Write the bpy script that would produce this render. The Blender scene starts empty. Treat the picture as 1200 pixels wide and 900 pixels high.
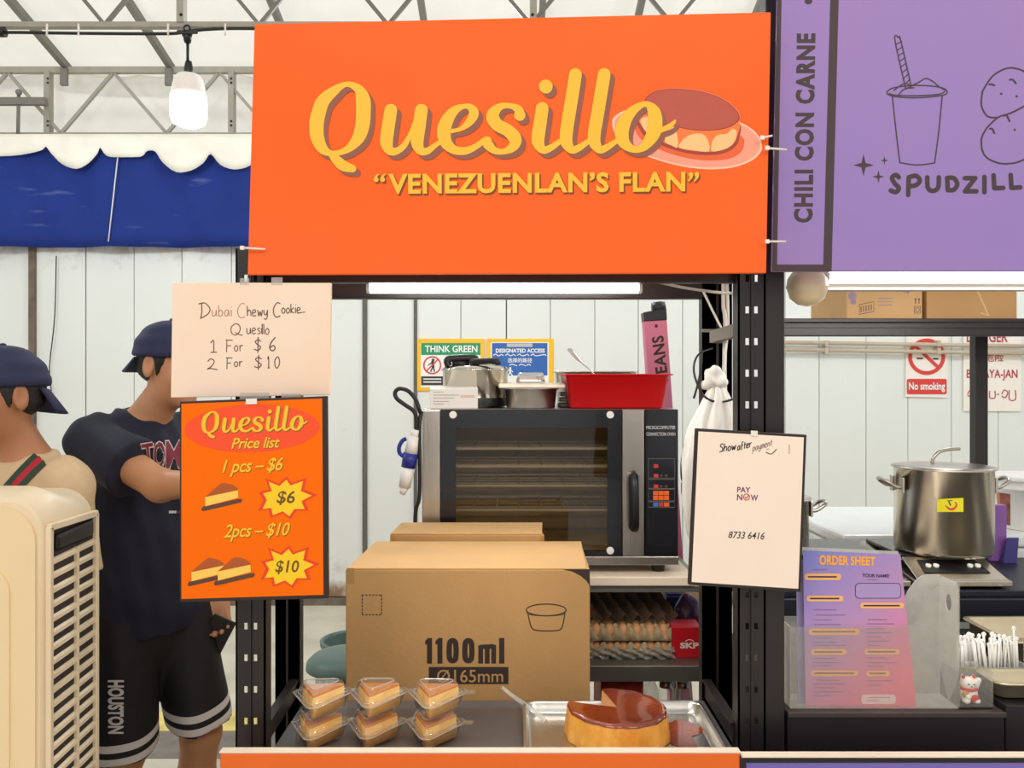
import bpy, bmesh, math, random
import numpy as np
from mathutils import Vector, Matrix
from mathutils.bvhtree import BVHTree
random.seed(7)
rng = np.random.default_rng(5)
F = 980.0; EYE = 1.55
PI = math.pi
col = bpy.context.scene.collection

def at(px, py, D):
    return Vector(((px-600)*D/F, D, EYE-(py-450)*D/F))
def wx(px, D): return (px-600)*D/F
def wz(py, D): return EYE-(py-450)*D/F

# ------------------------------------------------------------------ materials
def lin(c):
    out = []
    for v in c[:3]:
        v = v/255.0
        out.append(v/12.92 if v <= .04045 else ((v+.055)/1.055)**2.4)
    return tuple(out)+(1.0,)
MATS = {}
def M(name, rgb, rough=.6, metal=0., noise=.05, scale=9., bump=0., bscale=40., spec=.5, coat=0., rgb2=None, stretch=None):
    if name in MATS: return MATS[name]
    m = bpy.data.materials.new(name); m.use_nodes = True
    nt = m.node_tree; b = nt.nodes['Principled BSDF']
    b.inputs['Roughness'].default_value = rough
    b.inputs['Metallic'].default_value = metal
    b.inputs['Specular IOR Level'].default_value = spec
    b.inputs['Coat Weight'].default_value = coat
    c = lin(rgb)
    tc = nt.nodes.new('ShaderNodeTexCoord')
    src = tc.outputs['Object']
    if stretch:
        mp = nt.nodes.new('ShaderNodeMapping'); mp.inputs['Scale'].default_value = stretch
        nt.links.new(src, mp.inputs['Vector']); src = mp.outputs['Vector']
    if noise > 0 or rgb2:
        n = nt.nodes.new('ShaderNodeTexNoise'); n.inputs['Scale'].default_value = scale; n.inputs['Detail'].default_value = 4
        nt.links.new(src, n.inputs['Vector'])
        r = nt.nodes.new('ShaderNodeValToRGB')
        r.color_ramp.elements[0].position = .3; r.color_ramp.elements[1].position = .7
        if rgb2:
            r.color_ramp.elements[0].color = c; r.color_ramp.elements[1].color = lin(rgb2)
        else:
            r.color_ramp.elements[0].color = tuple(max(0, x*(1-noise)) for x in c[:3])+(1,)
            r.color_ramp.elements[1].color = tuple(min(1, x*(1+noise)) for x in c[:3])+(1,)
        nt.links.new(n.outputs['Fac'], r.inputs['Fac']); nt.links.new(r.outputs['Color'], b.inputs['Base Color'])
    else:
        b.inputs['Base Color'].default_value = c
    if bump > 0:
        n2 = nt.nodes.new('ShaderNodeTexNoise'); n2.inputs['Scale'].default_value = bscale; n2.inputs['Detail'].default_value = 3
        nt.links.new(src, n2.inputs['Vector'])
        bp = nt.nodes.new('ShaderNodeBump'); bp.inputs['Strength'].default_value = bump; bp.inputs['Distance'].default_value = .01
        nt.links.new(n2.outputs['Fac'], bp.inputs['Height']); nt.links.new(bp.outputs['Normal'], b.inputs['Normal'])
    MATS[name] = m
    return m
def emit(name, rgb, s):
    m = bpy.data.materials.new(name); m.use_nodes = True
    b = m.node_tree.nodes['Principled BSDF']
    b.inputs['Base Color'].default_value = lin(rgb)
    b.inputs['Emission Color'].default_value = lin(rgb); b.inputs['Emission Strength'].default_value = s
    return m
def clear(name, tint=(255, 255, 255), body=.08, gloss=.9, rough=.06):
    """thin see-through sheet: mostly transparent, fresnel reflection, a little white body"""
    m = bpy.data.materials.new(name); m.use_nodes = True
    nt = m.node_tree; nt.nodes.clear()
    out = nt.nodes.new('ShaderNodeOutputMaterial')
    tr = nt.nodes.new('ShaderNodeBsdfTransparent'); tr.inputs[0].default_value = lin(tint)
    df = nt.nodes.new('ShaderNodeBsdfDiffuse'); df.inputs[0].default_value = lin((232, 230, 224))
    tl = nt.nodes.new('ShaderNodeBsdfTranslucent'); tl.inputs[0].default_value = lin((232, 230, 224))
    ad = nt.nodes.new('ShaderNodeMixShader'); ad.inputs[0].default_value = .4
    nt.links.new(df.outputs[0], ad.inputs[1]); nt.links.new(tl.outputs[0], ad.inputs[2])
    m1 = nt.nodes.new('ShaderNodeMixShader')
    tc = nt.nodes.new('ShaderNodeTexCoord'); nz = nt.nodes.new('ShaderNodeTexNoise'); nz.inputs['Scale'].default_value = 30
    nt.links.new(tc.outputs['Object'], nz.inputs['Vector'])
    mr = nt.nodes.new('ShaderNodeMapRange'); mr.inputs['To Min'].default_value = body*.7; mr.inputs['To Max'].default_value = body*1.3
    nt.links.new(nz.outputs['Fac'], mr.inputs['Value']); nt.links.new(mr.outputs[0], m1.inputs[0])
    nt.links.new(tr.outputs[0], m1.inputs[1]); nt.links.new(ad.outputs[0], m1.inputs[2])
    gl = nt.nodes.new('ShaderNodeBsdfGlossy'); gl.inputs['Roughness'].default_value = rough
    fr = nt.nodes.new('ShaderNodeFresnel'); fr.inputs['IOR'].default_value = 1.45
    ge = nt.nodes.new('ShaderNodeNewGeometry'); io = nt.nodes.new('ShaderNodeMapRange'); io.inputs['To Min'].default_value = 1.45; io.inputs['To Max'].default_value = 1/1.45   # same reflection on both faces of the sheet
    nt.links.new(ge.outputs['Backfacing'], io.inputs['Value']); nt.links.new(io.outputs[0], fr.inputs['IOR'])
    mu = nt.nodes.new('ShaderNodeMath'); mu.operation = 'MULTIPLY'; mu.inputs[1].default_value = gloss
    nt.links.new(fr.outputs[0], mu.inputs[0])
    m2 = nt.nodes.new('ShaderNodeMixShader')
    nt.links.new(mu.outputs[0], m2.inputs[0]); nt.links.new(m1.outputs[0], m2.inputs[1]); nt.links.new(gl.outputs[0], m2.inputs[2])
    nt.links.new(m2.outputs[0], out.inputs[0])
    return m

# ------------------------------------------------------------------ mesh builder
ORG = {}
def catmull(pts, n=6, closed=False):
    P = [tuple(p) for p in pts]; k = len(P); out = []
    segs = k if closed else k-1
    for i in range(segs):
        p0 = P[(i-1) % k] if (closed or i > 0) else P[0]
        p1 = P[i]; p2 = P[(i+1) % k]
        p3 = P[(i+2) % k] if (closed or i+2 < k) else P[-1]
        for j in range(n):
            t = j/n
            out.append(tuple(.5*((2*b)+(-a+c)*t+(2*a-5*b+4*c-d)*t*t+(-a+3*b-3*c+d)*t**3) for a, b, c, d in zip(p0, p1, p2, p3)))
    if not closed: out.append(P[-1])
    return out

class MB:
    def __init__(s): s.v = []; s.f = []; s.m = []; s.s = []
    def add(s, verts, faces, mi=0, smooth=False):
        o = len(s.v); s.v += [Vector(v) for v in verts]
        for f in faces:
            s.f.append([i+o for i in f]); s.m.append(mi); s.s.append(smooth)
        return s
    def bm(s, bm, mi=0, smooth=False):
        bm.verts.index_update()
        s.add([v.co.copy() for v in bm.verts], [[v.index for v in f.verts] for f in bm.faces], mi, smooth); bm.free(); return s
    def hexa(s, p, mi=0, bevel=0, seg=2, smooth=False):
        # p: bottom 4 ccw then top 4
        b = bmesh.new(); vs = [b.verts.new(q) for q in p]
        for f in ((3, 2, 1, 0), (4, 5, 6, 7), (0, 1, 5, 4), (1, 2, 6, 5), (2, 3, 7, 6), (3, 0, 4, 7)): b.faces.new([vs[i] for i in f])
        if bevel: bmesh.ops.bevel(b, geom=b.edges[:], offset=bevel, segments=seg, affect='EDGES', profile=.5)
        return s.bm(b, mi, smooth)
    def box(s, x0, x1, y0, y1, z0, z1, mi=0, bevel=0, mat=None, seg=2):
        p = [Vector(q) for q in ((x0, y0, z0), (x1, y0, z0), (x1, y1, z0), (x0, y1, z0), (x0, y0, z1), (x1, y0, z1), (x1, y1, z1), (x0, y1, z1))]
        if mat: p = [mat @ q for q in p]
        return s.hexa(p, mi, bevel, seg)
    def pbox(s, px0, px1, py0, py1, D0, D1, mi=0, bevel=0):
        """box whose front face (depth D0) covers the given pixels"""
        return s.box(wx(px0, D0), wx(px1, D0), D0, D1, wz(py1, D0), wz(py0, D0), mi, bevel)
    def bar(s, a, b, w, h=None, mi=0, up=(0, 0, 1)):
        a = Vector(a); b = Vector(b); h = h or w
        d = (b-a).normalized(); u = Vector(up)
        if abs(d.dot(u)) > .98: u = Vector((0, 1, 0))
        x = d.cross(u).normalized(); y = x.cross(d)
        p = [q+x*sx*w/2+y*sy*h/2 for q in (a, b) for sx, sy in ((-1, -1), (1, -1), (1, 1), (-1, 1))]
        return s.hexa(p, mi)
    def tube(s, pts, r, n=8, closed=False, mi=0, caps=True, flat=1.):
        P = [Vector(p) for p in pts]; k = len(P)
        R = r if isinstance(r, (list, tuple)) else [r]*k
        T = []
        for i in range(k):
            a = P[i-1] if (i or closed) else P[0]; b = P[(i+1) % k] if (i < k-1 or closed) else P[-1]
            t = b-a; T.append(t.normalized() if t.length > 1e-9 else Vector((0, 0, 1)))
        u = T[0].orthogonal().normalized(); V = []
        for i in range(k):
            u = (u-T[i]*u.dot(T[i])); u = u.normalized() if u.length > 1e-6 else T[i].orthogonal().normalized()
            w = T[i].cross(u)
            for j in range(n):
                a = 2*PI*j/n; V.append(P[i]+u*math.cos(a)*R[i]+w*math.sin(a)*R[i]*flat)
        Fc = []
        for i in range(k if closed else k-1):
            for j in range(n):
                i2 = (i+1) % k
                Fc.append([i*n+j, i*n+(j+1) % n, i2*n+(j+1) % n, i2*n+j])
        if caps and not closed: Fc += [list(range(n))[::-1], [(k-1)*n+j for j in range(n)]]
        return s.add(V, Fc, mi, True)
    def cyl(s, p0, p1, r0, r1=None, n=24, mi=0):
        r1 = r0 if r1 is None else r1
        a = Vector(p0); b = Vector(p1); d = (b-a).normalized(); u = d.orthogonal().normalized(); w = d.cross(u)
        V = [q+u*math.cos(2*PI*j/n)*r+w*math.sin(2*PI*j/n)*r for q, r in ((a, r0), (b, r1)) for j in range(n)]
        s.add(V, [[j, (j+1) % n, n+(j+1) % n, n+j] for j in range(n)], mi, True)
        o = len(s.v)-2*n
        s.f.append([o+j for j in range(n)][::-1]); s.m.append(mi); s.s.append(False)
        s.f.append([o+n+j for j in range(n)]); s.m.append(mi); s.s.append(False)
        return s
    def lathe(s, prof, c, n=32, mi=0, sx=1., sy=1., a0=0., a1=2*PI, smooth=True, mat=None):
        c = Vector(c); full = abs(a1-a0-2*PI) < 1e-6; k = n if full else n+1; V = []
        for r, z in prof:
            for j in range(k):
                a = a0+(a1-a0)*j/n; q = Vector((r*math.cos(a)*sx, r*math.sin(a)*sy, z))
                V.append(c+(mat @ q if mat else q))
        Fc = []
        for i in range(len(prof)-1):
            for j in range(n):
                j2 = (j+1) % k; Fc.append([i*k+j, i*k+j2, (i+1)*k+j2, (i+1)*k+j])
        return s.add(V, Fc, mi, smooth)
    def extrude(s, poly, vec, mi=0, smooth=False):
        P = [Vector(p) for p in poly]; n = len(P); v = Vector(vec)
        s.add(P+[p+v for p in P], [[j, (j+1) % n, n+(j+1) % n, n+j] for j in range(n)], mi, smooth)
        o = len(s.v)-2*n
        for q in ([o+j for j in range(n)][::-1], [o+n+j for j in range(n)]):
            s.f.append(q); s.m.append(mi); s.s.append(False)
        return s
    def ball(s, c, r, n=16, mi=0, mat=None):
        rr = r if isinstance(r, (list, tuple)) else (r, r, r)
        prof = [(math.sin(PI*i/10), -math.cos(PI*i/10)) for i in range(11)]
        c = Vector(c); V = []
        for a, z in prof:
            for j in range(n):
                q = Vector((a*math.cos(2*PI*j/n)*rr[0], a*math.sin(2*PI*j/n)*rr[1], z*rr[2])); V.append(c+(mat @ q if mat else q))
        return s.add(V, [[i*n+j, i*n+(j+1) % n, (i+1)*n+(j+1) % n, (i+1)*n+j] for i in range(10) for j in range(n)], mi, True)
    def sheet(s, grid, th=0., mi=0, smooth=True):
        """grid of points -> surface, with thickness along its normals"""
        R = len(grid); C = len(grid[0]); G = [[Vector(p) for p in r] for r in grid]
        V = [p for r in G for p in r]; Fc = [[i*C+j, i*C+j+1, (i+1)*C+j+1, (i+1)*C+j] for i in range(R-1) for j in range(C-1)]
        if th:
            N = []
            for i in range(R):
                for j in range(C):
                    a = G[min(i+1, R-1)][j]-G[max(i-1, 0)][j]; b = G[i][min(j+1, C-1)]-G[i][max(j-1, 0)][:] if False else G[i][min(j+1, C-1)]-G[i][max(j-1, 0)]
                    nn = b.cross(a); N.append(nn.normalized() if nn.length > 1e-12 else Vector((0, 0, 1)))
            o = R*C; V2 = [p+q*th for p, q in zip(V, N)]
            Fc2 = [[o+k for k in f[::-1]] for f in Fc]
            rim = [j for j in range(C)]+[i*C+C-1 for i in range(1, R)]+[(R-1)*C+j for j in range(C-2, -1, -1)]+[i*C for i in range(R-2, 0, -1)]
            side = [[rim[k], o+rim[k], o+rim[(k+1) % len(rim)], rim[(k+1) % len(rim)]] for k in range(len(rim))]
            V = V+V2; Fc = Fc+Fc2+side
        return s.add(V, Fc, mi, smooth)
    def build(s, name, mats, parent=None, loc=None, **props):
        if not isinstance(mats, (list, tuple)): mats = [mats]
        if parent is not None: org = ORG[parent.name]
        elif loc is not None: org = Vector(loc)
        else:
            xs = [v.x for v in s.v]; ys = [v.y for v in s.v]; org = Vector(((min(xs)+max(xs))/2, (min(ys)+max(ys))/2, min(v.z for v in s.v)))
        me = bpy.data.meshes.new(name); me.from_pydata([v-org for v in s.v], [], s.f)
        for m in mats: me.materials.append(m)
        me.polygons.foreach_set('material_index', s.m); me.polygons.foreach_set('use_smooth', s.s); me.update()
        if parent is None or True:
            b = bmesh.new(); b.from_mesh(me); bmesh.ops.recalc_face_normals(b, faces=b.faces[:]); b.to_mesh(me); b.free()
        o = bpy.data.objects.new(name, me); col.objects.link(o)
        if parent is not None: o.parent = parent
        else: o.location = org
        ORG[o.name] = org
        for k, v in props.items(): o[k] = v
        return o

def tag(o, label, cat, group=None):
    o['label'] = label; o['category'] = cat
    if group: o['group'] = group
    return o
def thing(name, label, cat, loc, group=None):
    o = bpy.data.objects.new(name, None); o.empty_display_size = .05; col.objects.link(o)
    o.location = loc; ORG[o.name] = Vector(loc)
    return tag(o, label, cat, group)
def dup(root, loc, rz=0, label=None, group=None):
    r = root.copy(); col.objects.link(r); r.location = loc; r.rotation_euler = (0, 0, rz)
    if label: r['label'] = label
    if group: r['group'] = group
    for ch in list(root.children):
        c = ch.copy(); col.objects.link(c); c.parent = r
        for g in list(ch.children):
            d = g.copy(); col.objects.link(d); d.parent = c
    return r

# ------------------------------------------------------------------ printed graphics, laid on real surfaces
CAM = Vector((0, 0, EYE))
class Plane:
    def __init__(s, p, q=None, D2=None, n=None):
        s.p = Vector(p); s.n = Vector(n).normalized() if n is not None else Vector((0, -1, 0))
    def __call__(s, px, py, off=0):
        d = Vector(((px-600)/F, 1, -(py-450)/F)); p0 = s.p+s.n*off
        t = (p0-CAM).dot(s.n)/d.dot(s.n)
        return CAM+d*t
def vplane(pxa, Da, pxb, Db):
    """upright plane through two columns of pixels at two depths"""
    a = Vector((wx(pxa, Da), Da, 0)); b = Vector((wx(pxb, Db), Db, 0)); d = b-a
    return Plane(a, n=Vector((d.y, -d.x, 0)) if d.x > 0 else Vector((-d.y, d.x, 0)))
class Surf:
    def __init__(s, *obs):
        V = []; Fc = []
        for o in obs:
            k = len(V); org = ORG[o.name]; V += [v.co+org for v in o.data.vertices]; Fc += [[i+k for i in p.vertices] for p in o.data.polygons]
        s.t = BVHTree.FromPolygons(V, Fc)
    def __call__(s, px, py, off=0):
        d = Vector(((px-600)/F, 1, -(py-450)/F)).normalized()
        h = s.t.ray_cast(CAM, d)
        if h[0] is None:
            q = s.t.find_nearest(CAM+d*2.2); return q[0]-d*off
        return h[0]-d*off
class G:
    def __init__(s, surf, step=.0002): s.s = surf; s.mb = MB(); s.mats = []; s.step = step; s.k = 0
    def mi(s, m):
        if m not in s.mats: s.mats.append(m)
        return s.mats.index(m)
    def P(s, p, lay): return s.s(p[0], p[1], s.step*lay)
    def bump(s, lay): s.k += 1; return lay+.004*(s.k % 200)   # each piece of ink a hair above the last
    def fine(s, V2, Fc, m, lay):
        b = bmesh.new(); vs = [b.verts.new((p[0], p[1], 0)) for p in V2]
        for f in Fc:
            try: b.faces.new([vs[i] for i in f])
            except ValueError: pass
        bmesh.ops.triangulate(b, faces=b.faces[:])
        for _ in range(6):
            e = [q for q in b.edges if q.calc_length() > 2.2]
            if not e: break
            bmesh.ops.subdivide_edges(b, edges=e, cuts=1, use_grid_fill=False); bmesh.ops.triangulate(b, faces=b.faces[:])
        b.verts.index_update()
        s.mb.add([s.P((v.co.x, v.co.y), lay) for v in b.verts], [[v.index for v in f.verts] for f in b.faces], s.mi(m)); b.free(); return s
    def poly(s, pts, m, lay=1):
        lay = s.bump(lay)
        if isinstance(s.s, Surf): return s.fine(pts, [list(range(len(pts)))], m, lay)
        V = [s.P(p, lay) for p in pts]; s.mb.add(V, [list(range(len(V)))], s.mi(m)); return s
    def ribbon(s, pts, m, lay=1, w=None, closed=False, smooth=5, cap=True, shift=(0, 0)):
        lay0 = lay; lay = s.bump(lay)
        P = [(p[0]+shift[0], p[1]+shift[1], (p[2] if len(p) > 2 else w)) for p in pts]
        if smooth > 1 and len(P) > 2: P = catmull(P, smooth, closed)
        k = len(P); V = []
        for i in range(k):
            a = P[(i-1) % k] if (i or closed) else P[0]; b = P[(i+1) % k] if (i < k-1 or closed) else P[-1]
            dx, dy = b[0]-a[0], b[1]-a[1]; l = math.hypot(dx, dy) or 1
            nx, ny = -dy/l, dx/l; h = P[i][2]/2
            V += [s.P((P[i][0]+nx*h, P[i][1]+ny*h), lay), s.P((P[i][0]-nx*h, P[i][1]-ny*h), lay)]
        s.mb.add(V, [[2*i, 2*i+1, 2*((i+1) % k)+1, 2*((i+1) % k)] for i in range(k if closed else k-1)], s.mi(m))
        if cap and not closed:
            for q in (P[0], P[-1]):
                if q[2] > 1.2: s.ell(q[0], q[1], q[2]/2, q[2]/2, m, lay0, 16)
        return s
    def ell(s, x, y, rx, ry, m, lay=1, n=32, rot=0.):
        c, d = math.cos(rot), math.sin(rot)
        return s.poly([(x+rx*math.cos(2*PI*i/n)*c-ry*math.sin(2*PI*i/n)*d, y+rx*math.cos(2*PI*i/n)*d+ry*math.sin(2*PI*i/n)*c) for i in range(n)], m, lay)
    def ring(s, x, y, rx, ry, w, m, lay=1, n=32):
        return s.ribbon([(x+rx*math.cos(2*PI*i/n), y+ry*math.sin(2*PI*i/n)) for i in range(n)], m, lay, w, True, 1)
    def rect(s, x0, y0, x1, y1, m, lay=1): return s.poly([(x0, y0), (x1, y0), (x1, y1), (x0, y1)], m, lay)
    def rrect(s, x0, y0, x1, y1, r, m, lay=1, rot=0):
        pts = []
        for cx, cy, a0 in ((x1-r, y0+r, -90), (x1-r, y1-r, 0), (x0+r, y1-r, 90), (x0+r, y0+r, 180)):
            for k in range(5):
                a = math.radians(a0+k*22.5); pts.append((cx+r*math.cos(a), cy+r*math.sin(a)))
        mx, my = (x0+x1)/2, (y0+y1)/2; c, d = math.cos(rot), math.sin(rot)
        return s.poly([(mx+(x-mx)*c-(y-my)*d, my+(x-mx)*d+(y-my)*c) for x, y in pts], m, lay)
    def text(s, body, m, quad, lay=1, bold=0., shear=0., sp=1., shift=(0, 0)):
        """quad: pixel corners of the ink box, (tl, tr, br, bl) or (x0,y0,x1,y1)"""
        if not isinstance(quad[0], (tuple, list)):
            x0, y0, x1, y1 = quad; quad = [(x0, y0), (x1, y0), (x1, y1), (x0, y1)]
        V, Fc = text_mesh(body, bold, shear, sp)
        if not V: return s
        xs = [v[0] for v in V]; ys = [v[1] for v in V]; ax, bx, ay, by = min(xs), max(xs), min(ys), max(ys)
        tl, tr, br, bl = quad; W = []
        for x, y in V:
            u = (x-ax)/(bx-ax or 1); t = (by-y)/(by-ay or 1)
            p = [(1-u)*(1-t)*tl[i]+u*(1-t)*tr[i]+u*t*br[i]+(1-u)*t*bl[i] for i in (0, 1)]
            W.append((p[0]+shift[0], p[1]+shift[1]))
        lay = s.bump(lay)
        if isinstance(s.s, Surf): return s.fine(W, Fc, m, lay)
        s.mb.add([s.P(p, lay) for p in W], Fc, s.mi(m)); return s
    def word(s, txt, x, y, h, m, w=1.2, lay=1, sp=.2, slant=.0, wid=1., up=0.):
        for ch in txt:
            if ch == ' ': x += h*.45*wid; continue
            g = HAND[ch]; mxw = max(p[0] for st in g for p in st)
            for st in g:
                s.ribbon([(x+(p[0]*wid+slant*p[1])*h, y-p[1]*h-up*p[0]*h) for p in st], m, lay, w, smooth=4)
            dx = (mxw*wid+sp)*h; x += dx; y -= up*dx
        return s
    def build(s, name, parent, **props): return s.mb.build(name, s.mats, parent, **props)
TXT = {}
def text_mesh(body, bold, shear, sp):
    key = (body, bold, shear, sp)
    if key in TXT: return TXT[key]
    cu = bpy.data.curves.new('lettering_curve', 'FONT'); cu.body = body; cu.offset = bold; cu.shear = shear; cu.space_character = sp
    cu.resolution_u = 3; cu.fill_mode = 'FRONT'
    o = bpy.data.objects.new('lettering_curve', cu); col.objects.link(o)
    bpy.context.view_layer.update()
    ev = o.evaluated_get(bpy.context.evaluated_depsgraph_get()); me = ev.to_mesh()
    r = ([(v.co.x, v.co.y) for v in me.vertices], [list(p.vertices) for p in me.polygons])
    ev.to_mesh_clear(); bpy.data.objects.remove(o); bpy.data.curves.remove(cu)
    TXT[key] = r; return r
HAND = {
 'D': [[(.08, 1), (.1, .4), (.02, -.12)], [(-.1, .96), (.3, 1.02), (.62, .6), (.48, .2), (.05, -.1)]],
 'u': [[(0, .6), (.02, .15), (.15, 0), (.35, .15), (.42, .6)], [(.42, .6), (.46, 0)]],
 'b': [[(0, 1), (0, 0)], [(0, .4), (.2, .58), (.4, .4), (.35, .08), (.1, 0), (0, .12)]],
 'a': [[(.42, .52), (.2, .6), (0, .33), (.1, .02), (.3, .1), (.42, .5)], [(.42, .58), (.48, 0)]],
 'i': [[(0, .6), (.02, 0)], [(0, .84), (.03, .9)]],
 'C': [[(.62, .97), (.34, 1.02), (.03, .6), (.06, .18), (.3, -.05), (.62, .05)]],
 'h': [[(0, 1), (.02, 0)], [(.02, .35), (.2, .6), (.38, .45), (.42, 0)]],
 'e': [[(.03, .3), (.36, .38), (.3, .6), (.1, .58), (0, .28), (.12, 0), (.44, .08)]],
 'w': [[(0, .6), (.14, 0), (.28, .45), (.42, 0), (.55, .6)]],
 'y': [[(0, .6), (.05, .2), (.25, .12), (.4, .5)], [(.42, .62), (.38, -.1), (.2, -.32), (0, -.2)]],
 'o': [[(.22, .58), (.02, .36), (.1, .02), (.32, .04), (.4, .36), (.22, .58)]],
 'k': [[(0, 1), (.02, 0)], [(.36, .6), (.04, .28), (.4, 0)]],
 'Q': [[(.4, 1), (.08, .7), (.1, .15), (.45, 0), (.75, .4), (.68, .85), (.4, 1)], [(.4, .22), (.6, .05), (.95, -.05)]],
 's': [[(.34, .55), (.15, .6), (.04, .45), (.28, .26), (.3, .06), (.02, 0)]],
 'l': [[(0, 1), (.03, 0)]],
 '1': [[(0, .78), (.2, 1), (.2, 0)], [(0, 0), (.42, .02)]],
 '2': [[(.02, .75), (.2, 1), (.42, .8), (.3, .4), (0, .02), (.15, .12), (.62, 0)]],
 'F': [[(.08, 1), (.05, 0)], [(-.02, 1), (.55, .98)], [(.06, .52), (.42, .54)]],
 'r': [[(0, .6), (.02, 0)], [(.02, .36), (.18, .58), (.34, .55)]],
 '$': [[(.5, .82), (.28, .95), (.06, .78), (.25, .52), (.5, .3), (.3, .02), (0, .1)], [(.3, 1.15), (.27, -.15)]],
 '6': [[(.42, 1), (.12, .6), (.02, .2), (.22, 0), (.42, .18), (.3, .4), (.05, .25)]],
 '0': [[(.25, 1), (.05, .6), (.12, .08), (.32, 0), (.5, .5), (.4, .95), (.25, 1)]],
 'S': [[(.45, .9), (.2, 1), (.05, .75), (.4, .45), (.4, .1), (0, .02)]],
 'f': [[(.4, .95), (.2, 1), (.15, .5), (.15, -.1)], [(0, .52), (.38, .54)]],
 't': [[(.15, .9), (.17, 0)], [(0, .58), (.36, .6)]],
 'p': [[(0, .6), (.02, -.35)], [(.02, .4), (.2, .6), (.4, .4), (.3, .05), (.04, .05)]],
 'm': [[(0, .6), (0, 0)], [(0, .4), (.15, .6), (.25, .4), (.25, 0)], [(.25, .4), (.4, .6), (.5, .4), (.52, 0)]],
 'n': [[(0, .6), (0, 0)], [(0, .4), (.2, .6), (.34, .4), (.36, 0)]],
}
# ------------------------------------------------------------------ rounded bodies: distance field -> one continuous mesh
def rotm(f, u):
    f = np.array(f, float); f /= np.linalg.norm(f); u = np.array(u, float); u = u-f*np.dot(u, f); u /= np.linalg.norm(u)
    return np.stack([f, np.cross(u, f), u])      # rows: forward, left, up
class Field:
    def __init__(s): s.p = []
    def ell(s, c, r, R=None, k=.02, op='u'):
        c = np.array(c, float); r = np.array(r, float)
        def fn(X):
            q = X-c
            if R is not None: q = q @ R.T
            q = q/r; l = np.sqrt((q*q).sum(-1))+1e-9
            l2 = np.sqrt(((q/r)**2).sum(-1))+1e-9
            return l*(l-1)/l2
        m = r.max(); s.p.append((fn, c-m, c+m, k, op)); return s
    def cap(s, a, b, ra, rb=None, k=.02, flat=False, op='u', squash=None):
        a = np.array(a, float); b = np.array(b, float); rb = ra if rb is None else rb; ab = b-a; L2 = ab.dot(ab); L = math.sqrt(L2)
        def fn(X):
            q = X-a; t = (q @ ab)/L2; tc = np.clip(t, 0, 1)
            e = q-tc[..., None]*ab
            if squash is not None:
                n, f = squash; n = np.array(n); e = e+(e @ n)[..., None]*n*(1/f-1)
            d = np.sqrt((e*e).sum(-1))-(ra+(rb-ra)*tc)
            if flat: d = np.maximum(d, (t-1)*L)
            return d
        m = max(ra, rb); s.p.append((fn, np.minimum(a, b)-m, np.maximum(a, b)+m, k, op)); return s
    def half(s, p, n, op='i'):
        """keep only the side the normal points away from"""
        p = np.array(p, float); n = np.array(n, float); n /= np.linalg.norm(n)
        s.p.append((lambda X: (X-p) @ n, None, None, .004, op)); return s
    def mesh(s, h, noise=None, grow=0.):
        lo = np.min([p[1] for p in s.p if p[1] is not None and p[4] == 'u'], axis=0)-.04-grow; hi = np.max([p[2] for p in s.p if p[1] is not None and p[4] == 'u'], axis=0)+.04+grow
        n = np.ceil((hi-lo)/h).astype(int)+1
        D = np.full(n, .05, np.float32)
        ax = [lo[i]+h*np.arange(n[i]) for i in range(3)]
        for fn, a, b, k, op in s.p:
            if a is None or op == 'i': i0 = np.zeros(3, int); i1 = n
            else:
                i0 = np.clip(((a-.045-k-grow-lo)/h).astype(int), 0, n); i1 = np.clip(((b+.045+k+grow-lo)/h).astype(int)+2, 0, n)
            sl = tuple(slice(i0[i], i1[i]) for i in range(3))
            X = np.stack(np.meshgrid(*[ax[i][sl[i]] for i in range(3)], indexing='ij'), -1)
            d = fn(X); A = D[sl]
            if op == 'u':
                d = d-grow
                hh = np.clip(.5+.5*(A-d)/k, 0, 1); D[sl] = A*(1-hh)+d*hh-k*hh*(1-hh)
            elif op == 's': D[sl] = np.maximum(A, -d)
            else: D[sl] = np.maximum(A, d)
        if noise is not None:
            X = np.stack(np.meshgrid(*ax, indexing='ij'), -1); D = D+noise(X)
        D[0] = D[-1] = .05; D[:, 0] = D[:, -1] = .05; D[:, :, 0] = D[:, :, -1] = .05
        return nets(D, lo, h)
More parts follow.
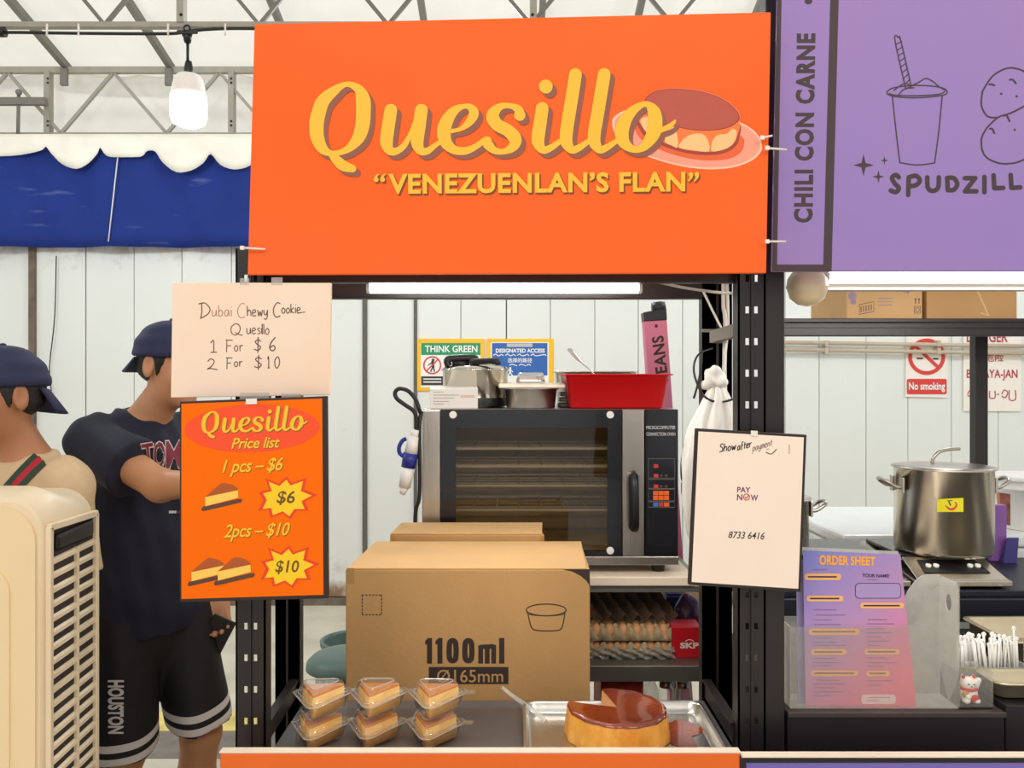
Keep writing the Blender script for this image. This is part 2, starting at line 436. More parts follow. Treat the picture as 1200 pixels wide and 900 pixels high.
def nets(D, lo, h):
    S = D < 0; n = np.array(D.shape)
    c = np.zeros(n-1, np.int8)
    for i in (0, 1):
        for j in (0, 1):
            for k in (0, 1): c += S[i:n[0]-1+i, j:n[1]-1+j, k:n[2]-1+k]
    act = np.argwhere((c > 0) & (c < 8)); idx = np.full(n-1, -1, np.int64); idx[tuple(act.T)] = np.arange(len(act))
    acc = np.zeros((len(act), 3)); cnt = np.zeros(len(act))
    for axs in range(3):
        o1, o2 = [a for a in range(3) if a != axs]
        for u in (0, 1):
            for v in (0, 1):
                a = act.copy(); a[:, o1] += u; a[:, o2] += v; b = a.copy(); b[:, axs] += 1
                da = D[tuple(a.T)]; db = D[tuple(b.T)]; m = (da < 0) != (db < 0)
                t = np.where(m, da/np.where(m, da-db, 1), 0)
                p = a-act; p = p.astype(float); p[:, axs] += t
                acc[m] += p[m]; cnt[m] += 1
    V = lo+h*(act+acc/cnt[:, None])
    Fc = []
    for axs in range(3):
        o1, o2 = [(1, 2), (2, 0), (0, 1)][axs]
        sl0 = [slice(None)]*3; sl1 = [slice(None)]*3; sl0[axs] = slice(0, -1); sl1[axs] = slice(1, None)
        ch = S[tuple(sl0)] != S[tuple(sl1)]
        e = np.argwhere(ch); e = e[(e[:, o1] > 0) & (e[:, o2] > 0) & (e[:, o1] < n[o1]-1) & (e[:, o2] < n[o2]-1)]
        q = []
        for u, v in ((0, 0), (-1, 0), (-1, -1), (0, -1)):
            a = e.copy(); a[:, o1] += u; a[:, o2] += v; q.append(idx[tuple(a.T)])
        q = np.stack(q, 1); fl = S[tuple(e.T)]
        q[~fl] = q[~fl][:, ::-1]
        Fc.append(q)
    return V, np.concatenate(Fc)
def field_obj(name, VF, mats, parent=None, matfn=None, smooth_it=0, loc=None, **props):
    V, Fc = VF
    if smooth_it:
        e = np.concatenate([Fc[:, [0, 1]], Fc[:, [1, 2]], Fc[:, [2, 3]], Fc[:, [3, 0]]]); e = np.concatenate([e, e[:, ::-1]])
        for _ in range(smooth_it):
            a = np.zeros_like(V); cn = np.zeros(len(V)); np.add.at(a, e[:, 0], V[e[:, 1]]); np.add.at(cn, e[:, 0], 1)
            V = V*.5+.5*a/np.maximum(cn, 1)[:, None]
    mats = mats if isinstance(mats, (list, tuple)) else [mats]
    org = ORG[parent.name] if parent is not None else Vector(loc) if loc is not None else Vector((V[:, 0].mean(), V[:, 1].mean(), V[:, 2].min()))
    me = bpy.data.meshes.new(name); me.from_pydata((V-np.array(org)).tolist(), [], Fc.tolist())
    for m in mats: me.materials.append(m)
    me.polygons.foreach_set('use_smooth', [True]*len(Fc))
    if matfn is not None:
        cen = V[Fc].mean(1); me.polygons.foreach_set('material_index', matfn(cen).astype(np.int32))
    me.update()
    o = bpy.data.objects.new(name, me); col.objects.link(o)
    if parent is not None: o.parent = parent
    else: o.location = org
    ORG[o.name] = org
    for k, v in props.items(): o[k] = v
    return o
# ================================================================== camera, light
cam = bpy.data.cameras.new('camera'); cam.lens = F/1200*36; cam.sensor_width = 36; cam.clip_end = 60
co = bpy.data.objects.new('camera', cam); col.objects.link(co); co.location = CAM; co.rotation_euler = (PI/2, 0, 0)
sc = bpy.context.scene; sc.camera = co
sc.view_settings.view_transform = 'Standard'; sc.view_settings.look = 'None'; sc.view_settings.exposure = 0.0; sc.view_settings.gamma = 1; sc.view_settings.use_curve_mapping = False
W = bpy.data.worlds.new('hall'); sc.world = W; W.use_nodes = True
W.node_tree.nodes['Background'].inputs[0].default_value = (.985, 1, 1, 1); W.node_tree.nodes['Background'].inputs[1].default_value = .76
def lamp(name, kind, loc, e, rgb=(255, 255, 255), size=.2, sy=None, aim=None):
    l = bpy.data.lights.new(name, kind); l.energy = e; l.color = lin(rgb)[:3]
    if kind == 'AREA':
        l.size = size
        if sy: l.shape = 'RECTANGLE'; l.size_y = sy
    elif kind == 'POINT': l.shadow_soft_size = size
    o = bpy.data.objects.new(name, l); col.objects.link(o); o.location = loc
    if aim is not None: o.rotation_euler = (Vector(aim)-Vector(loc)).to_track_quat('-Z', 'Y').to_euler()
    return o
lamp('hall_light', 'AREA', (-1.6, -2.2, 4.2), 62, (255, 238, 220), 2.2, 1.2, (-.2, 2.2, 1.3))
lamp('hall_light', 'AREA', (2.2, -1.6, 4.2), 36, (255, 240, 224), 2.0, 1.2, (.6, 2.2, 1.3))
for x, y, e in ((-2.9, 3.9, 46), (-.4, 4.2, 46), (2.2, 4.2, 43), (4.6, 4.4, 37)):
    lamp('tent_fill', 'POINT', (x, y, 3.0), e, (244, 250, 255), .12)  # unseen point lamps added to brighten the back wall

# daylight on the outside of the tent, from behind and above
sl = bpy.data.lights.new('daylight', 'SUN'); sl.energy = 1.65; sl.angle = .05; sl.color = (1, .985, .95)
so_ = bpy.data.objects.new('daylight', sl); col.objects.link(so_); so_.location = (0, 8, 9); so_.rotation_euler = Vector((.05, -.5, -.87)).to_track_quat('-Z', 'Y').to_euler()

# ================================================================== materials
WHITEP = M('white_painted_board', (233, 234, 227), .5, noise=.03, scale=3)
BLACKM = M('black_powder_coat', (34, 26, 25), .42, .0, .12, 14)
BLACKP = M('black_plastic', (20, 19, 20), .4, noise=.05)
STEEL = M('brushed_steel', (196, 188, 176), .3, 1., .06, 30, .05, 160, stretch=(1, 1, .06))
STEELD = M('dull_steel', (150, 148, 142), .42, .85, .08, 12)
ALU = M('aluminium', (205, 202, 196), .28, 1., .05, 20, .05, 60)
TRUSS = M('galvanised_tube', (160, 156, 143), .55, .15, .08, 14)
GREYRAFT = M('grey_rafter_paint', (118, 115, 106), .6, 0, .08, 14)
WHITEPL = M('white_plastic', (238, 236, 230), .4, noise=.02)
CARD = M('corrugated_cardboard', (188, 146, 92), .8, 0, .06, 5, .08, 90)
CARD2 = M('pale_cardboard', (206, 164, 110), .8, 0, .05, 5, .08, 90)
INK = M('dark_brown_ink', (52, 38, 32), .7, noise=.05)
CABLE = M('cable_rubber', (24, 22, 22), .5, noise=.05)
CABLEW = M('white_cable_sheath', (214, 208, 196), .5, noise=.04)
TIE = M('white_nylon_tie', (238, 232, 222), .4, noise=.02)

# ================================================================== the setting
b = MB(); b.box(-9, 9, -3, 7.5, -.05, 0)
FLOORM = M('pale_concrete', (212, 205, 186), .85, 0, .12, 3.5, .1, 30, rgb2=(186, 180, 164))
b.build('floor', FLOORM, loc=(0, 0, 0), kind='structure')
b = MB(); b.box(-6, 2, 3.73, 3.95, 0, .004); b.build('trim_1', M('yellow_floor_paint', (222, 202, 122), .8, 0, .25, 9), kind='structure')
b = MB(); b.box(-6, 2, 3.46, 3.725, 0, .003); b.build('trim_2', M('dark_drain_cover', (124, 117, 110), .8, 0, .2, 12), kind='structure')

def wall_mat():
    m = M('weathered_white_hoarding', (226, 229, 224), .5, 0, .02, 2.0)
    nt = m.node_tree; bs = nt.nodes['Principled BSDF']; old = bs.inputs['Base Color'].links[0].from_socket
    tc = nt.nodes.new('ShaderNodeTexCoord'); sx = nt.nodes.new('ShaderNodeSeparateXYZ'); nt.links.new(tc.outputs['Object'], sx.inputs[0])
    n = nt.nodes.new('ShaderNodeTexNoise'); n.inputs['Scale'].default_value = 7; n.inputs['Detail'].default_value = 7; n.inputs['Roughness'].default_value = .65
    nt.links.new(tc.outputs['Object'], n.inputs['Vector'])
    # dirt gathers at the foot and along the top edge
    cur = nt.nodes.new('ShaderNodeValToRGB'); e = cur.color_ramp.elements
    e[0].position = 0; e[0].color = (1, 1, 1, 1); e[1].position = 1; e[1].color = (.62, .62, .62, 1)
    for p, v in ((.02, .9), (.07, .42), (.16, .3), (.9, .3), (.965, .42)):
        q = e.new(p); q.color = (v, v, v, 1)
    dv = nt.nodes.new('ShaderNodeMath'); dv.operation = 'DIVIDE'; dv.inputs[1].default_value = 2.56
    nt.links.new(sx.outputs[2], dv.inputs[0]); nt.links.new(dv.outputs[0], cur.inputs[0])
    mu = nt.nodes.new('ShaderNodeMath'); mu.operation = 'MULTIPLY'; nt.links.new(cur.outputs[0], mu.inputs[0]); nt.links.new(n.outputs['Fac'], mu.inputs[1])
    th = nt.nodes.new('ShaderNodeMapRange'); th.inputs['From Min'].default_value = .19; th.inputs['From Max'].default_value = .42
    nt.links.new(mu.outputs[0], th.inputs['Value'])
    mx = nt.nodes.new('ShaderNodeMix'); mx.data_type = 'RGBA'; nt.links.new(th.outputs[0], mx.inputs[0])
    nt.links.new(old, mx.inputs[6]); mx.inputs[7].default_value = lin((150, 118, 84)); nt.links.new(mx.outputs[2], bs.inputs['Base Color'])
    return m
WALLM = wall_mat(); YW = 5.9
SEAM = M('grey_seam_backing', (150, 148, 142), .8, noise=.2)  # grey backing that shows in the panel seams
b = MB(); b.box(-8, 8, YW+.03, YW+.06, 0, 2.55, 1)
xs = [-4.6, -4.0] + [wx(px, YW) for px in (-20,)] + [wx(40, YW)]
seams = [40, 100, 157, 213, 271, 328, 379, 429, 487, 540, 593, 645, 697, 748, 800, 860, 920, 960, 1015, 1064, 1115, 1170, 1225, 1290, 1360]
xw = [-7.5, -6, -5, wx(-20, YW)] + [wx(p, YW) for p in seams] + [5.5, 6.5, 7.5]
for i in range(len(xw)-1):
    g = .007 if (i > 0 and seams[min(max(i-4, 0), len(seams)-1)] in (429, 487, 593, 100)) else .0025
    b.box(xw[i]+g, xw[i+1]-.002, YW, YW+.03, .03+.02*((i*7) % 3), 2.55, 0, .002)
b.build('wall_back', [WALLM, SEAM], loc=(0, YW, 0), kind='structure')
b = MB(); b.box(wx(36, YW), wx(43, YW), YW-.03, YW, 0, 2.58); b.build('trim_3', M('rusty_steel_strip', (112, 98, 84), .7, .2, .35, 10), kind='structure')
b = MB(); b.box(wx(425, YW), wx(430.5, YW), YW-.012, YW, 0, 2.5); b.build('trim_4', M('dark_joint_strip', (96, 94, 88), .7, 0, .1), kind='structure')
b = MB(); b.box(wx(485, YW), wx(489, YW), YW-.012, YW, 0, 2.5); b.build('trim_5', MATS['dark_joint_strip'], kind='structure')
b = MB(); b.box(-7.5, 7.5, YW-.05, YW, 0, .045); b.build('baseboard_back', M('dirty_kerb', (112, 102, 88), .9, 0, .3, 14), kind='structure')

# tent cloth: sloping roof, gable behind the truss, scalloped valance, blue tarpaulin
ROOFM = M('white_tent_fabric', (232, 229, 220), .7, 0, .05, 1.6, .35, 3.0)
def thin_cloth(m, k=.55):
    """daylight soaks through the tent fabric"""
    nt = m.node_tree; bs = nt.nodes['Principled BSDF']; out = nt.nodes['Material Output']; tl = nt.nodes.new('ShaderNodeBsdfTranslucent'); tl.inputs[0].default_value = lin((244, 241, 232)); mx = nt.nodes.new('ShaderNodeMixShader'); mx.inputs[0].default_value = k
    nt.links.new(bs.outputs[0], mx.inputs[1]); nt.links.new(tl.outputs[0], mx.inputs[2]); nt.links.new(mx.outputs[0], out.inputs[0]); return m
thin_cloth(ROOFM)
def zroof(y): return 3.86+.25*(6.0-y)
g = [[(x, y, zroof(y)+.05+.02*math.sin(x*5+y*2)+.015*math.sin(y*9)+.012*math.sin(x*13+y*6)*math.sin(y*11-x*3)+.008*math.sin(x*27-y*9)) for x in np.linspace(-8, 8, 200)] for y in np.linspace(2.4, 6.3, 60)]
MB().sheet(g).build('ceiling', ROOFM, loc=(0, 4, 3.8), kind='structure')
g = [[(x, 6.25+.03*math.sin(x*2.3+z*3)+.012*math.sin(z*30), z) for x in np.linspace(-8, 8, 90)] for z in np.linspace(2.6, 3.875, 30)]
o = MB().sheet(g).build('gable_cloth', thin_cloth(M('dirty_white_canvas', (230, 225, 210), .75, 0, .06, 5, .25, 9, rgb2=(210, 203, 186))))
tag(o, 'creased off-white tent cloth closing the gable behind the far roof truss', 'tent cloth')
# valance
scal = [(-70, 180), (-40, 196), (-5, 183), (0, 183), (35, 180), (50, 176), (54, 172), (60, 180), (72, 192), (90, 198), (104, 192), (114, 180), (117, 173), (124, 182), (140, 184), (165, 184), (172, 177), (181, 177), (190, 190), (207, 202), (224, 200), (238, 190), (246, 180), (258, 193), (275, 199), (292, 194)]
px = 292
while px < 1500:
    scal += [(px+10, 182), (px+14, 180), (px+24, 194), (px+40, 200), (px+56, 193)]; px += 63
DV = 5.72
rows = []
for t in np.linspace(0, 1, 5):
    rows.append([(wx(x, DV), DV+.012*math.sin(x*.11)*t, wz(157, DV)*(1-t)+wz(y, DV)*t) for x, y in catmull(scal, 3)])
o = MB().sheet(rows, .003).build('tent_valance', M('white_valance_cloth', (236, 232, 220), .7, 0, .05, 6))
tag(o, 'scalloped white valance hanging along the tent edge over the blue tarpaulin', 'valance')
rows = []
for z in np.linspace(2.5, 3.2, 8):
    rows.append([(x, 5.8+.03*math.sin(x*7.5)+.012*math.sin(x*19+z*3), z) for x in np.linspace(-7, 7, 220)])
TARP = M('blue_tarpaulin', (34, 54, 128), .75, 0, .1, 2.5, spec=.15)
nt = TARP.node_tree; bs = nt.nodes['Principled BSDF']; old = bs.inputs['Base Color'].links[0].from_socket
tc = nt.nodes.new('ShaderNodeTexCoord'); mp = nt.nodes.new('ShaderNodeMapping'); mp.inputs['Rotation'].default_value = (0, .75, 0); mp.inputs['Scale'].default_value = (2, 3, 11)
n = nt.nodes.new('ShaderNodeTexNoise'); n.inputs['Scale'].default_value = 1.3; n.inputs['Detail'].default_value = 5
nt.links.new(tc.outputs['Object'], mp.inputs[0]); nt.links.new(mp.outputs[0], n.inputs['Vector'])
mr = nt.nodes.new('ShaderNodeMapRange'); mr.inputs['From Min'].default_value = .63; mr.inputs['From Max'].default_value = .78; mr.inputs['To Max'].default_value = .45
nt.links.new(n.outputs['Fac'], mr.inputs['Value']); mx = nt.nodes.new('ShaderNodeMix'); mx.data_type = 'RGBA'
nt.links.new(mr.outputs[0], mx.inputs[0]); nt.links.new(old, mx.inputs[6]); mx.inputs[7].default_value = lin((120, 140, 178)); nt.links.new(mx.outputs[2], bs.inputs['Base Color'])
o = MB().sheet(rows, .003).build('tarpaulin', TARP)
tag(o, 'scuffed dark blue tarpaulin hung between the white hoarding and the valance', 'tarpaulin')
b = MB(); b.tube([at(138, 184, 5.74), at(127, 283, 5.74)], .004, 6)
tag(b.build('hanging_string', TIE), 'thin white string hanging down the blue tarpaulin', 'string')

# trusses
YT = 6.0
t = thing('roof_truss', 'far grey roof truss with zigzag webs above the white valance', 'roof truss', (0, YT, 3.3), 'tent roof trusses')
MB().box(-7, 7, YT-.02, YT+.02, wz(86, YT), wz(79, YT)).build('top_chord', TRUSS, t)
MB().box(-7, 7, YT-.02, YT+.02, wz(162, YT), wz(156, YT)).build('bottom_chord', TRUSS, t)
for k in range(-2, 9):
    x = 57+215*k
    m = MB().box(wx(x-3.2, YT), wx(x+3.2, YT), YT-.03, YT+.03, wz(158, YT), wz(84, YT))
    for y in (92, 97, 142, 147): m.cyl(at(x-1, y, YT-.03), at(x-1, y, YT-.034), .009, n=8, mi=1)
    m.build('post', [TRUSS, BLACKP], t)
for k in range(-2, 11):
    a = 133+124*k
    MB().bar(at(a-1, 86, YT), at(a-61, 156, YT), .022).build('web', TRUSS, t)
    MB().bar(at(a+1, 86, YT), at(a+62, 156, YT), .022).build('web', TRUSS, t)
YN = 3.3
t = thing('roof_truss', 'near grey roof truss carrying the black lamp cable over the stall', 'roof truss', (0, YN, 2.9), 'tent roof trusses')
MB().box(-4, 4.2, YN-.015, YN+.015, wz(33, YN), wz(27, YN)).build('bottom_chord', TRUSS, t)
MB().box(-4, 4.2, YN-.015, YN+.015, 3.6, 3.63).build('top_chord', TRUSS, t)
for x in (-205, 213, 625, 1040):
    m = MB().box(wx(x-4, YN), wx(x+4, YN), YN-.02, YN+.02, wz(28, YN), 3.61); m.cyl(at(x-1, 17, YN-.02), at(x-1, 17, YN-.024), .006, n=8, mi=1)
    m.build('post', [TRUSS, BLACKP], t)
for x in (-44, 123, 304, 455, 622, 788, 950, 1110):
    for sgn in (-1, 1):
        MB().bar(at(x+sgn*2, 27, YN), at(x+sgn*2+sgn*160, -166, YN), .014).build('web', GREYRAFT, t)
for i, x in enumerate((-60, 78, 200, 349, 505, 632, 735, 860, 1000, 1120)):
    X = wx(x, YT)
    m = MB(); m.bar((X, YT+.03, 3.82), (X, 2.5, 3.82+.25*(YT-2.5)), .04, .05)
    m.box(X-.025, X+.025, YT-.045, YT-.02, 3.68, 3.80)
    tag(m.build('roof_rafter', GREYRAFT), 'slanting grey rafter carrying the tent roof cloth', 'rafter', 'tent rafters')
# bracket at the far left on the truss
m = MB(); m.tube([at(22, 105, 5.9), at(21, 160, 5.9)], .012, 8); m.bar(at(-10, 119, 5.9), at(54, 119, 5.9), .04, .05); m.ball(at(22, 108, 5.88), .022)
tag(m.build('pipe_clamp', GREYRAFT), 'grey clamp and upright pipe on the far truss at the far left', 'bracket')

# lamp cable and bulb
t = thing('string_cable', 'black lamp cable tied along the near roof truss', 'cable', at(150, 38, 3.27))
pts = [at(-60, 40, 3.27), at(5, 38, 3.27), at(90, 39, 3.27), at(195, 39.5, 3.27), at(218, 37, 3.27), at(250, 34, 3.27), at(300, 33.5, 3.27), at(420, 36, 3.27)]
MB().tube(catmull(pts, 4), .0065, 8).build('wire', CABLE, t)
m = MB(); m.hexa([at(207, 40, 3.25), at(232, 40, 3.25), at(232, 40, 3.29), at(207, 40, 3.29), at(207, 35, 3.25), at(232, 35, 3.25), at(232, 35, 3.29), at(207, 35, 3.29)], 0, .004)
m.cyl(at(219, 38, 3.27), at(220, 50, 3.27), .022, .012); m.tube([at(219, 33, 3.27)+Vector((.012*math.cos(a), 0, .012*math.sin(a))) for a in np.linspace(0, 6.28, 10)], .004, 6)
m.build('junction', BLACKP, t)
MB().cyl(at(-3, 37.5, 3.27), at(6, 37.5, 3.27), .02).build('connector', BLACKP, t)
for x in (55, 92, 197, 264):
    MB().tube([at(x, 28, 3.262), at(x, 34, 3.256), at(x, 42, 3.262)], .004, 6).build('cable_tie', TIE, t)
DB = 3.27
t = thing('light_bulb', 'big lit white bulb hanging from the black cable at the upper left', 'lamp', at(220, 152, DB))
MB().tube([at(220, 48, DB), at(220, 75, DB)], .006, 8).build('cord', CABLE, t)
m = MB(); m.lathe([(.001, 0), (.012, 0), (.016, -.02), (.018, -.03), (.02, -.075), (.001, -.076)], at(221, 72, DB)); m.build('socket', BLACKP, t)
MB().lathe([(.018, 0), (.042, -.006), (.054, -.022), (.061, -.05), (.065, -.078), (.066, -.087)], at(221, 86.5, DB)).build('bulb_neck', M('white_bulb_housing', (240, 234, 226), .4, noise=.02), t)
BULB = emit('lit_bulb_diffuser', (255, 250, 238), 9)
MB().lathe([(.067, 0), (.068, -.02), (.068, -.085), (.06, -.108), (.035, -.12), (.001, -.122)], at(221, 112, DB)).build('bulb_diffuser', BULB, t)

# wires and loops at the hoarding on the left
m = MB(); m.tube(catmull([at(66, 300, 5.86), at(64, 372, 5.86), at(58, 430, 5.86), at(60, 462, 5.85), at(52, 480, 5.85), at(57, 464, 5.85), at(53, 452, 5.85)], 4), .004, 6)
tag(m.build('hanging_wire', CABLE), 'thin dark wire hanging down the hoarding behind the man in beige', 'wire')
for x in (21, 58):
    m = MB(); m.tube(catmull([at(x-5, 286, 5.88), at(x-4, 274, 5.88), at(x, 270, 5.88), at(x+5, 274, 5.88), at(x+6, 287, 5.88)], 4), .006, 6)
    tag(m.build('lifting_loop', TIE), 'small pale rope loop on the top edge of the hoarding at the left', 'loop', 'rope loops on the hoarding')

# ================================================================== rack of the orange stall
def post(name, x0, x1, y0, dep, z0, z1, holes, parent, flip=1, hx=None):
    """perforated upright: a face plate with slots and two flanges"""
    m = MB(); w = x1-x0; th = .004; pitch = .07; hz = .0155; hw = .0085
    cs = hx or (x0+w*.34, x0+w*.66)
    z = z0
    hs = [h for h in holes if z0 < h < z1-.03]
    xsx = [x0]
    for c in cs: xsx += [c-hw/2, c+hw/2]
    xsx.append(x1)
    for h in hs:
        m.box(x0, x1, y0, y0+th, z, h-hz/2)
        for k in range(0, len(xsx)-1, 2): m.box(xsx[k], xsx[k+1], y0, y0+th, h-hz/2, h+hz/2)
        z = h+hz/2
    m.box(x0, x1, y0, y0+th, z, z1)
    m.box(x0, x0+th, y0, y0+dep, z0, z1); m.box(x1-th, x1, y0, y0+dep, z0, z1)
    m.box(x0+w*.46, x0+w*.54, y0-.004, y0, z0, z1)
    return m.build(name, BLACKM, parent)
YF, YB = 1.85, 2.16
t = thing('storage_rack', 'black slotted-upright rack holding the orange stall together', 'rack', (0, 2.0, 0))
hf = [wz(697-37.1*k, YF) for k in range(-14, 16)]
hl = [wz(734-37.1*k, YF) for k in range(-14, 16)]
hb = [wz(722+32*k, YB) for k in range(-18, 10)]
post('post', wx(276, YF), wx(311, YF), YF, .045, 0, 1.85, hl, t)
post('post', wx(865, YF), wx(897, YF), YF, .045, 0, 2.3, hf, t)
post('post', wx(322.5, YB), wx(351, YB), YB, .04, 0, 1.83, hb, t)
post('post', wx(823, YB), wx(858, YB), YB, .04, 0, 2.2, hb, t)
for z in (.765, 1.2, 1.88, .2):
    for xa, xb in ((wx(311, YF)-.01, wx(345, YB)), (wx(866, YF), wx(828, YB))):
        m = MB(); m.bar((xa, YF+.03, z), (xb, YB+.01, z), .012, .045); m.bar((xa, YF+.03, z+.02), (xb, YB+.01, z+.02), .022, .006)
        m.build('side_brace', BLACKM, t)
m = MB(); m.box(wx(290, 1.88), wx(885, 1.88), 1.88, 1.91, wz(331, 1.88), wz(304, 1.88), 0, .003); m.build('front_beam', BLACKM, t)
m = MB(); m.box(wx(350, YB), wx(830, YB), YB, YB+.03, wz(350, YB), wz(331, YB), 0, .003); m.box(wx(350, YB), wx(830, YB), YB-.006, YB, wz(347.5, YB), wz(346, YB), 0); m.build('rear_beam', BLACKM, t)
m = MB(); m.box(wx(317, YF), wx(862, YF), 1.765, 2.155, .715, .735, 0, .002); m.build('shelf_board', M('dark_grey_laminate', (96, 93, 92), .45, 0, .06, 9), t)
m = MB(); m.box(wx(311, YF), wx(866, YF), 1.852, 1.88, .66, .715); m.box(wx(350, YB), wx(830, YB), YB, YB+.03, .66, .715); m.build('shelf_beam', BLACKM, t)

# orange counter front, with its rounded top lip
ORF = M('orange_counter_laminate', (238, 106, 16), .3, 0, .04, 4, coat=.3)
yp = 1.735; zt = wz(881.5, yp)
m = MB(); m.box(wx(257, yp), wx(868, yp), yp, yp+.02, .001, zt, 0, .006, seg=3)
m.box(wx(257, yp), wx(868, yp), yp-.001, yp+.021, zt-.002, zt+.0012, 1, .0005)  # highlight on the top edge, painted as a pale strip
o = m.build('counter_apron', [ORF, M('edge_highlight_line', (240, 222, 200), .5, noise=.02)])
tag(o, 'glossy orange front board along the counter under the flan boxes', 'counter')
m = MB(); m.box(wx(869, yp), wx(1300, yp), yp, yp+.02, .001, wz(887, yp)); m.box(wx(869, yp), wx(1300, yp), yp-.003, yp, wz(893, yp), wz(887, yp), 1); m.box(wx(869, yp), wx(1300, yp), yp-.004, yp+.02, wz(887, yp), wz(885.6, yp), 2)
m.box(wx(869, yp), wx(874, yp), yp-.003, yp, .05, wz(893, yp), 1)
o = m.build('counter_apron', [M('purple_printed_board', (122, 104, 186), .5, 0, .05, 3), BLACKP, MATS['edge_highlight_line']])
tag(o, 'purple front board of the neighbouring counter at the lower right', 'counter')

# ================================================================== orange banner
ORG1 = M('orange_banner_print', (250, 100, 34), .65, 0, .04, 1.2, rgb2=(252, 112, 50), spec=.2)
YEL = M('yellow_print', (255, 190, 46), .55, noise=.02); BRN = M('brown_shadow_print', (146, 88, 70), .6, noise=.02)
BP = vplane(294, 1.80, 900, 1.733)
corners = [(290, 322), (898, 320), (903.5, 14), (298, 28)]
t = thing('banner_board', 'large orange banner board with yellow script lettering and a flan picture', 'sign', BP(600, 322))
m = MB(); fr = [BP(*c) for c in corners]; m.hexa([fr[0], fr[1], fr[1]-BP.n*.012, fr[0]-BP.n*.012, fr[3], fr[2], fr[2]-BP.n*.012, fr[3]-BP.n*.012], 0, .002); m.build('panel', ORG1, t)
g = G(BP)
def Z(org, s, pts): return [(org[0]+p[0]/s, org[1]+p[1]/s)+((p[2]/s,) if len(p) > 2 else ()) for p in pts]
zd = lambda p: Z((710, 90), 6, p)
CRE = M('cream_print', (250, 196, 132), .6, noise=.02); PIN = M('pink_plate_print', (249, 158, 132), .6, noise=.02); PIN2 = M('pale_pink_print', (252, 200, 172), .6, noise=.02)
DRD = M('caramel_print', (188, 84, 66), .6, noise=.02); DRD2 = M('dark_caramel_print', (164, 62, 46), .6, noise=.02); ORL = M('orange_flan_print', (255, 122, 52), .6, noise=.02)
plate = [(60, 280), (45, 330), (62, 400), (100, 455), (190, 515), (300, 563), (450, 610), (600, 640), (750, 650), (900, 636), (1020, 592), (1085, 535), (1098, 480), (1075, 420), (1030, 370), (940, 318), (800, 270), (600, 240), (350, 220), (150, 232)]
g.poly(catmull(zd(plate), 4, True), PIN2, 1)
cx, cy = 590, 440
g.poly(catmull(zd([(cx+(x-cx)*.97, cy+(y-cy)*.94) for x, y in plate]), 4, True), PIN, 2)
g.poly(catmull(zd([(205, 330), (230, 420), (330, 490), (470, 545), (620, 580), (760, 588), (880, 572), (950, 530), (972, 470), (955, 420), (800, 330), (500, 260), (260, 260)]), 4, True), M('orange_red_print', (236, 98, 46), .6, noise=.02), 3)
g.poly(catmull(zd([(222, 300), (240, 370), (290, 430), (400, 485), (550, 532), (700, 550), (830, 537), (910, 490), (938, 430), (930, 320), (700, 280), (400, 260)]), 4, True), DRD2, 4)
g.poly(catmull(zd([(235, 280), (255, 350), (310, 412), (420, 468), (560, 512), (700, 528), (820, 517), (895, 472), (922, 420), (930, 310), (700, 280), (400, 260)]), 4, True), ORL, 5)
g.poly(catmull(zd([(415, 455), (430, 390), (470, 350), (500, 400), (505, 495), (460, 482)]), 3, True), CRE, 6)
g.poly(catmull(zd([(515, 498), (545, 440), (600, 405), (670, 400), (715, 440), (725, 522), (640, 520)]), 3, True), CRE, 6)
g.poly(catmull(zd([(742, 522), (750, 450), (790, 408), (850, 400), (890, 365), (920, 385), (910, 440), (880, 485), (820, 513)]), 3, True), CRE, 6)
g.poly(catmull(zd([(245, 300), (258, 350), (300, 400), (330, 330), (300, 280)]), 3, True), CRE, 6)
tops = [(275, 165), (330, 110), (420, 87), (530, 85), (680, 105), (800, 145), (890, 205), (940, 275), (920, 322), (860, 357), (760, 376), (640, 376), (520, 357), (400, 312), (310, 245)]
g.poly(catmull(zd([(cx2*1.0+4, y-4) for cx2, y in tops]), 4, True), M('coral_print', (240, 120, 96), .6, noise=.02), 6.5)
g.poly(catmull(zd(tops), 4, True), DRD2, 7)
g.poly(catmull(zd([(605+(x-605)*.975, 228+(y-228)*.965) for x, y in tops]), 4, True), DRD, 8)
g.build('flan_picture', t)
zA = lambda p: Z((350, 75), 7.5, p); zB = lambda p: Z((490, 75), 7.5, p); zC = lambda p: Z((610, 75), 7.5, p)
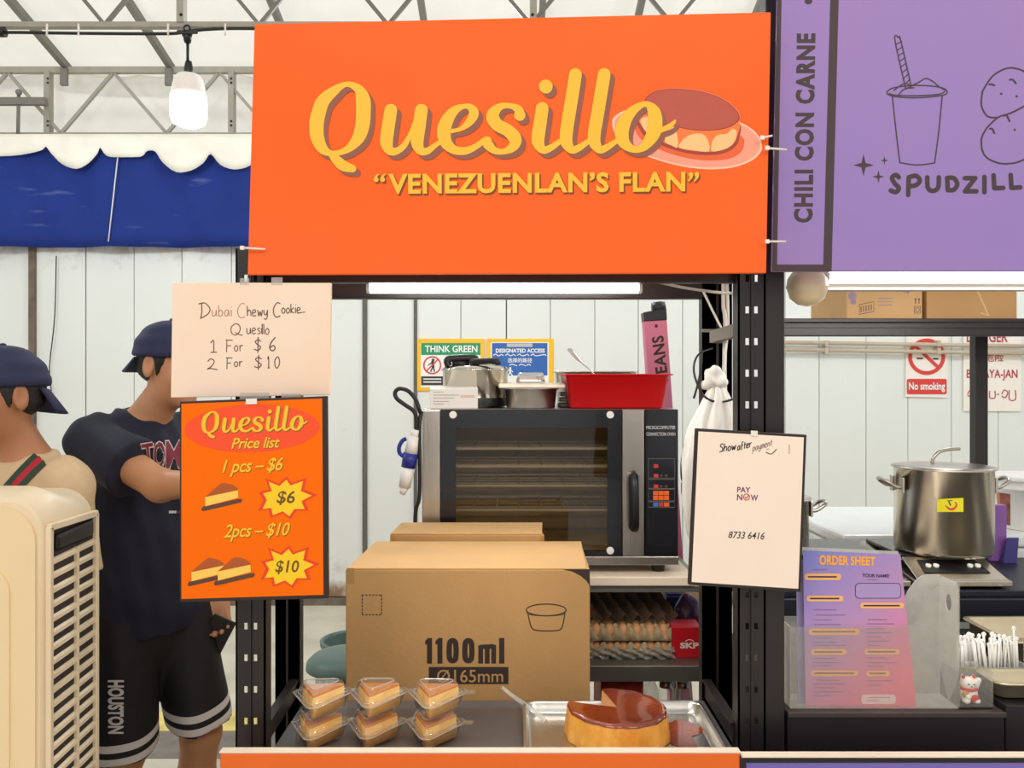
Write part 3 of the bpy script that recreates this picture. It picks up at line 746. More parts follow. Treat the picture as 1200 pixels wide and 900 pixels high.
QUES = [
 (zA([(415, 178, 46), (290, 252, 92), (212, 330, 118), (178, 420, 126), (157, 520, 128), (163, 640, 120), (212, 745, 92), (300, 786, 46), (425, 752, 62), (520, 655, 108), (560, 540, 126), (569, 400, 130), (563, 300, 124), (520, 215, 78)]), True),
 ([(388, 180, 7), (394, 187, 11), (402, 194, 12.5), (413, 197.5, 9)], False),
 (zA([(810, 405, 112), (795, 500, 114), (780, 600, 115), (772, 690, 112), (800, 758, 82), (860, 765, 62), (930, 712, 52), (985, 610, 40), (1020, 520, 40)]), False),
 (zA([(1078, 405, 112), (1060, 540, 114), (1042, 680, 112), (1070, 758, 80), (1130, 765, 60), (1200, 715, 46), (1240, 690, 40)]), False),
 (zB([(270, 592, 38), (370, 572, 38), (450, 510, 70), (490, 430, 88), (455, 378, 58), (400, 372, 44), (325, 405, 76), (260, 485, 108), (226, 590, 122), (245, 690, 106), (320, 755, 76), (420, 762, 66), (510, 722, 54), (590, 665, 50)]), False),
 (zB([(893, 450, 100), (875, 395, 72), (800, 366, 46), (715, 378, 66), (655, 450, 112), (690, 530, 110), (790, 585, 108), (852, 660, 116), (830, 730, 84), (750, 770, 50), (670, 758, 62), (614, 705, 90), (610, 672, 70)]), False),
 (zC([(190, 390, 112), (175, 500, 114), (158, 610, 116), (155, 690, 108), (195, 752, 72), (255, 742, 60), (350, 678, 46)]), False),
 (zC([(482, 92, 112), (455, 270, 114), (425, 450, 114), (402, 610, 114), (405, 690, 106), (450, 752, 72), (510, 738, 60), (592, 682, 46)]), False),
 (zC([(735, 92, 112), (705, 270, 114), (675, 450, 114), (648, 610, 114), (652, 690, 106), (697, 752, 72), (760, 732, 58), (845, 676, 44)]), False),
 (zd([(285, 191, 40), (215, 218, 56), (145, 290, 86), (112, 385, 98), (130, 465, 82), (200, 511, 46), (270, 488, 62), (330, 405, 96), (347, 320, 102), (335, 240, 88)]), True),
 (zd([(380, 378, 34), (440, 352, 36), (478, 320, 24), (488, 305, 12)]), False),
]
DOT = (610+222/7.5, 75+198/7.5, 8)
g = G(BP)
for lay, mt, sh in ((9, BRN, (5, 5.2)), (10, YEL, (0, 0))):
    for pts, cl in QUES: g.ribbon(pts, mt, lay, closed=cl, shift=sh, smooth=5)
    g.ell(DOT[0]+sh[0], DOT[1]+sh[1], 8, 8.2, mt, lay)
g.build('script_lettering', t)
g = G(BP)
for lay, mt, sh in ((9, M('dark_brown_print', (120, 66, 30), .6, noise=.02), (1.6, 1.8)), (10, YEL, (0, 0))):
    g.text('VENEZUENLAN’S FLAN', mt, [(455, 203.5), (803, 201), (803, 224.5), (455, 227.5)], lay, .032, shift=sh, sp=1.06)
    for x in (439, 446.5): g.ribbon([(x+4.5, 204, 1.5), (x+1.5, 207.5, 3), (x+1.8, 210.5, 5.6)], mt, lay, shift=sh)
    for x in (809, 816): g.ribbon([(x+.6, 204.5, 5.6), (x+.8, 207.5, 3.4), (x-2, 212, 1.5)], mt, lay, shift=sh)
g.build('block_lettering', t)

# ================================================================== purple banner
PUR = M('purple_banner_print', (142, 122, 192), .55, 0, .04, .9, rgb2=(166, 128, 188))
DKP = M('dark_brown_sign_print', (66, 50, 54), .6, noise=.03)
PP = vplane(907, 1.79, 1200, 1.77)
t = thing('banner_board', 'purple banner board with a cup drawing at the upper right', 'sign', PP(1100, 320))
m = MB(); cs = [(905, 318), (1420, 318), (1420, -120), (914.5, -120)]; fr = [PP(*c) for c in cs]
m.hexa([fr[0], fr[1], fr[1]-PP.n*.015, fr[0]-PP.n*.015, fr[3], fr[2], fr[2]-PP.n*.015, fr[3]-PP.n*.015], 0, .002); m.build('panel', PUR, t)
g = G(PP)
g.poly([(905, 318), (910.5, 318), (917, -60), (911.5, -60)], DKP, 1); g.poly([(964.5, 318), (974.5, 318), (984.5, -60), (974.5, -60)], DKP, 1); g.poly([(905, 318), (974, 318), (974, 310), (905, 310)], DKP, 1)
g.build('border', t)
g = G(PP)
def rot_text(g, s, m, quad, lay, bold, sp=1.1): g.text(s, m, quad, lay, bold, sp=sp)
rot_text(g, 'CHILI CON CARNE', DKP, [(930, 261), (933.5, 39), (956, 39), (952.5, 261)], 2, .045, 1.14)
g.ell(947.5, 1.5, 4.5, 3.5, DKP, 2)
zs = lambda p: Z((1030, 30), 4.2857, p)
g.build('dish_lettering', t); g = G(PP)
for st in ([(100, 762), (85, 750), (66, 764), (80, 793), (100, 815), (86, 836), (60, 828)], [(150, 762), (147, 850)], [(150, 762), (185, 754), (206, 776), (188, 800), (152, 807)], [(243, 762), (246, 814), (270, 830), (297, 814), (301, 762)], [(343, 765), (346, 825)], [(343, 765), (376, 766), (394, 796), (376, 824), (346, 826)], [(530, 760), (530, 836)]):
    g.ribbon(zs(st), DKP, 2, 5.4)
for st in ([(432, 766), (484, 766), (432, 832), (490, 832)], [(576, 752), (580, 816), (624, 815)], [(662, 750), (666, 815), (710, 812)]):
    P_ = zs(st)
    for k in range(len(P_)-1): g.ribbon([P_[k], P_[k+1]], DKP, 2, 5.4)
g.build('name_lettering', t); g = G(PP)
def star(x, y, rx, ry):
    P = []
    for k in range(4):
        a = k*PI/2; P.append((x+rx*math.cos(a), y+ry*math.sin(a))); a += PI/4; P.append((x+rx*.28*math.cos(a), y+ry*.28*math.sin(a)))
    g.poly(P, DKP, 2)
star(1012, 193.5, 12, 13); star(1029.5, 207, 7, 7.5); star(1036.5, 188, 4.5, 5)
g.build('sparkle_marks', t)
g = G(PP); LW = 1.5
for pts, cl in (([(40, 338), (75, 312), (190, 300), (300, 308), (342, 328), (320, 350), (190, 362), (80, 356)], True), ([(52, 342), (90, 350), (190, 352), (300, 345), (332, 330)], False), ([(68, 358), (85, 520), (105, 688)], False), ([(105, 688), (190, 700), (280, 690)], False), ([(318, 352), (302, 520), (280, 690)], False),
        ([(75, 325), (128, 290), (160, 300), (200, 285), (235, 265), (270, 280), (300, 305), (330, 322)], False), ([(100, 345), (130, 318), (175, 312)], False),
        ([(100, 60), (80, 70), (135, 318)], False), ([(100, 60), (110, 75), (162, 305)], False), ([(135, 318), (162, 305)], False)):
    g.ribbon(zs(pts), DKP, 2, LW, cl)
g_ = None
for k in range(8): g.ribbon(zs([(84+7*k, 95+28*k), (116+6*k, 92+27*k-14)]), DKP, 2, 1.2)
g.build('cup_drawing', t); g = G(PP)
g.ribbon(zs([(520, 330), (570, 255), (640, 215), (700, 218), (760, 245)]), DKP, 2, 2); g.ribbon(zs([(520, 330), (515, 400), (545, 455), (600, 462)]), DKP, 2, 2)
g.ribbon(zs([(545, 510), (600, 460), (660, 440), (729, 405), (760, 380)]), DKP, 2, 2); g.ribbon(zs([(545, 510), (515, 570), (530, 650), (600, 690), (680, 690), (740, 668)]), DKP, 2, 2)
for p in ((555, 295, 580, 300), (658, 272, 688, 290), (628, 452, 656, 480), (558, 518, 580, 540)): g.ribbon(zs([(p[0], p[1]), ((p[0]+p[2])/2, p[1]), (p[2], p[3])]), DKP, 2, 2.2)
for x, y in ((614, 342), (692, 355), (682, 523)): g.ell(*zs([(x, y)])[0], 1.5, 1.3, DKP, 2)
g.build('potato_drawing', t)

# cable ties holding the banners
for a, bq, lb in (((284, 290.5), (311, 292), 'white nylon tie at the lower left corner of the orange banner'), ((893, 161.5), (905, 159), 'upper white nylon tie joining the orange and purple banners'), ((899, 173.5), (922, 175.5), 'middle white nylon tie joining the orange and purple banners'), ((899, 283), (921, 283), 'lower white nylon tie joining the orange and purple banners')):
    m = MB(); D = 1.79 if a[0] < 400 else 1.722
    m.tube([at(*a, D), at(*bq, D)], .0022, 6); m.box(*[v for pr in zip(at(*a, D)-Vector((.004, .003, .004)), at(*a, D)+Vector((.004, .003, .004))) for v in pr])
    tag(m.build('cable_tie', TIE), lb, 'cable tie', 'cable ties on the banners')

# LED tubes
TUBE = emit('lit_led_tube', (255, 252, 244), 9)
def ledtube(px0, px1, py0, py1, D, label):
    t = thing('tube_light', label, 'lamp', at((px0+px1)/2, py1, D))
    r = (wz(py0, D)-wz(py1, D))/2; zc = wz((py0+py1)/2, D)
    MB().cyl((wx(px0+3, D), D, zc), (wx(px1-3, D), D, zc), r*.96).build('lamp_tube', TUBE, t)
    MB().box(wx(px0, D), wx(px1, D), D-r*.5, D+r*1.4, zc+r*.7, zc+r*1.5, 0, .002).build('batten', WHITEPL, t)
    for a, c in ((px0, px0+4), (px1-4, px1)): MB().cyl((wx(a, D), D, zc), (wx(c, D), D, zc), r*1.02).build('end_cap', WHITEPL, t)
ledtube(430, 752, 331, 344, 1.93, 'lit white LED tube under the orange banner')
ledtube(966, 1330, 318, 332, 1.90, 'lit white LED tube under the purple banner')
lamp('tube_glow', 'AREA', (-.02, 1.93, wz(348, 1.93)), 4, (255, 252, 244), .6, .03, (-.02, 2.5, 1.1))
lamp('tube_glow', 'AREA', (1.05, 1.90, wz(342, 1.9)), 4, (255, 252, 244), .7, .03, (1.05, 2.4, 1.1))
m = MB(); m.box(wx(968, 1.93), wx(1330, 1.93), 1.92, 1.96, wz(340, 1.93), wz(332.5, 1.93), 0, .002)
tag(m.build('lamp_rail', M('grey_aluminium_rail', (96, 92, 88), .7, 0, noise=.05, spec=.1)), 'grey aluminium rail under the tube on the purple banner', 'rail')
m = MB(); GD = 1.9; m.lathe([(.001, -.043), (.022, -.038), (.038, -.024), (.045, -.002), (.0455, .004), (.043, .02), (.034, .034), (.02, .042), (.001, .044)], at(946, 337, GD), 36)
m.cyl(at(946, 319, GD), at(946, 312, GD), .022, .022)
m.lathe([(.0458, -.001), (.0464, .002), (.0458, .005)], at(946, 337, GD), 36)
tag(m.build('globe_lamp', M('cream_globe_plastic', (226, 206, 168), .35, noise=.04)), 'unlit cream globe lamp beside the tube under the purple banner', 'lamp')
# wires to the tube
m = MB(); m.tube(catmull([at(750, 331, 1.95), at(772, 331, 1.95), at(800, 337, 2.0), at(835, 342, 2.05), at(864, 344, 1.95)], 4), .0035, 7); tag(m.build('lamp_wire', CABLEW), 'grey wire running from the tube light to the right post', 'wire')
m = MB(); m.tube(catmull([at(824, 341, 2.1), at(836, 366, 2.12), at(848, 390, 2.12), at(852, 402, 2.12)], 4), .003, 7); tag(m.build('lamp_wire', CABLEW), 'thin white wire slanting down to the grey clamp on the right rack post', 'wire')
m = MB(); m.bar(at(836, 395, 2.12), at(868, 386, 1.93), .02, .03); m.bar(at(822, 387.5, 2.14), at(842, 387.5, 2.14), .01, .008); m.cyl(at(841, 388, 2.10), at(841, 402, 2.10), .014)
tag(m.build('post_clamp', M('grey_painted_clamp', (120, 112, 104), .5, .2, .1)), 'grey clamp bar across the right rack posts above the plastic bag', 'clamp')
m = MB(); m.tube(catmull([at(848, 330, 2.14), at(848, 360, 2.14), at(850, 375, 2.13), at(849, 430, 2.13), at(850, 470, 2.13)], 3), .0055, 7); m.tube(catmull([at(852, 330, 2.135), at(853, 380, 2.135), at(848, 430, 2.125), at(846, 460, 2.12)], 3), .004, 7)
tag(m.build('power_cable', CABLEW), 'pair of pale cables running down the rear right rack post', 'cable')
m = MB(); m.tube(catmull([at(835, 408, 2.1), at(818, 416, 2.08), at(813, 435, 2.07), at(822, 460, 2.06), at(835, 470, 2.05), at(852, 470, 2.05), at(866, 462, 2.0), at(868, 440, 2.0)], 4), .0028, 6)
m.tube(catmull([at(823, 410, 2.1), at(820, 440, 2.08), at(813, 467, 2.08)], 4), .0028, 6)
tag(m.build('loose_cable', CABLE), 'thin black cable looping in front of the white plastic bag', 'cable')
# ================================================================== hanging signs
PAPER = M('warm_white_paper', (247, 226, 206), .7, 0, .03, 5, rgb2=(250, 218, 192))
def board(name, label, cs, D, th, mats, cat='sign', frame=0, D2=None):
    pl = vplane((cs[0][0]+cs[3][0])/2, D, (cs[1][0]+cs[2][0])/2, D2 or D)
    t = thing(name, label, cat, pl(*cs[3]))
    return t, pl
def slab(pl, cs, th, off=0., bevel=.0015, mb=None, mi=0):
    m = mb or MB(); tl, tr, br, bl = [pl(c[0], c[1], off) for c in cs]; d = -pl.n*th
    return m.hexa([bl, br, br+d, bl+d, tl, tr, tr+d, tl+d], mi, bevel)
def inset(cs, k):
    mx = sum(c[0] for c in cs)/4; my = sum(c[1] for c in cs)/4
    return [(c[0]+(k if c[0] < mx else -k), c[1]+(k if c[1] < my else -k)) for c in cs]

cs = [(202, 331), (388, 331.5), (386.5, 463), (200, 466)]
t, pl = board('handwritten_sign', 'pale handwritten board hanging above the orange price list', cs, 1.80, .012, None)
slab(pl, cs, .012).build('panel', [PAPER], t)
g = G(pl); zw = lambda x, y: (210+x/6.667, 335+y/6.667)
PEN = M('brown_pen_ink', (104, 76, 66), .7, noise=.1); PEN2 = M('faded_pen_ink', (176, 128, 108), .7, noise=.1)
def wd(s, x, y, h, **k):
    p = zw(x, y); g.word(s, p[0], p[1], h/6.667, k.pop('m', PEN), **k)
wd('D', 165, 242, 105, w=1.3, wid=1.15); wd('ubai', 258, 237, 82, w=1., m=PEN2, wid=.9); wd('C', 455, 245, 105, w=.9, m=PEN2, wid=.9); wd('hewy', 532, 236, 80, w=1.2, wid=.85, sp=.14)
wd('C', 735, 240, 105, w=1.3, wid=.8); wd('ookie', 800, 213, 72, w=1.2, sp=.14, wid=.9); g.ribbon([zw(925, 212), zw(985, 204)], PEN, 1, 1.)
wd('Q', 400, 382, 88, w=1.1, wid=1.15); wd('uesi', 528, 375, 75, w=1.1, sp=.14, wid=.9); wd('llo', 648, 378, 82, w=1.1, sp=.12, wid=.9)
wd('1', 245, 520, 92, w=1.2, wid=1.3); wd('F', 365, 518, 95, w=1.1); wd('or', 430, 510, 78, w=1.1, wid=.9); wd('$', 588, 505, 88, w=1.3, wid=1.1); wd('6', 705, 508, 105, w=1.4)
wd('2', 220, 655, 85, w=1.2, wid=1.5); wd('F', 368, 650, 88, w=1.1); wd('or', 430, 630, 68, w=1.1, wid=1.); wd('$', 590, 640, 85, w=1.3, wid=1.2); wd('1', 690, 642, 88, w=1.2, wid=.5); wd('0', 742, 640, 85, w=1.2)
g.build('handwriting', t)
CTAPE = clear('clear_tape', body=.35)
for a, bq in (((281, 326), (292, 334)), ((318, 325), (331, 334)), ((281, 460), (315, 468)), ((330, 461), (352, 467))): slab(pl, [(a[0], a[1]), (bq[0], a[1]), (bq[0], bq[1]), (a[0], bq[1])], .0006, .0008, 0).build('tape', CTAPE, t)

# price list
cs = [(210.5, 470.5), (383, 464), (384.5, 701.5), (210.5, 706)]
t, pl = board('price_list', 'orange price list with slices of flan in a thin black frame', cs, 1.765, .012, None)
slab(pl, cs, .014).build('frame', [M('black_frame', (40, 24, 20), .4, noise=.05)], t)
ORP = M('orange_price_print', (255, 112, 0), .65, 0, .02, 2, spec=.15); inn = [(212.6, 473.2), (377.5, 467), (379, 697), (212.6, 702)]
slab(pl, inn, .001, .0002, 0).build('poster', [ORP], t)
g = G(pl, .0002); B0 = 3
g.ell(295.5, 502, 79, 28, M('red_oval_print', (250, 78, 28), .6, noise=.02), B0, rot=-.03)
YG = M('yellow_green_print', (250, 196, 40), .6, noise=.02); OLV = M('olive_shadow_print', (150, 92, 20), .6, noise=.03); OLV2 = M('brown_price_print', (110, 82, 22), .6, noise=.03)
def mapq(x, y): u = (x-362.4)/430.6; return 236+124.5*u, 477.3+(y-80)*.2985-2.5*u
for lay, mt, sh in ((B0+1, OLV, (1.1, 1.2)), (B0+2, YG, (0, 0))):
    for pts, c in QUES: g.ribbon([mapq(p[0], p[1])+(p[2]*.29,) for p in pts], mt, lay, closed=c, shift=sh, smooth=4)
    q = mapq(DOT[0], DOT[1]); g.ell(q[0]+sh[0], q[1]+sh[1], 2.4, 2.4, mt, lay, 14)
    for s, qd, bo in (('Price list', [(271, 513.5), (328, 511.5), (328, 524.5), (271, 526)], .012), ('1 pcs – $6', [(261, 539), (332, 535.5), (331, 556), (260, 559)], .012), ('2pcs – $10', [(263, 614.5), (340, 612), (339, 632), (262, 635)], .012)):
        g.text(s, mt, qd, lay, bo, .28, .95, shift=(sh[0]*.7, sh[1]*.7))
g.build('lettering', t)
g = G(pl, .0002)
zp = lambda p: Z((205, 460), 6.43, p)
DKS = M('dark_plate_print', (92, 60, 44), .6, noise=.02); SLC = M('yellow_slice_print', (255, 206, 88), .6, noise=.02); CRM = M('caramel_slice_print', (176, 84, 30), .6, noise=.02)
for dx, dy, l0 in ((0, 0, B0), (-16.2, 88, B0), (14.7, 87.2, B0+3)):
    sh = lambda P: [(x+dx, y+dy) for x, y in zp(P)]
    g.poly(sh([(198, 878), (215, 855), (228, 858), (470, 803), (500, 800), (508, 812), (498, 828), (235, 890), (208, 894)]), DKS, l0)
    g.poly(sh([(226, 786), (475, 733), (477, 792), (230, 857)]), SLC, l0+1)
    g.poly(sh([(226, 788), (345, 686), (375, 681), (430, 695), (470, 720), (475, 736)]), CRM, l0+2)
    g.build('slice_picture', t); g = G(pl, .0002)
g = G(pl, .0002); RDB = M('red_burst_print', (238, 62, 20), .6, noise=.02); YLB = M('yellow_burst_print', (255, 206, 16), .6, noise=.02)
zq = lambda p: Z((205, 590), 6.486, p)
spike = [(868, 318), (905, 370), (1020, 330), (1000, 420), (1100, 460), (1005, 510), (1035, 580), (940, 580), (895, 645), (835, 600), (745, 635), (730, 570), (650, 580), (690, 500), (655, 440), (735, 420), (705, 335), (805, 375)]
for dx, dy, tx, qd in ((-2.7, -81, '$6', (324, 575, 345.5, 592)), (0, 0, '$10', (322.5, 656.5, 350.5, 673))):
    g.poly([(x+dx, y+dy) for x, y in zq(spike)], RDB, B0)
    g.poly([(x+dx-.6, y+dy+.4) for x, y in zq([(870+(x-870)*.83, 480+(y-480)*.85) for x, y in spike])], YLB, B0+1)
    g.text(tx, OLV2, qd, B0+2, .018, .18)
    g.build('price_burst', t); g = G(pl, .0002)
slab(pl, [(288, 467.5), (301, 467), (301, 473.5), (288, 474)], .0006, .0035, 0).build('tape', MATS.get('tape_white') or M('tape_white', (244, 232, 220), .5, noise=.03), t)

# payment sign (its square code is left out, the writing stays)
cs = [(815.5, 502), (945.5, 509.5), (938.5, 694), (807, 685.5)]
t, pl = board('payment_sign', 'white payment notice in a black frame, tilted on the right post', cs, 1.80, .012, None)
slab(pl, cs, .014).build('frame', [MATS['black_frame']], t)
slab(pl, [(818.5, 505.5), (942, 512.5), (935.5, 690), (810.5, 682)], .001, .0002, 0).build('poster', [M('cream_paper', (252, 232, 214), .65, 0, .02, 4)], t)
g = G(pl); INKB = M('black_marker', (44, 34, 36), .6, noise=.1); FADE = M('faded_marker', (150, 128, 120), .6, noise=.1)
g.word('Show', 843, 530, 9.5, INKB, 1.2, 3, sp=.14, up=.16, slant=.12, wid=.85); g.word('after', 864, 528, 8.5, INKB, 1.1, 3, sp=.1, up=.26, slant=.1, wid=.75); g.word('payment', 882, 529, 8, FADE, .9, 3, sp=.1, up=.3, slant=.1, wid=.75)
g.ribbon([(897.5, 530), (904, 532), (910, 526.5)], INKB, 3, 1.); g.ribbon([(898, 527), (901, 526)], FADE, 3, .8); g.ribbon([(925, 521), (925, 532)], FADE, 3, .8)
g.text('8733 6416', INKB, [(854, 622.5), (896, 624), (895.5, 632.5), (853.5, 630.5)], 3, .008, .2)
g.build('handwriting', t)
g = G(pl); VIO = M('violet_print', (118, 44, 104), .6, noise=.03); REDP = M('red_print', (214, 56, 50), .6, noise=.03)
g.text('PAY', VIO, [(864, 570.5), (879.5, 571), (879.3, 577.5), (863.8, 577)], 3, .02); g.text('N', VIO, [(863.8, 579), (870, 579.2), (869.8, 586.5), (863.6, 586.3)], 3, .02); g.text('W', VIO, [(879.8, 579.7), (888.5, 580), (888.3, 587), (879.6, 586.7)], 3, .02)
g.ring(874.8, 582.5, 3.4, 3.6, 1.1, REDP, 3); g.ribbon([(873, 582), (874.6, 584), (877.6, 579.4)], REDP, 3, 1.1)
g.build('logo', t)
slab(pl, [(880, 504.5), (888, 505), (888, 511), (880, 510.5)], .0006, .003, 0).build('tape', MATS['tape_white'], t)

# ================================================================== counter: serving board, tray, flan, boxes
ZS = .735
m = MB(); pts = [(wx(345, 1.80), 1.79), (wx(622, 1.80), 1.79), (wx(615, 2.08), 2.08), (wx(352, 2.08), 2.08)]
m.hexa([Vector((x, y, ZS+.0005)) for x, y in pts]+[Vector((x, y, ZS+.01)) for x, y in pts], 0, .002)
tag(m.build('serving_board', M('dark_slate_board', (88, 80, 76), .45, 0, .05, 12)), 'flat dark board under the boxed flan slices', 'board')
ZP = ZS+.01
# aluminium tray
def rrect2(x0, x1, y0, y1, r, n=5):
    P = []
    for cx, cy, a0 in ((x1-r, y0+r, -90), (x1-r, y1-r, 0), (x0+r, y1-r, 90), (x0+r, y0+r, 180)):
        for k in range(n+1):
            a = math.radians(a0+k*90/n); P.append((cx+r*math.cos(a), cy+r*math.sin(a)))
    return P
def pan(mb, x0, x1, y0, y1, z0, z1, r, th, taper, lip, mi=0, n=5, mat=None):
    """open pan: outer wall, rolled lip, inner wall and floor"""
    rings = []
    def ring(ins, z): rings.append([Vector((x, y, z)) for x, y in rrect2(x0+ins, x1-ins, y0+ins, y1-ins, max(.004, r-ins*.6), n)])
    ring(taper+.01, z0); ring(taper, z0+.004); ring(lip+.001, z1-.004); ring(0, z1-.005); ring(-.001, z1-.002); ring(0, z1); ring(lip, z1-.001); ring(lip+th, z1-.005); ring(taper+th, z0+.006); ring(taper+th+.008, z0+th+.001)
    k = len(rings[0]); V = [p if mat is None else mat @ p for R in rings for p in R]
    mb.add(V, [[i*k+j, i*k+(j+1) % k, (i+1)*k+(j+1) % k, (i+1)*k+j] for i in range(len(rings)-1) for j in range(k)], mi, True)
    o = len(mb.v)-len(V)
    mb.f += [[o+j for j in range(k)], [o+(len(rings)-1)*k+j for j in range(k)]]; mb.m += [mi, mi]; mb.s += [False, False]
    return mb
m = MB(); pan(m, .026, .466, 1.778, 2.075, ZS+.001, ZS+.03, .03, .002, .012, .006)
tag(m.build('baking_tray', ALU), 'shallow shiny aluminium tray holding the big cut flan', 'tray')
# flan
FLAN = M('baked_custard', (255, 190, 84), .45, 0, .1, 22, .5, 55, rgb2=(226, 142, 34), stretch=(1, 1, .5)); CARA = M('caramel_glaze', (150, 62, 16), .12, 0, .12, 8, coat=.7, rgb2=(112, 36, 8)); CUT = M('cut_custard', (240, 178, 112), .5, 0, .06, 30)
fx, fy, R, H = .243, 1.935, .121, .066
t = thing('flan', 'large round yellow flan with a slice cut out, glossy with caramel, on the tray', 'flan', (fx, fy, ZS+.004))
a0, a1 = math.radians(168), math.radians(462)
m = MB(); zb = ZS+.0042; N = 72; V = []
prof = [(.2, 0), (.985, 0), (1.0, .05), (.985, .3), (.965, .6), (.94, .88), (.915, .98)]
rows = []
for j in range(N+1):
    a = a0+(a1-a0)*j/N; w = 1+.012*math.sin(a*13)+.008*math.sin(a*29+1)
    rows.append([(fx+R*r*w*math.cos(a), fy+R*r*w*math.sin(a), zb+H*z*(1+.05*math.cos(a-PI))) for r, z in prof])
m.sheet([[row[i] for row in rows] for i in range(len(prof))])
m.build('custard', FLAN, t)
m = MB(); rows = []
for j in range(N+1):
    a = a0+(a1-a0)*j/N; k = (1+.05*math.cos(a-PI))
    w = 1+.012*math.sin(a*13)+.008*math.sin(a*29+1)
    rows.append([(fx+R*r*w*math.cos(a), fy+R*r*w*math.sin(a), zb+H*z*(1+.05*math.cos(a-PI)*min(1, r))) for r, z in ((.944, .9), (.93, .985), (.89, 1.01), (.8, .99), (.5, .965), (.2, .96), (.001, .96))])
m.sheet([[row[i] for row in rows] for i in range(7)]); m.build('caramel_top', CARA, t)
m = MB()
for a in (a0, a1):
    k = 1+.05*math.cos(a-PI); P = [(0, 0), (.985, 0), (1, .05), (.965, .6), (.93, .9), (.9, .96), (0, .955)]
    m.add([(fx+R*r*math.cos(a), fy+R*r*math.sin(a), zb+H*z) for r, z in P], [list(range(len(P)))])
m.build('cut_face', CUT, t)
# runny caramel on the tray
m = MB(); P = []
for k in range(40):
    a = 2*PI*k/40; r = .06*(1+.25*math.sin(3*a)+.15*math.sin(5*a+1)); P.append((fx+.145+r*.8*math.cos(a), 1.945+r*1.3*math.sin(a), ZS+.0045))
m.extrude(P, (0, 0, .0012), smooth=True); o = m.build('caramel_puddle', CARA); tag(o, 'dark caramel puddle on the tray to the right of the flan', 'caramel')
# plastic knife
m = MB(); p = catmull([at(588, 805, 2.1), at(600, 815, 2.085), at(616, 826, 2.055), at(630, 836, 2.02), at(639, 845, 1.985)], 5)
m.tube(p, [.0045+.002*math.sin(i/len(p)*3) for i in range(len(p))], 8, flat=.45)
tag(m.build('plastic_knife', clear('clear_cutlery', body=.35)), 'clear plastic knife leaning on the left back rim of the tray', 'knife')

# boxed slices
CLAM = clear('clear_clamshell', (252, 251, 248), body=.06, gloss=1.6, rough=.06)
def tri(ay, by, w, ax, r, n=5):
    """rounded triangle with its point towards -Y"""
    C = [Vector((ax, ay)), Vector((w/2, by)), Vector((-w/2, by))]; P = []
    for i in range(3):
        p = C[i]; a = (C[i-1]-p).normalized(); c = (C[(i+1) % 3]-p).normalized()
        half = a.angle(c)/2; dd = r/math.tan(half); ce = p+(a+c).normalized()*(r/math.sin(half))
        s = p+a*dd-ce; e = p+c*dd-ce; an = math.atan2(s.y, s.x); en = math.atan2(e.y, e.x)
        while en-an > PI: en -= 2*PI
        while en-an < -PI: en += 2*PI
        for k in range(n+1):
            th = an+(en-an)*k/n; P.append((ce.x+r*math.cos(th), ce.y+r*math.sin(th)))
    return P
def loft(mb, rings, mi=0, cap0=False, cap1=False):
    k = len(rings[0][0]); V = [Vector((x, y, z)) for P, z in rings for x, y in P]
    mb.add(V, [[i*k+j, i*k+(j+1) % k, (i+1)*k+(j+1) % k, (i+1)*k+j] for i in range(len(rings)-1) for j in range(k)], mi, True)
    o = len(mb.v)-len(V)
    if cap0: mb.f.append([o+j for j in range(k)]); mb.m.append(mi); mb.s.append(False)
    if cap1: mb.f.append([o+(len(rings)-1)*k+j for j in range(k)]); mb.m.append(mi); mb.s.append(False)
    return mb
GLINT = clear('rim_glint', body=.42, gloss=1.5, rough=.1)  # milky edge tubes added so the clear plastic shows light lines
UH = .068; AX = -.012
def make_box(loc, label):
    t = thing('food_box', label, 'food box', (0, 0, 0), 'boxed flan slices')
    m = MB(); loft(m, [(tri(-.045, .04, .108, AX, .012), .0006), (tri(-.05, .044, .118, AX, .012), .004), (tri(-.062, .054, .14, AX, .014), .031), (tri(-.074, .062, .16, AX, .018), .032), (tri(-.074, .062, .16, AX, .018), .034), (tri(-.061, .053, .138, AX, .014), .0335)], 0, True)
    m.box(.058, .082, .028, .046, .032, .035, 0, .001); m.build('base', CLAM, t)
    m = MB(); m.tube([(x, y, .0335) for x, y in tri(-.0745, .0625, .161, AX, .018)], .0016, 6, closed=True); m.build('rim', GLINT, t)
    m = MB(); loft(m, [(tri(-.0735, .0615, .159, AX, .018), .0352), (tri(-.061, .052, .137, AX, .014), .0358), (tri(-.046, .042, .11, AX, .013), .062), (tri(-.041, .038, .1, AX, .012), .0655), (tri(-.036, .034, .092, AX, .012), .066), (tri(-.033, .032, .086, AX, .012), .0645)], 0, False, True)
    m.box(.06, .085, .026, .044, .0356, .0385, 0, .001); m.tube([(x, y, .0655) for x, y in tri(-.037, .035, .094, AX, .012)], .0015, 6, closed=True, mi=1); m.tube([(x, y, .038) for x, y in tri(-.059, .05, .134, AX, .014)], .0012, 6, closed=True, mi=1); m.build('lid', [CLAM, GLINT], t)
    t.location = loc; t['label'] = label
    return t
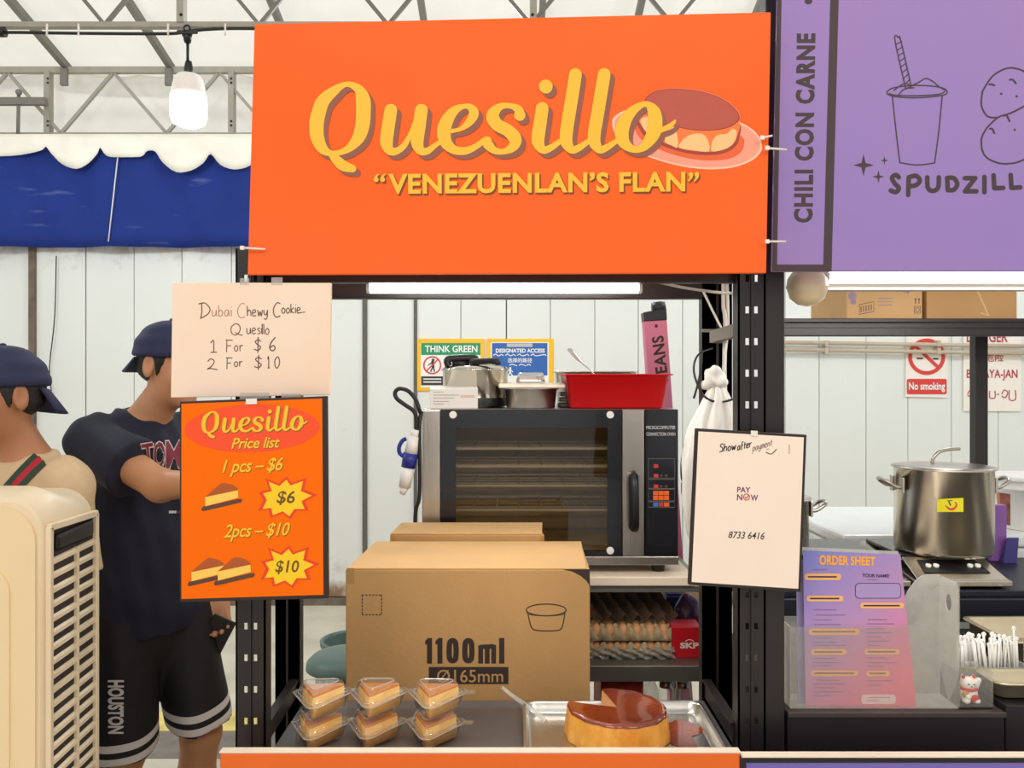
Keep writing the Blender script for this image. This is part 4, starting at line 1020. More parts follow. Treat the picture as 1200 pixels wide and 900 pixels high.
def make_slice(loc, label):
    t = thing('flan_slice', label, 'flan slice', (0, 0, 0), 'boxed flan slices')
    m = MB(); loft(m, [(tri(-.041, .036, .098, AX, .003), .0048), (tri(-.043, .037, .1, AX, .003), .02), (tri(-.041, .036, .097, AX, .003), .05)], 0, True, True); m.build('custard', M('pale_custard', (255, 205, 118), .45, 0, .08, 30, .25, 70, rgb2=(244, 178, 80)), t)
    m = MB(); loft(m, [(tri(-.0412, .0362, .0975, AX, .003), .05), (tri(-.0405, .0355, .0965, AX, .003), .054), (tri(-.038, .034, .09, AX, .003), .0555)], 0, False, True); m.build('caramel_top', M('orange_caramel', (218, 134, 58), .25, 0, .1, 14, coat=.3), t)
    t.location = loc; t['label'] = label
    return t
side = ['left', 'middle', 'right']; bx0 = sl0 = None
for i, (px, yy, rz) in enumerate(((377, 1.868, .04), (442, 1.872, -.02), (512, 1.868, -.05))):
    for lv in (0, 1):
        loc = Vector((wx(px-(3 if lv == 0 else 0), 1.87), yy, ZP+.0005+lv*UH))
        w = 'upper' if lv else 'lower'
        lb = f'{w} clear triangular food box of the {side[i]} stack on the dark board'; ls = f'yellow flan slice in the {w} clear box of the {side[i]} stack'
        if bx0 is None: bx0 = make_box(loc, lb); sl0 = make_slice(loc+Vector((0, 0, 0)), ls); bx0.rotation_euler.z = rz; sl0.rotation_euler.z = rz
        else: dup(bx0, loc, rz+.03*lv, lb, 'boxed flan slices'); dup(sl0, loc, rz+.03*lv, ls, 'boxed flan slices')

# ================================================================== cartons behind the rack
def carton(label, fr, z0, z1, back, flap=True):
    """fr: two front bottom corners (x,y); back: two back corners"""
    (ax, ay), (bx, by) = fr; (cx, cy), (dx, dy) = back
    t = thing('carton', label, 'carton', ((ax+bx)/2, (ay+cy)/2, z0))
    m = MB(); m.hexa([Vector((ax, ay, z0)), Vector((bx, by, z0)), Vector((dx, dy, z0)), Vector((cx, cy, z0)), Vector((ax, ay, z1)), Vector((bx, by, z1)), Vector((dx, dy, z1)), Vector((cx, cy, z1))], 0, .003)
    m.build('body', CARD, t)
    if flap:
        q = lambda u, v, z: Vector((ax+(bx-ax)*u+(cx-ax)*v, ay+(by-ay)*u+(cy-ay)*v, z))
        for v0, v1, z in ((0.003, .487, z1), (.503, .997, z1)):
            m = MB(); m.hexa([q(.004, v0, z), q(.985, v0, z), q(.985, v1, z), q(.004, v1, z), q(.004, v0, z+.004), q(.985, v0, z+.004), q(.985, v1, z+.005), q(.004, v1, z+.005)], 0, .001); m.build('flap', CARD2, t)
    return t
D1 = 2.2; zc = wz(667.5, D1)
fr1 = [(wx(405, D1), D1), (wx(691.5, D1), D1)]; bk1 = [(wx(439.5, 2.57), 2.57), (wx(681, 2.57), 2.57)]
carton('plain lower carton on the floor under the big printed carton', [(x, y+.002) for x, y in fr1], 0, .5, [(x, y-.004) for x, y in bk1])
t = carton('big brown carton printed with a bowl and its capacity behind the boxed flan', fr1, .506, zc, bk1)
pl = vplane(405, D1, 691.5, D1); g = G(pl); PR = INK
zx = lambda x, y: (380+x/3.53, 600+y/3.53)
for x in (420, 463): g.poly([zx(x+10, 521), zx(x+26, 521), zx(x+26, 627), zx(x+5, 627), zx(x+5, 546), zx(x-3, 549), zx(x-3, 534)], PR, 2)
for x in (506, 571): g.ribbon([zx(x+12, 545), zx(x+25, 532), zx(x+38, 545), zx(x+38, 603), zx(x+25, 615), zx(x+12, 603)], PR, 2, 6.3, True, 4)
for x in (637, 664, 691): g.poly([zx(x, 552), zx(x+20, 549), zx(x+20, 627), zx(x, 627)], PR, 2)
g.poly([zx(645, 549), zx(700, 546), zx(711, 556), zx(709, 566), zx(645, 566)], PR, 2); g.rect(*zx(723, 521), *zx(745, 627), PR, 2)
g.build('capacity_print', t); g = G(pl)
g.rect(*zx(432, 641), *zx(762, 712), PR, 2)
g.text('Ø165mm', CARD, [zx(466, 652), zx(740, 652), zx(740, 704), zx(466, 706)], 3, .004)
g.build('diameter_print', t); g = G(pl)
for k in range(6):
    u = 156+k*14
    for y in (343, 425): g.rect(*zx(u, y-2), *zx(u+9, y+2), PR, 2)
    for x in (157, 237): g.rect(*zx(x-2, 343+k*14), *zx(x+2, 352+k*14), PR, 2)
g.build('dashed_square', t); g = G(pl)
LN = 1.3
g.ring(*zx(918, 405), 23.4, 6.9, LN, PR, 2); g.ribbon([zx(836, 410), zx(846, 428), zx(918, 446-18), ], PR, 2, .1) if False else None
g.ribbon([zx(838, 412), zx(850, 424), zx(918, 430), zx(985, 424), zx(998, 412)], PR, 2, .9)
g.ribbon([zx(843, 424), zx(858, 478), zx(885, 490), zx(950, 491), zx(982, 480), zx(995, 422)], PR, 2, LN)
g.build('bowl_drawing', t); g = G(pl)
g.poly([zx(985, 237), zx(1098, 237), zx(1098, 306), zx(1085, 285), zx(1060, 264), zx(1025, 246)], PR, 2)
g.build('corner_print', t); g = G(pl)
g.rect(*zx(92, 232), *zx(124, 298), M('brown_packing_tape', (176, 132, 66), .3, noise=.05), 2)
g.build('packing_tape', t)
D2 = 2.6; z2 = wz(626.5, D2)
fr2 = [(wx(457, D2), D2), (wx(638, D2), D2)]; bk2 = [(wx(470, 2.8), 2.8), (wx(628, 2.8), 2.8)]
t = carton('smaller plain carton standing behind the big printed carton, in front of the oven', fr2, 0, z2, bk2)
g = G(vplane(457, D2, 638, D2)); g.rect(457.5, 627.5, 463, 640, MATS['brown_packing_tape'], 2); g.build('packing_tape', t); g = G(vplane(457, D2, 638, D2)); g.rect(633, 627.5, 637.5, 640, MATS['brown_packing_tape'], 2); g.build('packing_tape', t)

# green stool and tub on the floor at the left
GRN = M('grey_green_plastic', (82, 106, 98), .4, 0, .05, 6)
cx, cy = wx(400, 3.25), 3.42
t = thing('stool', 'grey-green round plastic stool left of the big printed carton', 'stool', (cx, cy, 0))
zt = wz(784, 3.25)
MB().lathe([(.001, zt+.012), (.1, zt+.01), (.15, zt), (.172, zt-.02), (.176, zt-.045), (.168, zt-.05), (.14, zt-.03), (.001, zt-.025)], (cx, cy, 0), 40).build('seat', GRN, t)
for k in range(4):
    a = PI/4+k*PI/2; m = MB(); m.tube([(cx+.13*math.cos(a), cy+.13*math.sin(a), zt-.03), (cx+.18*math.cos(a), cy+.18*math.sin(a), 0.008)], [.025, .018], 8); m.build('leg', GRN, t)
cx, cy = wx(412, 3.75), 3.85; zt = wz(757, 3.75)
MBt = MB().lathe([(.001, 0.001), (.11, .001), (.115, .01), (.145, zt-.03), (.16, zt-.02), (.162, zt), (.15, zt+.004), (.142, zt-.01), (.11, .02), (.001, .018)], (cx, cy, 0), 40)
tag(MBt.build('tub', GRN), 'open grey-green plastic tub on the ground behind the stool', 'tub')

# ================================================================== oven rack with shelves
ZO = .902; DO = 2.86
t = thing('steel_shelving', 'steel table with under-shelves carrying the oven', 'shelving', (.15, 3.1, 0))
m = MB(); m.box(wx(494, 2.81), wx(815, 2.81), 2.815, 3.42, wz(687, 2.815), ZO-.001, 0, .004); m.build('top_shelf', M('cream_shelf_board', (232, 216, 194), .45, 0, .03, 6), t)
m = MB(); m.box(wx(494, 2.81), wx(832, 2.81), 2.83, 3.40, wz(694, 2.83), wz(687, 2.83)-.0005, 0); m.build('top_rail', STEELD, t)
for z, yt, yb in ((.59, 779, 796), (.17, 0, 0)):
    m = MB()
    if yt: m.box(wx(494, 2.85), wx(832, 2.85), 2.85, 3.40, .535, .59, 0, .003)
    else: m.box(wx(494, 2.85), wx(832, 2.85), 2.85, 3.40, .14, .17, 0, .003)
    m.build('under_shelf', STEELD, t)
for x in (wx(500, 2.85), wx(829, 2.85)):
    for y in (2.86, 3.39): MB().cyl((x, y, 0), (x, y, ZO-.07), .018).build('leg', STEELD, t)

# oven
x0, x1 = wx(494.5, DO), wx(795, DO); zb0, zt0 = wz(662, DO), wz(479.5, DO)
OVB = M('black_oven_enamel', (18, 18, 24), .25, 0, .05, 20, coat=.2)
t = thing('convection_oven', 'steel countertop oven with a black glass door and control panel', 'oven', ((x0+x1)/2, DO+.25, ZO))
dx = lambda px: wx(px, DO)
dz = lambda py: wz(py, DO)
m = MB()
m.box(x0, x1, DO+.03, DO+.5, zt0-.02, zt0, 0, .003); m.box(x0, x1, DO+.03, DO+.5, zb0, zb0+.04, 0, .003)
m.box(x0, dx(516), DO+.0, DO+.5, zb0+.03, zt0-.005, 0, .002); m.box(dx(756), x1, DO+.02, DO+.5, zb0+.03, zt0-.005, 0, .002); m.box(x0, x1, DO+.47, DO+.5, zb0, zt0, 0)
m.build('housing', STEEL, t)
m = MB(); CAV = M('oven_cavity_steel', (206, 188, 150), .5, .1, .1, 12)
m.box(dx(517), dx(755), DO+.44, DO+.45, zb0+.04, zt0-.02); m.box(dx(517), dx(520), DO+.035, DO+.44, zb0+.04, zt0-.02); m.box(dx(752), dx(755), DO+.035, DO+.44, zb0+.04, zt0-.02)
m.box(dx(517), dx(755), DO+.035, DO+.44, zb0+.04, zb0+.045); m.box(dx(517), dx(755), DO+.035, DO+.44, zt0-.025, zt0-.02)
m.cyl((dx(640), DO+.42, dz(570)), (dx(640), DO+.44, dz(570)), .12); m.build('cavity', CAV, t)
for y in (527, 548, 571, 600):
    m = MB(); z = dz(y)
    m.bar((dx(524), DO+.05, z), (dx(748), DO+.05, z), .008); m.bar((dx(524), DO+.40, z), (dx(748), DO+.40, z), .006)
    for k in range(9): m.bar((dx(526+k*27.5), DO+.05, z), (dx(526+k*27.5), DO+.40, z), .003)
    for s in (.12, .2, .28): m.bar((dx(524), DO+s, z), (dx(748), DO+s, z), .003)
    m.build('wire_rack', M('bright_wire', (240, 232, 210), .4, .3, .03), t)
# door: black glass border round a see-through window
m = MB(); yd = DO-.004
for a, c, d, e in ((516.5, 728.8, 479.8, 501), (516.5, 728.8, 646, 651.5), (516.5, 534, 501, 646), (712, 728.8, 501, 646)): m.box(dx(a), dx(c), yd, yd+.028, dz(e), dz(d))
m.build('door', OVB, t)
dm = bpy.data.materials.new('smoked_oven_glass'); dm.use_nodes = True; n_ = dm.node_tree; n_.nodes.clear()
ou = n_.nodes.new('ShaderNodeOutputMaterial'); tr = n_.nodes.new('ShaderNodeBsdfTransparent'); tr.inputs[0].default_value = lin((188, 181, 168)); gl = n_.nodes.new('ShaderNodeBsdfGlossy'); gl.inputs['Roughness'].default_value = .03; fr_ = n_.nodes.new('ShaderNodeFresnel'); mx_ = n_.nodes.new('ShaderNodeMixShader')
n_.links.new(fr_.outputs[0], mx_.inputs[0]); n_.links.new(tr.outputs[0], mx_.inputs[1]); n_.links.new(gl.outputs[0], mx_.inputs[2]); n_.links.new(mx_.outputs[0], ou.inputs[0])
MB().sheet([[(dx(534), yd+.006, dz(646)), (dx(712), yd+.006, dz(646))], [(dx(534), yd+.006, dz(501)), (dx(712), yd+.006, dz(501))]]).build('door_window', dm, t)
MB().box(dx(729.3), dx(754.5), yd-.001, yd+.03, dz(651.5), dz(479.8), 0, .002).build('door_strip', STEEL, t)
m = MB(); m.box(dx(756.2), dx(794.5), yd, yd+.03, dz(651.5), dz(479.8), 0, .002); m.build('control_panel', OVB, t)
MB().box(x0, x1, DO-.004, DO+.03, dz(662), dz(652), 0, .002).build('bottom_trim', STEEL, t)
m = MB(); zhh = catmull([(dx(741), DO-.008, dz(556)), (dx(740.5), DO-.04, dz(561)), (dx(740.5), DO-.05, dz(585)), (dx(741), DO-.042, dz(612)), (dx(741.5), DO-.02, dz(617))], 5)
m.tube(zhh, .018, 12, flat=.8); m.build('handle', BLACKP, t); MB().box(dx(735), dx(748), DO-.02, DO-.005, dz(558), dz(553), 0, .002).build('handle_mount', STEEL, t)
for px, py in ((531, 486), (715, 486), (715, 645), (531, 645)):
    m = MB(); m.cyl(at(px, py, yd), at(px, py, yd)-Vector((0, .005, 0)), .0125); m.cyl(at(px, py, yd-.005), at(px, py, yd-.007), .006, mi=0); m.build('door_screw', WHITEPL, t)
for px in (510, 774):
    for y in (DO+.05, DO+.45): MB().cyl((dx(px), y, ZO), (dx(px), y, zb0+.002), .022, .026).build('foot', BLACKP, t)
pl = Plane((0, yd, 0)); g = G(pl)
PRT = M('white_panel_print', (226, 224, 216), .5, noise=.02); GRY = M('grey_panel_line', (120, 112, 104), .5, noise=.02)
g.text('MICROCOMPUTER', PRT, (757.5, 499, 791.5, 503), 2, 0); g.text('CONVECTION OVEN', PRT, (757.5, 506.8, 791.5, 510.6), 2, 0)
zz = lambda x, y: (650+x/3.913, 460+y/3.913)
for a, c, d, e in ((430, 303, 550, 392), (430, 398, 550, 440), (430, 443, 550, 497), (430, 501, 550, 526)):
    p, q = zz(a, c), zz(d, e); g.ribbon([p, (q[0], p[1]), q, (p[0], q[1])], GRY, 2, .6, True, 1)
g.build('panel_print', t)
def pad(x0_, y0_, x1_, y1_, mat):
    m = MB(); p, q = zz(x0_, y0_), zz(x1_, y1_); m.box(dx(p[0]), dx(q[0]), yd-.003, yd, dz(q[1]), dz(p[1]), 0, .0008); m.build('button', mat, t)
OB = M('orange_button', (244, 104, 26), .4, noise=.03); RB = M('red_button', (206, 58, 52), .4, noise=.03); BB = M('blue_button', (70, 116, 196), .4, noise=.03); DBt = M('dark_button', (84, 60, 56), .4, noise=.03)
for i in range(3):
    for j in range(2): pad(450+i*25, 450+j*22, 473+i*25, 470+j*22, OB)
pad(450, 504, 474, 522, BB); pad(477, 504, 497, 522, RB); pad(500, 504, 524, 522, OB)
for y in (328, 372, 421): pad(453, y, 474, y+17, RB)
for y in (372, 421):
    for x in (480, 503): pad(x, y+3, x+14, y+14, DBt)

# things on the oven
ZT = zt0
def stand(px, D): return Vector((wx(px, D), D, ZT))
# pressure cooker
D = 3.1; c = stand(557, D); r = 38*D/F; h = wz(432, D)-ZT
t = thing('pressure_cooker', 'shiny steel pot with a black handled lid on the oven, behind the tissue box', 'pot', c)
POTS = M('polished_steel', (214, 208, 196), .12, 1., .04, 14)
MB().lathe([(.001, .001), (r*.9, .001), (r*.97, .012), (r, .03), (r, h-.01), (r*1.05, h-.008), (r*1.05, h-.001), (r*.97, h-.001), (r*.96, h-.02), (r*.9, .03), (.001, .02)], c, 40).build('body', POTS, t)
MB().lathe([(r*1.0, h), (r*.97, h+.006), (r*.6, h+.014), (.001, h+.018)], c, 40).build('lid', POTS, t)
MB().lathe([(r*1.002, .006), (r*1.012, .012), (r*1.012, .03), (r*1.002, .036)], c, 40).build('base_band', BLACKP, t)
m = MB(); m.tube(catmull([at(526, 429, D-.06), at(524, 423, D-.06), at(530, 420, D-.06), at(555, 419.5, D-.06), at(558, 425, D-.06), at(554, 428.5, D-.06)], 4), .013, 10); m.tube([at(530, 426, D-.06), at(550, 426, D-.06)], .012, 8); m.tube(catmull([at(552, 424, D-.08), at(580, 423, D-.12), at(583, 427, D-.12)], 4), .012, 10); m.build('lid_handle', BLACKP, t)
# tissue box
m = MB(); D = 2.93; m.hexa([at(504, 479.4, D), at(560, 479, D), at(559, 478.5, D+.11), at(506, 478.5, D+.11), at(504, 456, D), at(560, 454.5, D), at(558, 451.5, D+.11), at(503, 452.5, D+.11)], 0, .002)
for v in range(len(m.v)):
    if m.v[v].z < ZT+.012: m.v[v].z = max(ZT+.0008, min(m.v[v].z, ZT+.003))
t = thing('paper_box', 'small white paper box with faint grey print on the left of the oven top', 'box', (wx(530, D), D+.05, ZT)); m.build('body', M('white_card_box', (240, 236, 228), .6, noise=.02), t)
g = G(Plane((0, D-.001, 0)));
for i, y in enumerate((459, 462.5, 466, 470, 473)): g.rect(508, y, 520+6*((i*3) % 4), y+.9, M('pale_grey_print', (186, 178, 168), .6, noise=.02), 1)
g.rect(540, 463, 556, 466, M('pale_red_print', (232, 196, 184), .6, noise=.02), 1); g.build('print', t)
# round cake tin
D = 3.0; c = stand(622, D); r = 31*D/F; h = wz(455, D)-ZT
t = thing('cake_tin', 'round aluminium cake tin on the oven, left of the red basin', 'tin', c)
MB().lathe([(.001, .001), (r*.9, .001), (r*.92, .004), (r*.985, h-.004), (r*1.06, h-.003), (r*1.06, h), (r*.97, h), (r*.9, .006), (.001, .005)], c, 40).build('body', ALU, t)
m = MB(); m.hexa([at(584, 455, D-.03), at(663, 455, D-.03), at(660, 454, D+.12), at(588, 454, D+.12), at(584, 449, D-.03), at(663, 449.5, D-.03), at(660, 448.4, D+.12), at(588, 448, D+.12)], 0, .004)
tag(m.build('flat_tin_lid', M('pale_foil', (236, 222, 200), .35, .35, .05, 20)), 'flat pale metal lid lying across the round cake tin', 'lid')
m = MB(); zl = wz(448.6, D); m2 = Matrix.Translation((wx(622, D), D+.04, 0)); 
hh = .034; P0 = rrect2(-.052, .052, -.035, .035, .016); P1 = rrect2(-.046, .046, -.03, .03, .016)
loft(m, [([(x+wx(622, D), y+D+.04) for x, y in P0], zl+.002), ([(x+wx(622, D), y+D+.04) for x, y in P0], zl+.006), ([(x+wx(622, D), y+D+.04) for x, y in P1], zl+hh), ([(x*.9+wx(622, D), y*.85+D+.04) for x, y in P1], zl+hh+.003)], 0, True, True)
m.tube(catmull([(wx(632, D), D+.006, zl+.012), (wx(629, D), D+.0, zl+.024), (wx(636, D), D+.0, zl+.03), (wx(636, D), D+.004, zl+.02)], 3), .002, 6)
tag(m.build('foil_tin', ALU), 'small upturned foil tin on the flat lid over the cake tin', 'tin')
# wide white pan behind the red basin
D = 3.22; m = MB(); pan(m, wx(650, D), wx(748, D), D-.02, D+.16, ZT+.001, wz(435, D), .04, .002, .015, .006)
tag(m.build('roasting_pan', ALU), 'pale metal roasting pan on the oven behind the red basin', 'pan')
# dark trays under
m = MB(); D = 3.06
for k in range(3): m.box(wx(654, D)+.004*k, wx(676, D), D, D+.1, ZT+.001+k*.02, ZT+.017+k*.02, 0, .004)
tag(m.build('tin_stack', M('dark_baking_tin', (70, 64, 60), .35, .5, .1)), 'dark baking tins stacked between the cake tin and the red basin', 'baking tin')
# red basin
D = 2.9; m = MB(); RED = M('red_plastic', (222, 16, 22), .32, 0, .03, 5, coat=.1)
pan(m, wx(658, D), wx(790.5, D), D, D+.24, ZT+.001, wz(438, D), .03, .003, .032, .014, n=6)
tag(m.build('basin', RED), 'red plastic rectangular basin on top of the oven', 'basin')
# ladle
D = 3.02; p = [at(665, 410, D), at(669, 411, D), at(676, 419, D), at(684, 427, D), at(692, 434, D), at(704, 448, D), at(716, 466, D-.01)]
m = MB(); p = catmull(p, 5); k = len(p)
m.tube(p, [.004+.0085*max(0, math.sin(PI*min(1, i/(k*.45)))) for i in range(k)], 10, flat=.4)
m.ball(at(718, 466, D-.015), (.03, .03, .012)); tag(m.build('ladle', STEEL), 'steel ladle leaning in the red basin, its handle showing above', 'ladle')

# tall pink board behind the oven
D = 3.46; t = thing('narrow_sign', 'tall narrow pink sign with black capitals leaning behind the oven', 'sign', at(800, 900, D))
PNK = M('pink_violet_print', (196, 108, 148), .5, 0, .05, 2, rgb2=(212, 118, 136))
q = lambda px, py, dd=0: at(px, py, D)+Vector((0, dd, 0))
def lz(t_, side):   # side 0 left,1 right at height fraction
    return (754+t_*43*1, 366+t_*560) if side == 0 else (781+t_*40, 360+t_*560)
m = MB(); A, Bq, C_, D_ = (791, 905), (818, 905), (781.5, 375), (755, 376.5)
m.hexa([q(*A), q(*Bq), q(*Bq, .07), q(*A, .07), q(*D_), q(*C_), q(*C_, .07), q(*D_, .07)], 0, .003); m.build('panel', PNK, t)
m = MB(); m.hexa([q(755, 376.5, -.002), q(781.7, 375, -.002), q(781.7, 375, .072), q(755, 376.5, .072), q(754, 366, -.002), q(781, 361, -.002), q(781, 361, .072), q(754, 366, .072)], 0, .003)
m.tube([q(766, 361, .035), q(781, 359.5, .035)], .025, 14); m.cyl(q(768, 358, .035), q(778, 357, .035), .018); m.build('cap', BLACKP, t)
g = G(Plane((0, D, 0))); g.text('BEANS', INK, [(769.5, 449), (763.5, 395), (777.5, 392.5), (783.5, 447)], 2, .03, 0, 1.08); g.ell(769, 382, 1.9, 2, INK, 2); g.build('lettering', t)

# plug with its cable hanging at the oven's left
D = 2.84; t = thing('industrial_plug', 'white and blue industrial plug hanging by its cable left of the oven', 'plug', at(475, 582, D))
pp = catmull([at(488, 506, D), at(488, 492, D), at(485, 482, D), at(474, 474, D), at(465, 467, D), at(463, 460, D), at(468, 455.5, D), at(478, 458, D), at(487, 468, D), at(492, 482, D), at(494, 484, D+.06), at(500, 484, D+.1)], 5)
MB().tube(pp, .0072, 10).build('cord', CABLE, t)
def seg(a, bq, r0, r1, name, mat, n=20):
    m = MB(); m.cyl(at(*a, D), at(*bq, D), r0*D/F, r1*D/F, n); return m.build(name, mat, t)
seg((487, 503.5), (485.5, 512), 5, 5, 'cord_grip', WHITEPL); seg((485.5, 511), (481.5, 532), 6, 8, 'socket_body', WHITEPL); seg((481.5, 531), (478.5, 548), 9, 8.5, 'blue_collar', M('blue_plastic', (34, 44, 140), .4, noise=.03)); seg((478.5, 547), (474, 571), 8.3, 6.8, 'plug_body', WHITEPL); seg((474, 570), (471.5, 579.5), 6, 3, 'plug_tip', WHITEPL)
m = MB(); m.tube(catmull([at(476, 536, D), at(469, 532, D), at(467.5, 525, D), at(471, 517, D), at(476, 514, D)], 4), .007, 8); m.build('blue_cap', MATS['blue_plastic'], t)
m = MB(); m.tube(catmull([at(494, 482, D+.01), at(491.5, 500, D), at(492, 560, D), at(491, 585, D), at(487, 600, D), at(486.5, 640, D), at(486, 700, D+.05)], 4), .0068, 10)
tag(m.build('oven_cord', CABLE), 'black power cord running down beside the left edge of the oven', 'cord')

# eggs and trays on the under shelf
ZE = .59; PULP = M('grey_pulp_board', (176, 156, 120), .9, 0, .12, 22, .2, 120); EGG = M('brown_eggshell', (206, 152, 104), .5, 0, .06, 30)
PI_ = .0475; nx_, ny_ = 6, 5
def egg_tray(name, label, mat4):
    m = MB(); rows = [[mat4 @ Vector((i*PI_/8-nx_*PI_/2, -ny_*PI_/2-.006, -.02)) for i in range(nx_*8+1)]]
    for j in range(ny_*8+1):
        rows.append([mat4 @ Vector((i*PI_/8-nx_*PI_/2, j*PI_/8-ny_*PI_/2, .019*(math.cos(2*PI*i/8)*.5+math.cos(2*PI*j/8)*.5)+.007*math.cos(2*PI*i/8)*math.cos(2*PI*j/8))) for i in range(nx_*8+1)])
    m.sheet(rows, .0025); return tag(m.build(name, PULP), label, 'egg tray', 'egg trays')
ex, ey = wx(694, 2.93)+.135, 2.93+.12
egg_tray('egg_tray', 'lowest pulp egg tray on the steel under-shelf', Matrix.Translation((ex, ey, ZE+.032)))
eg = None
def eggs(z, lab, j0):
    global eg
    for i in range(6):
        loc = (ex+(i+.5)*PI_-3*PI_, ey+(j0+.5)*PI_-2.5*PI_, z)
        if eg is None:
            m = MB(); m.lathe([(.001, -.026), (.012, -.0235), (.0195, -.014), (.0215, -.002), (.019, .013), (.0115, .0255), (.005, .0295), (.001, .03)], loc, 18)
            eg = tag(m.build('egg', EGG, loc=loc), lab, 'egg', 'brown eggs in the trays'); eg['group'] = 'brown eggs in the trays'
        else: dup(eg, loc, random.random(), lab)
for k in range(2): eggs(ZE+.036, 'brown egg in the lower pulp tray on the under-shelf', k)
egg_tray('egg_tray', 'middle pulp egg tray between two rows of eggs', Matrix.Translation((ex, ey, ZE+.082)))
for k in range(2): eggs(ZE+.084, 'brown egg in the middle pulp tray on the under-shelf', k)
m = MB(); rows = []; PULPD = M('dark_pulp_board', (112, 92, 74), .9, 0, .12, 22, .2, 120)
T4 = Matrix.Translation((ex-.004, ey-.02, ZE+.168)) @ Matrix.Rotation(.62, 4, 'X')
for j in range(21):
    rows.append([T4 @ Vector((i*PI_/8-3*PI_-(j/20-.5)*.07, (j/20-.5)*.15, .02*math.cos(2*PI*i/8)+.004*math.cos(j*.9))) for i in range(49)])
m.sheet(rows, .0025); tag(m.build('egg_tray', PULPD), 'dark ridged pulp tray tilted on top of the eggs', 'egg tray', 'egg trays')
# clear bag under the trays
m = MB(); rows = []
for j in range(12):
    rows.append([(ex+(i/30-.5)*.31, ey-.13-.012*math.sin(i*1.3+j)-.006*math.sin(i*2.9), ZE+.001+j*.0035+.002*math.sin(i*.9)) for i in range(31)])
m.sheet(rows, .0006); WRAP = clear('clear_wrap', body=.22)
tag(m.build('plastic_wrap', WRAP), 'crumpled clear wrap along the bottom of the egg trays', 'wrap')
# red carton
D = 2.93; t = thing('food_packet', 'red carton with white capitals beside the egg trays', 'box', (wx(810, D), D+.06, ZE))
m = MB(); m.box(wx(787, D), wx(822, D), D, D+.1, ZE+.0005, wz(735, D), 0, .002); m.build('body', M('red_carton', (190, 14, 30), .45, noise=.03), t)
g = G(Plane((0, D, 0))); g.text('SKP', PRT, (797, 753, 819, 760), 2, .04); g.ribbon([(803, 751.5), (808, 749.5), (813, 751.5)], PRT, 2, .9); g.build('lettering', t)
# pink bag, white cartons, blue packet at the back of that shelf
f = Field(); f.ell((wx(700, 3.27), 3.27, ZE+.15), (.1, .07, .15), k=.04); f.ell((wx(722, 3.27), 3.25, ZE+.1), (.09, .06, .1), k=.04)
f.half((0, 0, ZE+.001), (0, 0, -1), 'i')
tag(field_obj('plastic_bag', f.mesh(.006, lambda X: .004*np.sin(X[..., 0]*90+X[..., 2]*60)*np.sin(X[..., 2]*70)), M('pink_plastic_bag', (214, 86, 104), .4, 0, .1, 20)), 'pink plastic bag behind the egg trays', 'bag')
for a, c, top, mt, lb in ((745, 775, 689, WHITEPL, 'white carton at the back of the under-shelf behind the egg trays'), (781, 803, 691, M('navy_packet', (36, 40, 96), .5, noise=.05), 'dark blue packet at the back of the under-shelf')):
    D = 3.27; m = MB(); m.box(wx(a, D), wx(c, D), D, D+.1, ZE+.0005, wz(top+8, D), 0, .004); m.box(wx(a, D)+.005, wx(c, D)-.005, D+.01, D+.09, wz(top+8, D), wz(top+6, D)); tag(m.build('packet', mt), lb, 'packet')
f = Field(); f.ell((wx(806, 3.12), 3.12, ZE+.09), (.05, .04, .09), k=.03); f.half((0, 0, ZE+.001), (0, 0, -1), 'i')
tag(field_obj('purple_pouch', f.mesh(.005, lambda X: .003*np.sin(X[..., 0]*120)*np.sin(X[..., 2]*90)), M('purple_film', (96, 62, 104), .3, 0, .1)), 'crinkled purple pouch above the red carton', 'pouch')
# lower shelf: red carton and jars
D = 2.9; ZL = .17
t = thing('carton', 'dark red carton with a gold mark on the lowest shelf behind the flan', 'carton', (wx(726, D), D+.1, ZL))
m = MB(); m.box(wx(704, D), wx(754, D), D, D+.25, ZL+.0005, wz(798, D), 0, .003); m.build('body', M('dark_red_carton', (150, 34, 24), .6, noise=.05), t)
g = G(Plane((0, D, 0))); g.poly([(728, 818), (731, 811), (736, 816), (740, 812), (744, 816), (749, 811), (752, 818), (748, 823), (732, 823)], M('gold_print', (196, 140, 50), .5, noise=.03), 2); g.build('gold_mark', t)
JAR = clear('clear_jar', body=.12)
for px, lb in ((782, 'clear jar with a steel lid on the lowest shelf, left of its pair'), (802, 'clear jar with a steel lid on the lowest shelf, right of its pair')):
    c = (wx(px, 2.95), 2.97, ZL); t = thing('storage_jar', lb, 'jar', c, 'jars on the lowest shelf'); h = wz(803, 2.95)-ZL
    MB().lathe([(.001, .001), (.026, .001), (.028, .006), (.028, h-.03), (.023, h-.01), (.022, h)], c, 24).build('glass', JAR, t)
    MB().lathe([(.0245, h-.012), (.0245, h+.008), (.02, h+.01), (.001, h+.01)], c, 24).build('lid', STEEL, t)
D = 3.0
for px, lb in ((762, 'clear plastic tub on the lowest shelf beside the dark red carton'),):
    m = MB(); m.box(wx(755, D), wx(772, D), D, D+.1, ZL+.0005, wz(806, D), 0, .006); tag(m.build('plastic_tub', clear('clear_tub', body=.3)), lb, 'tub')

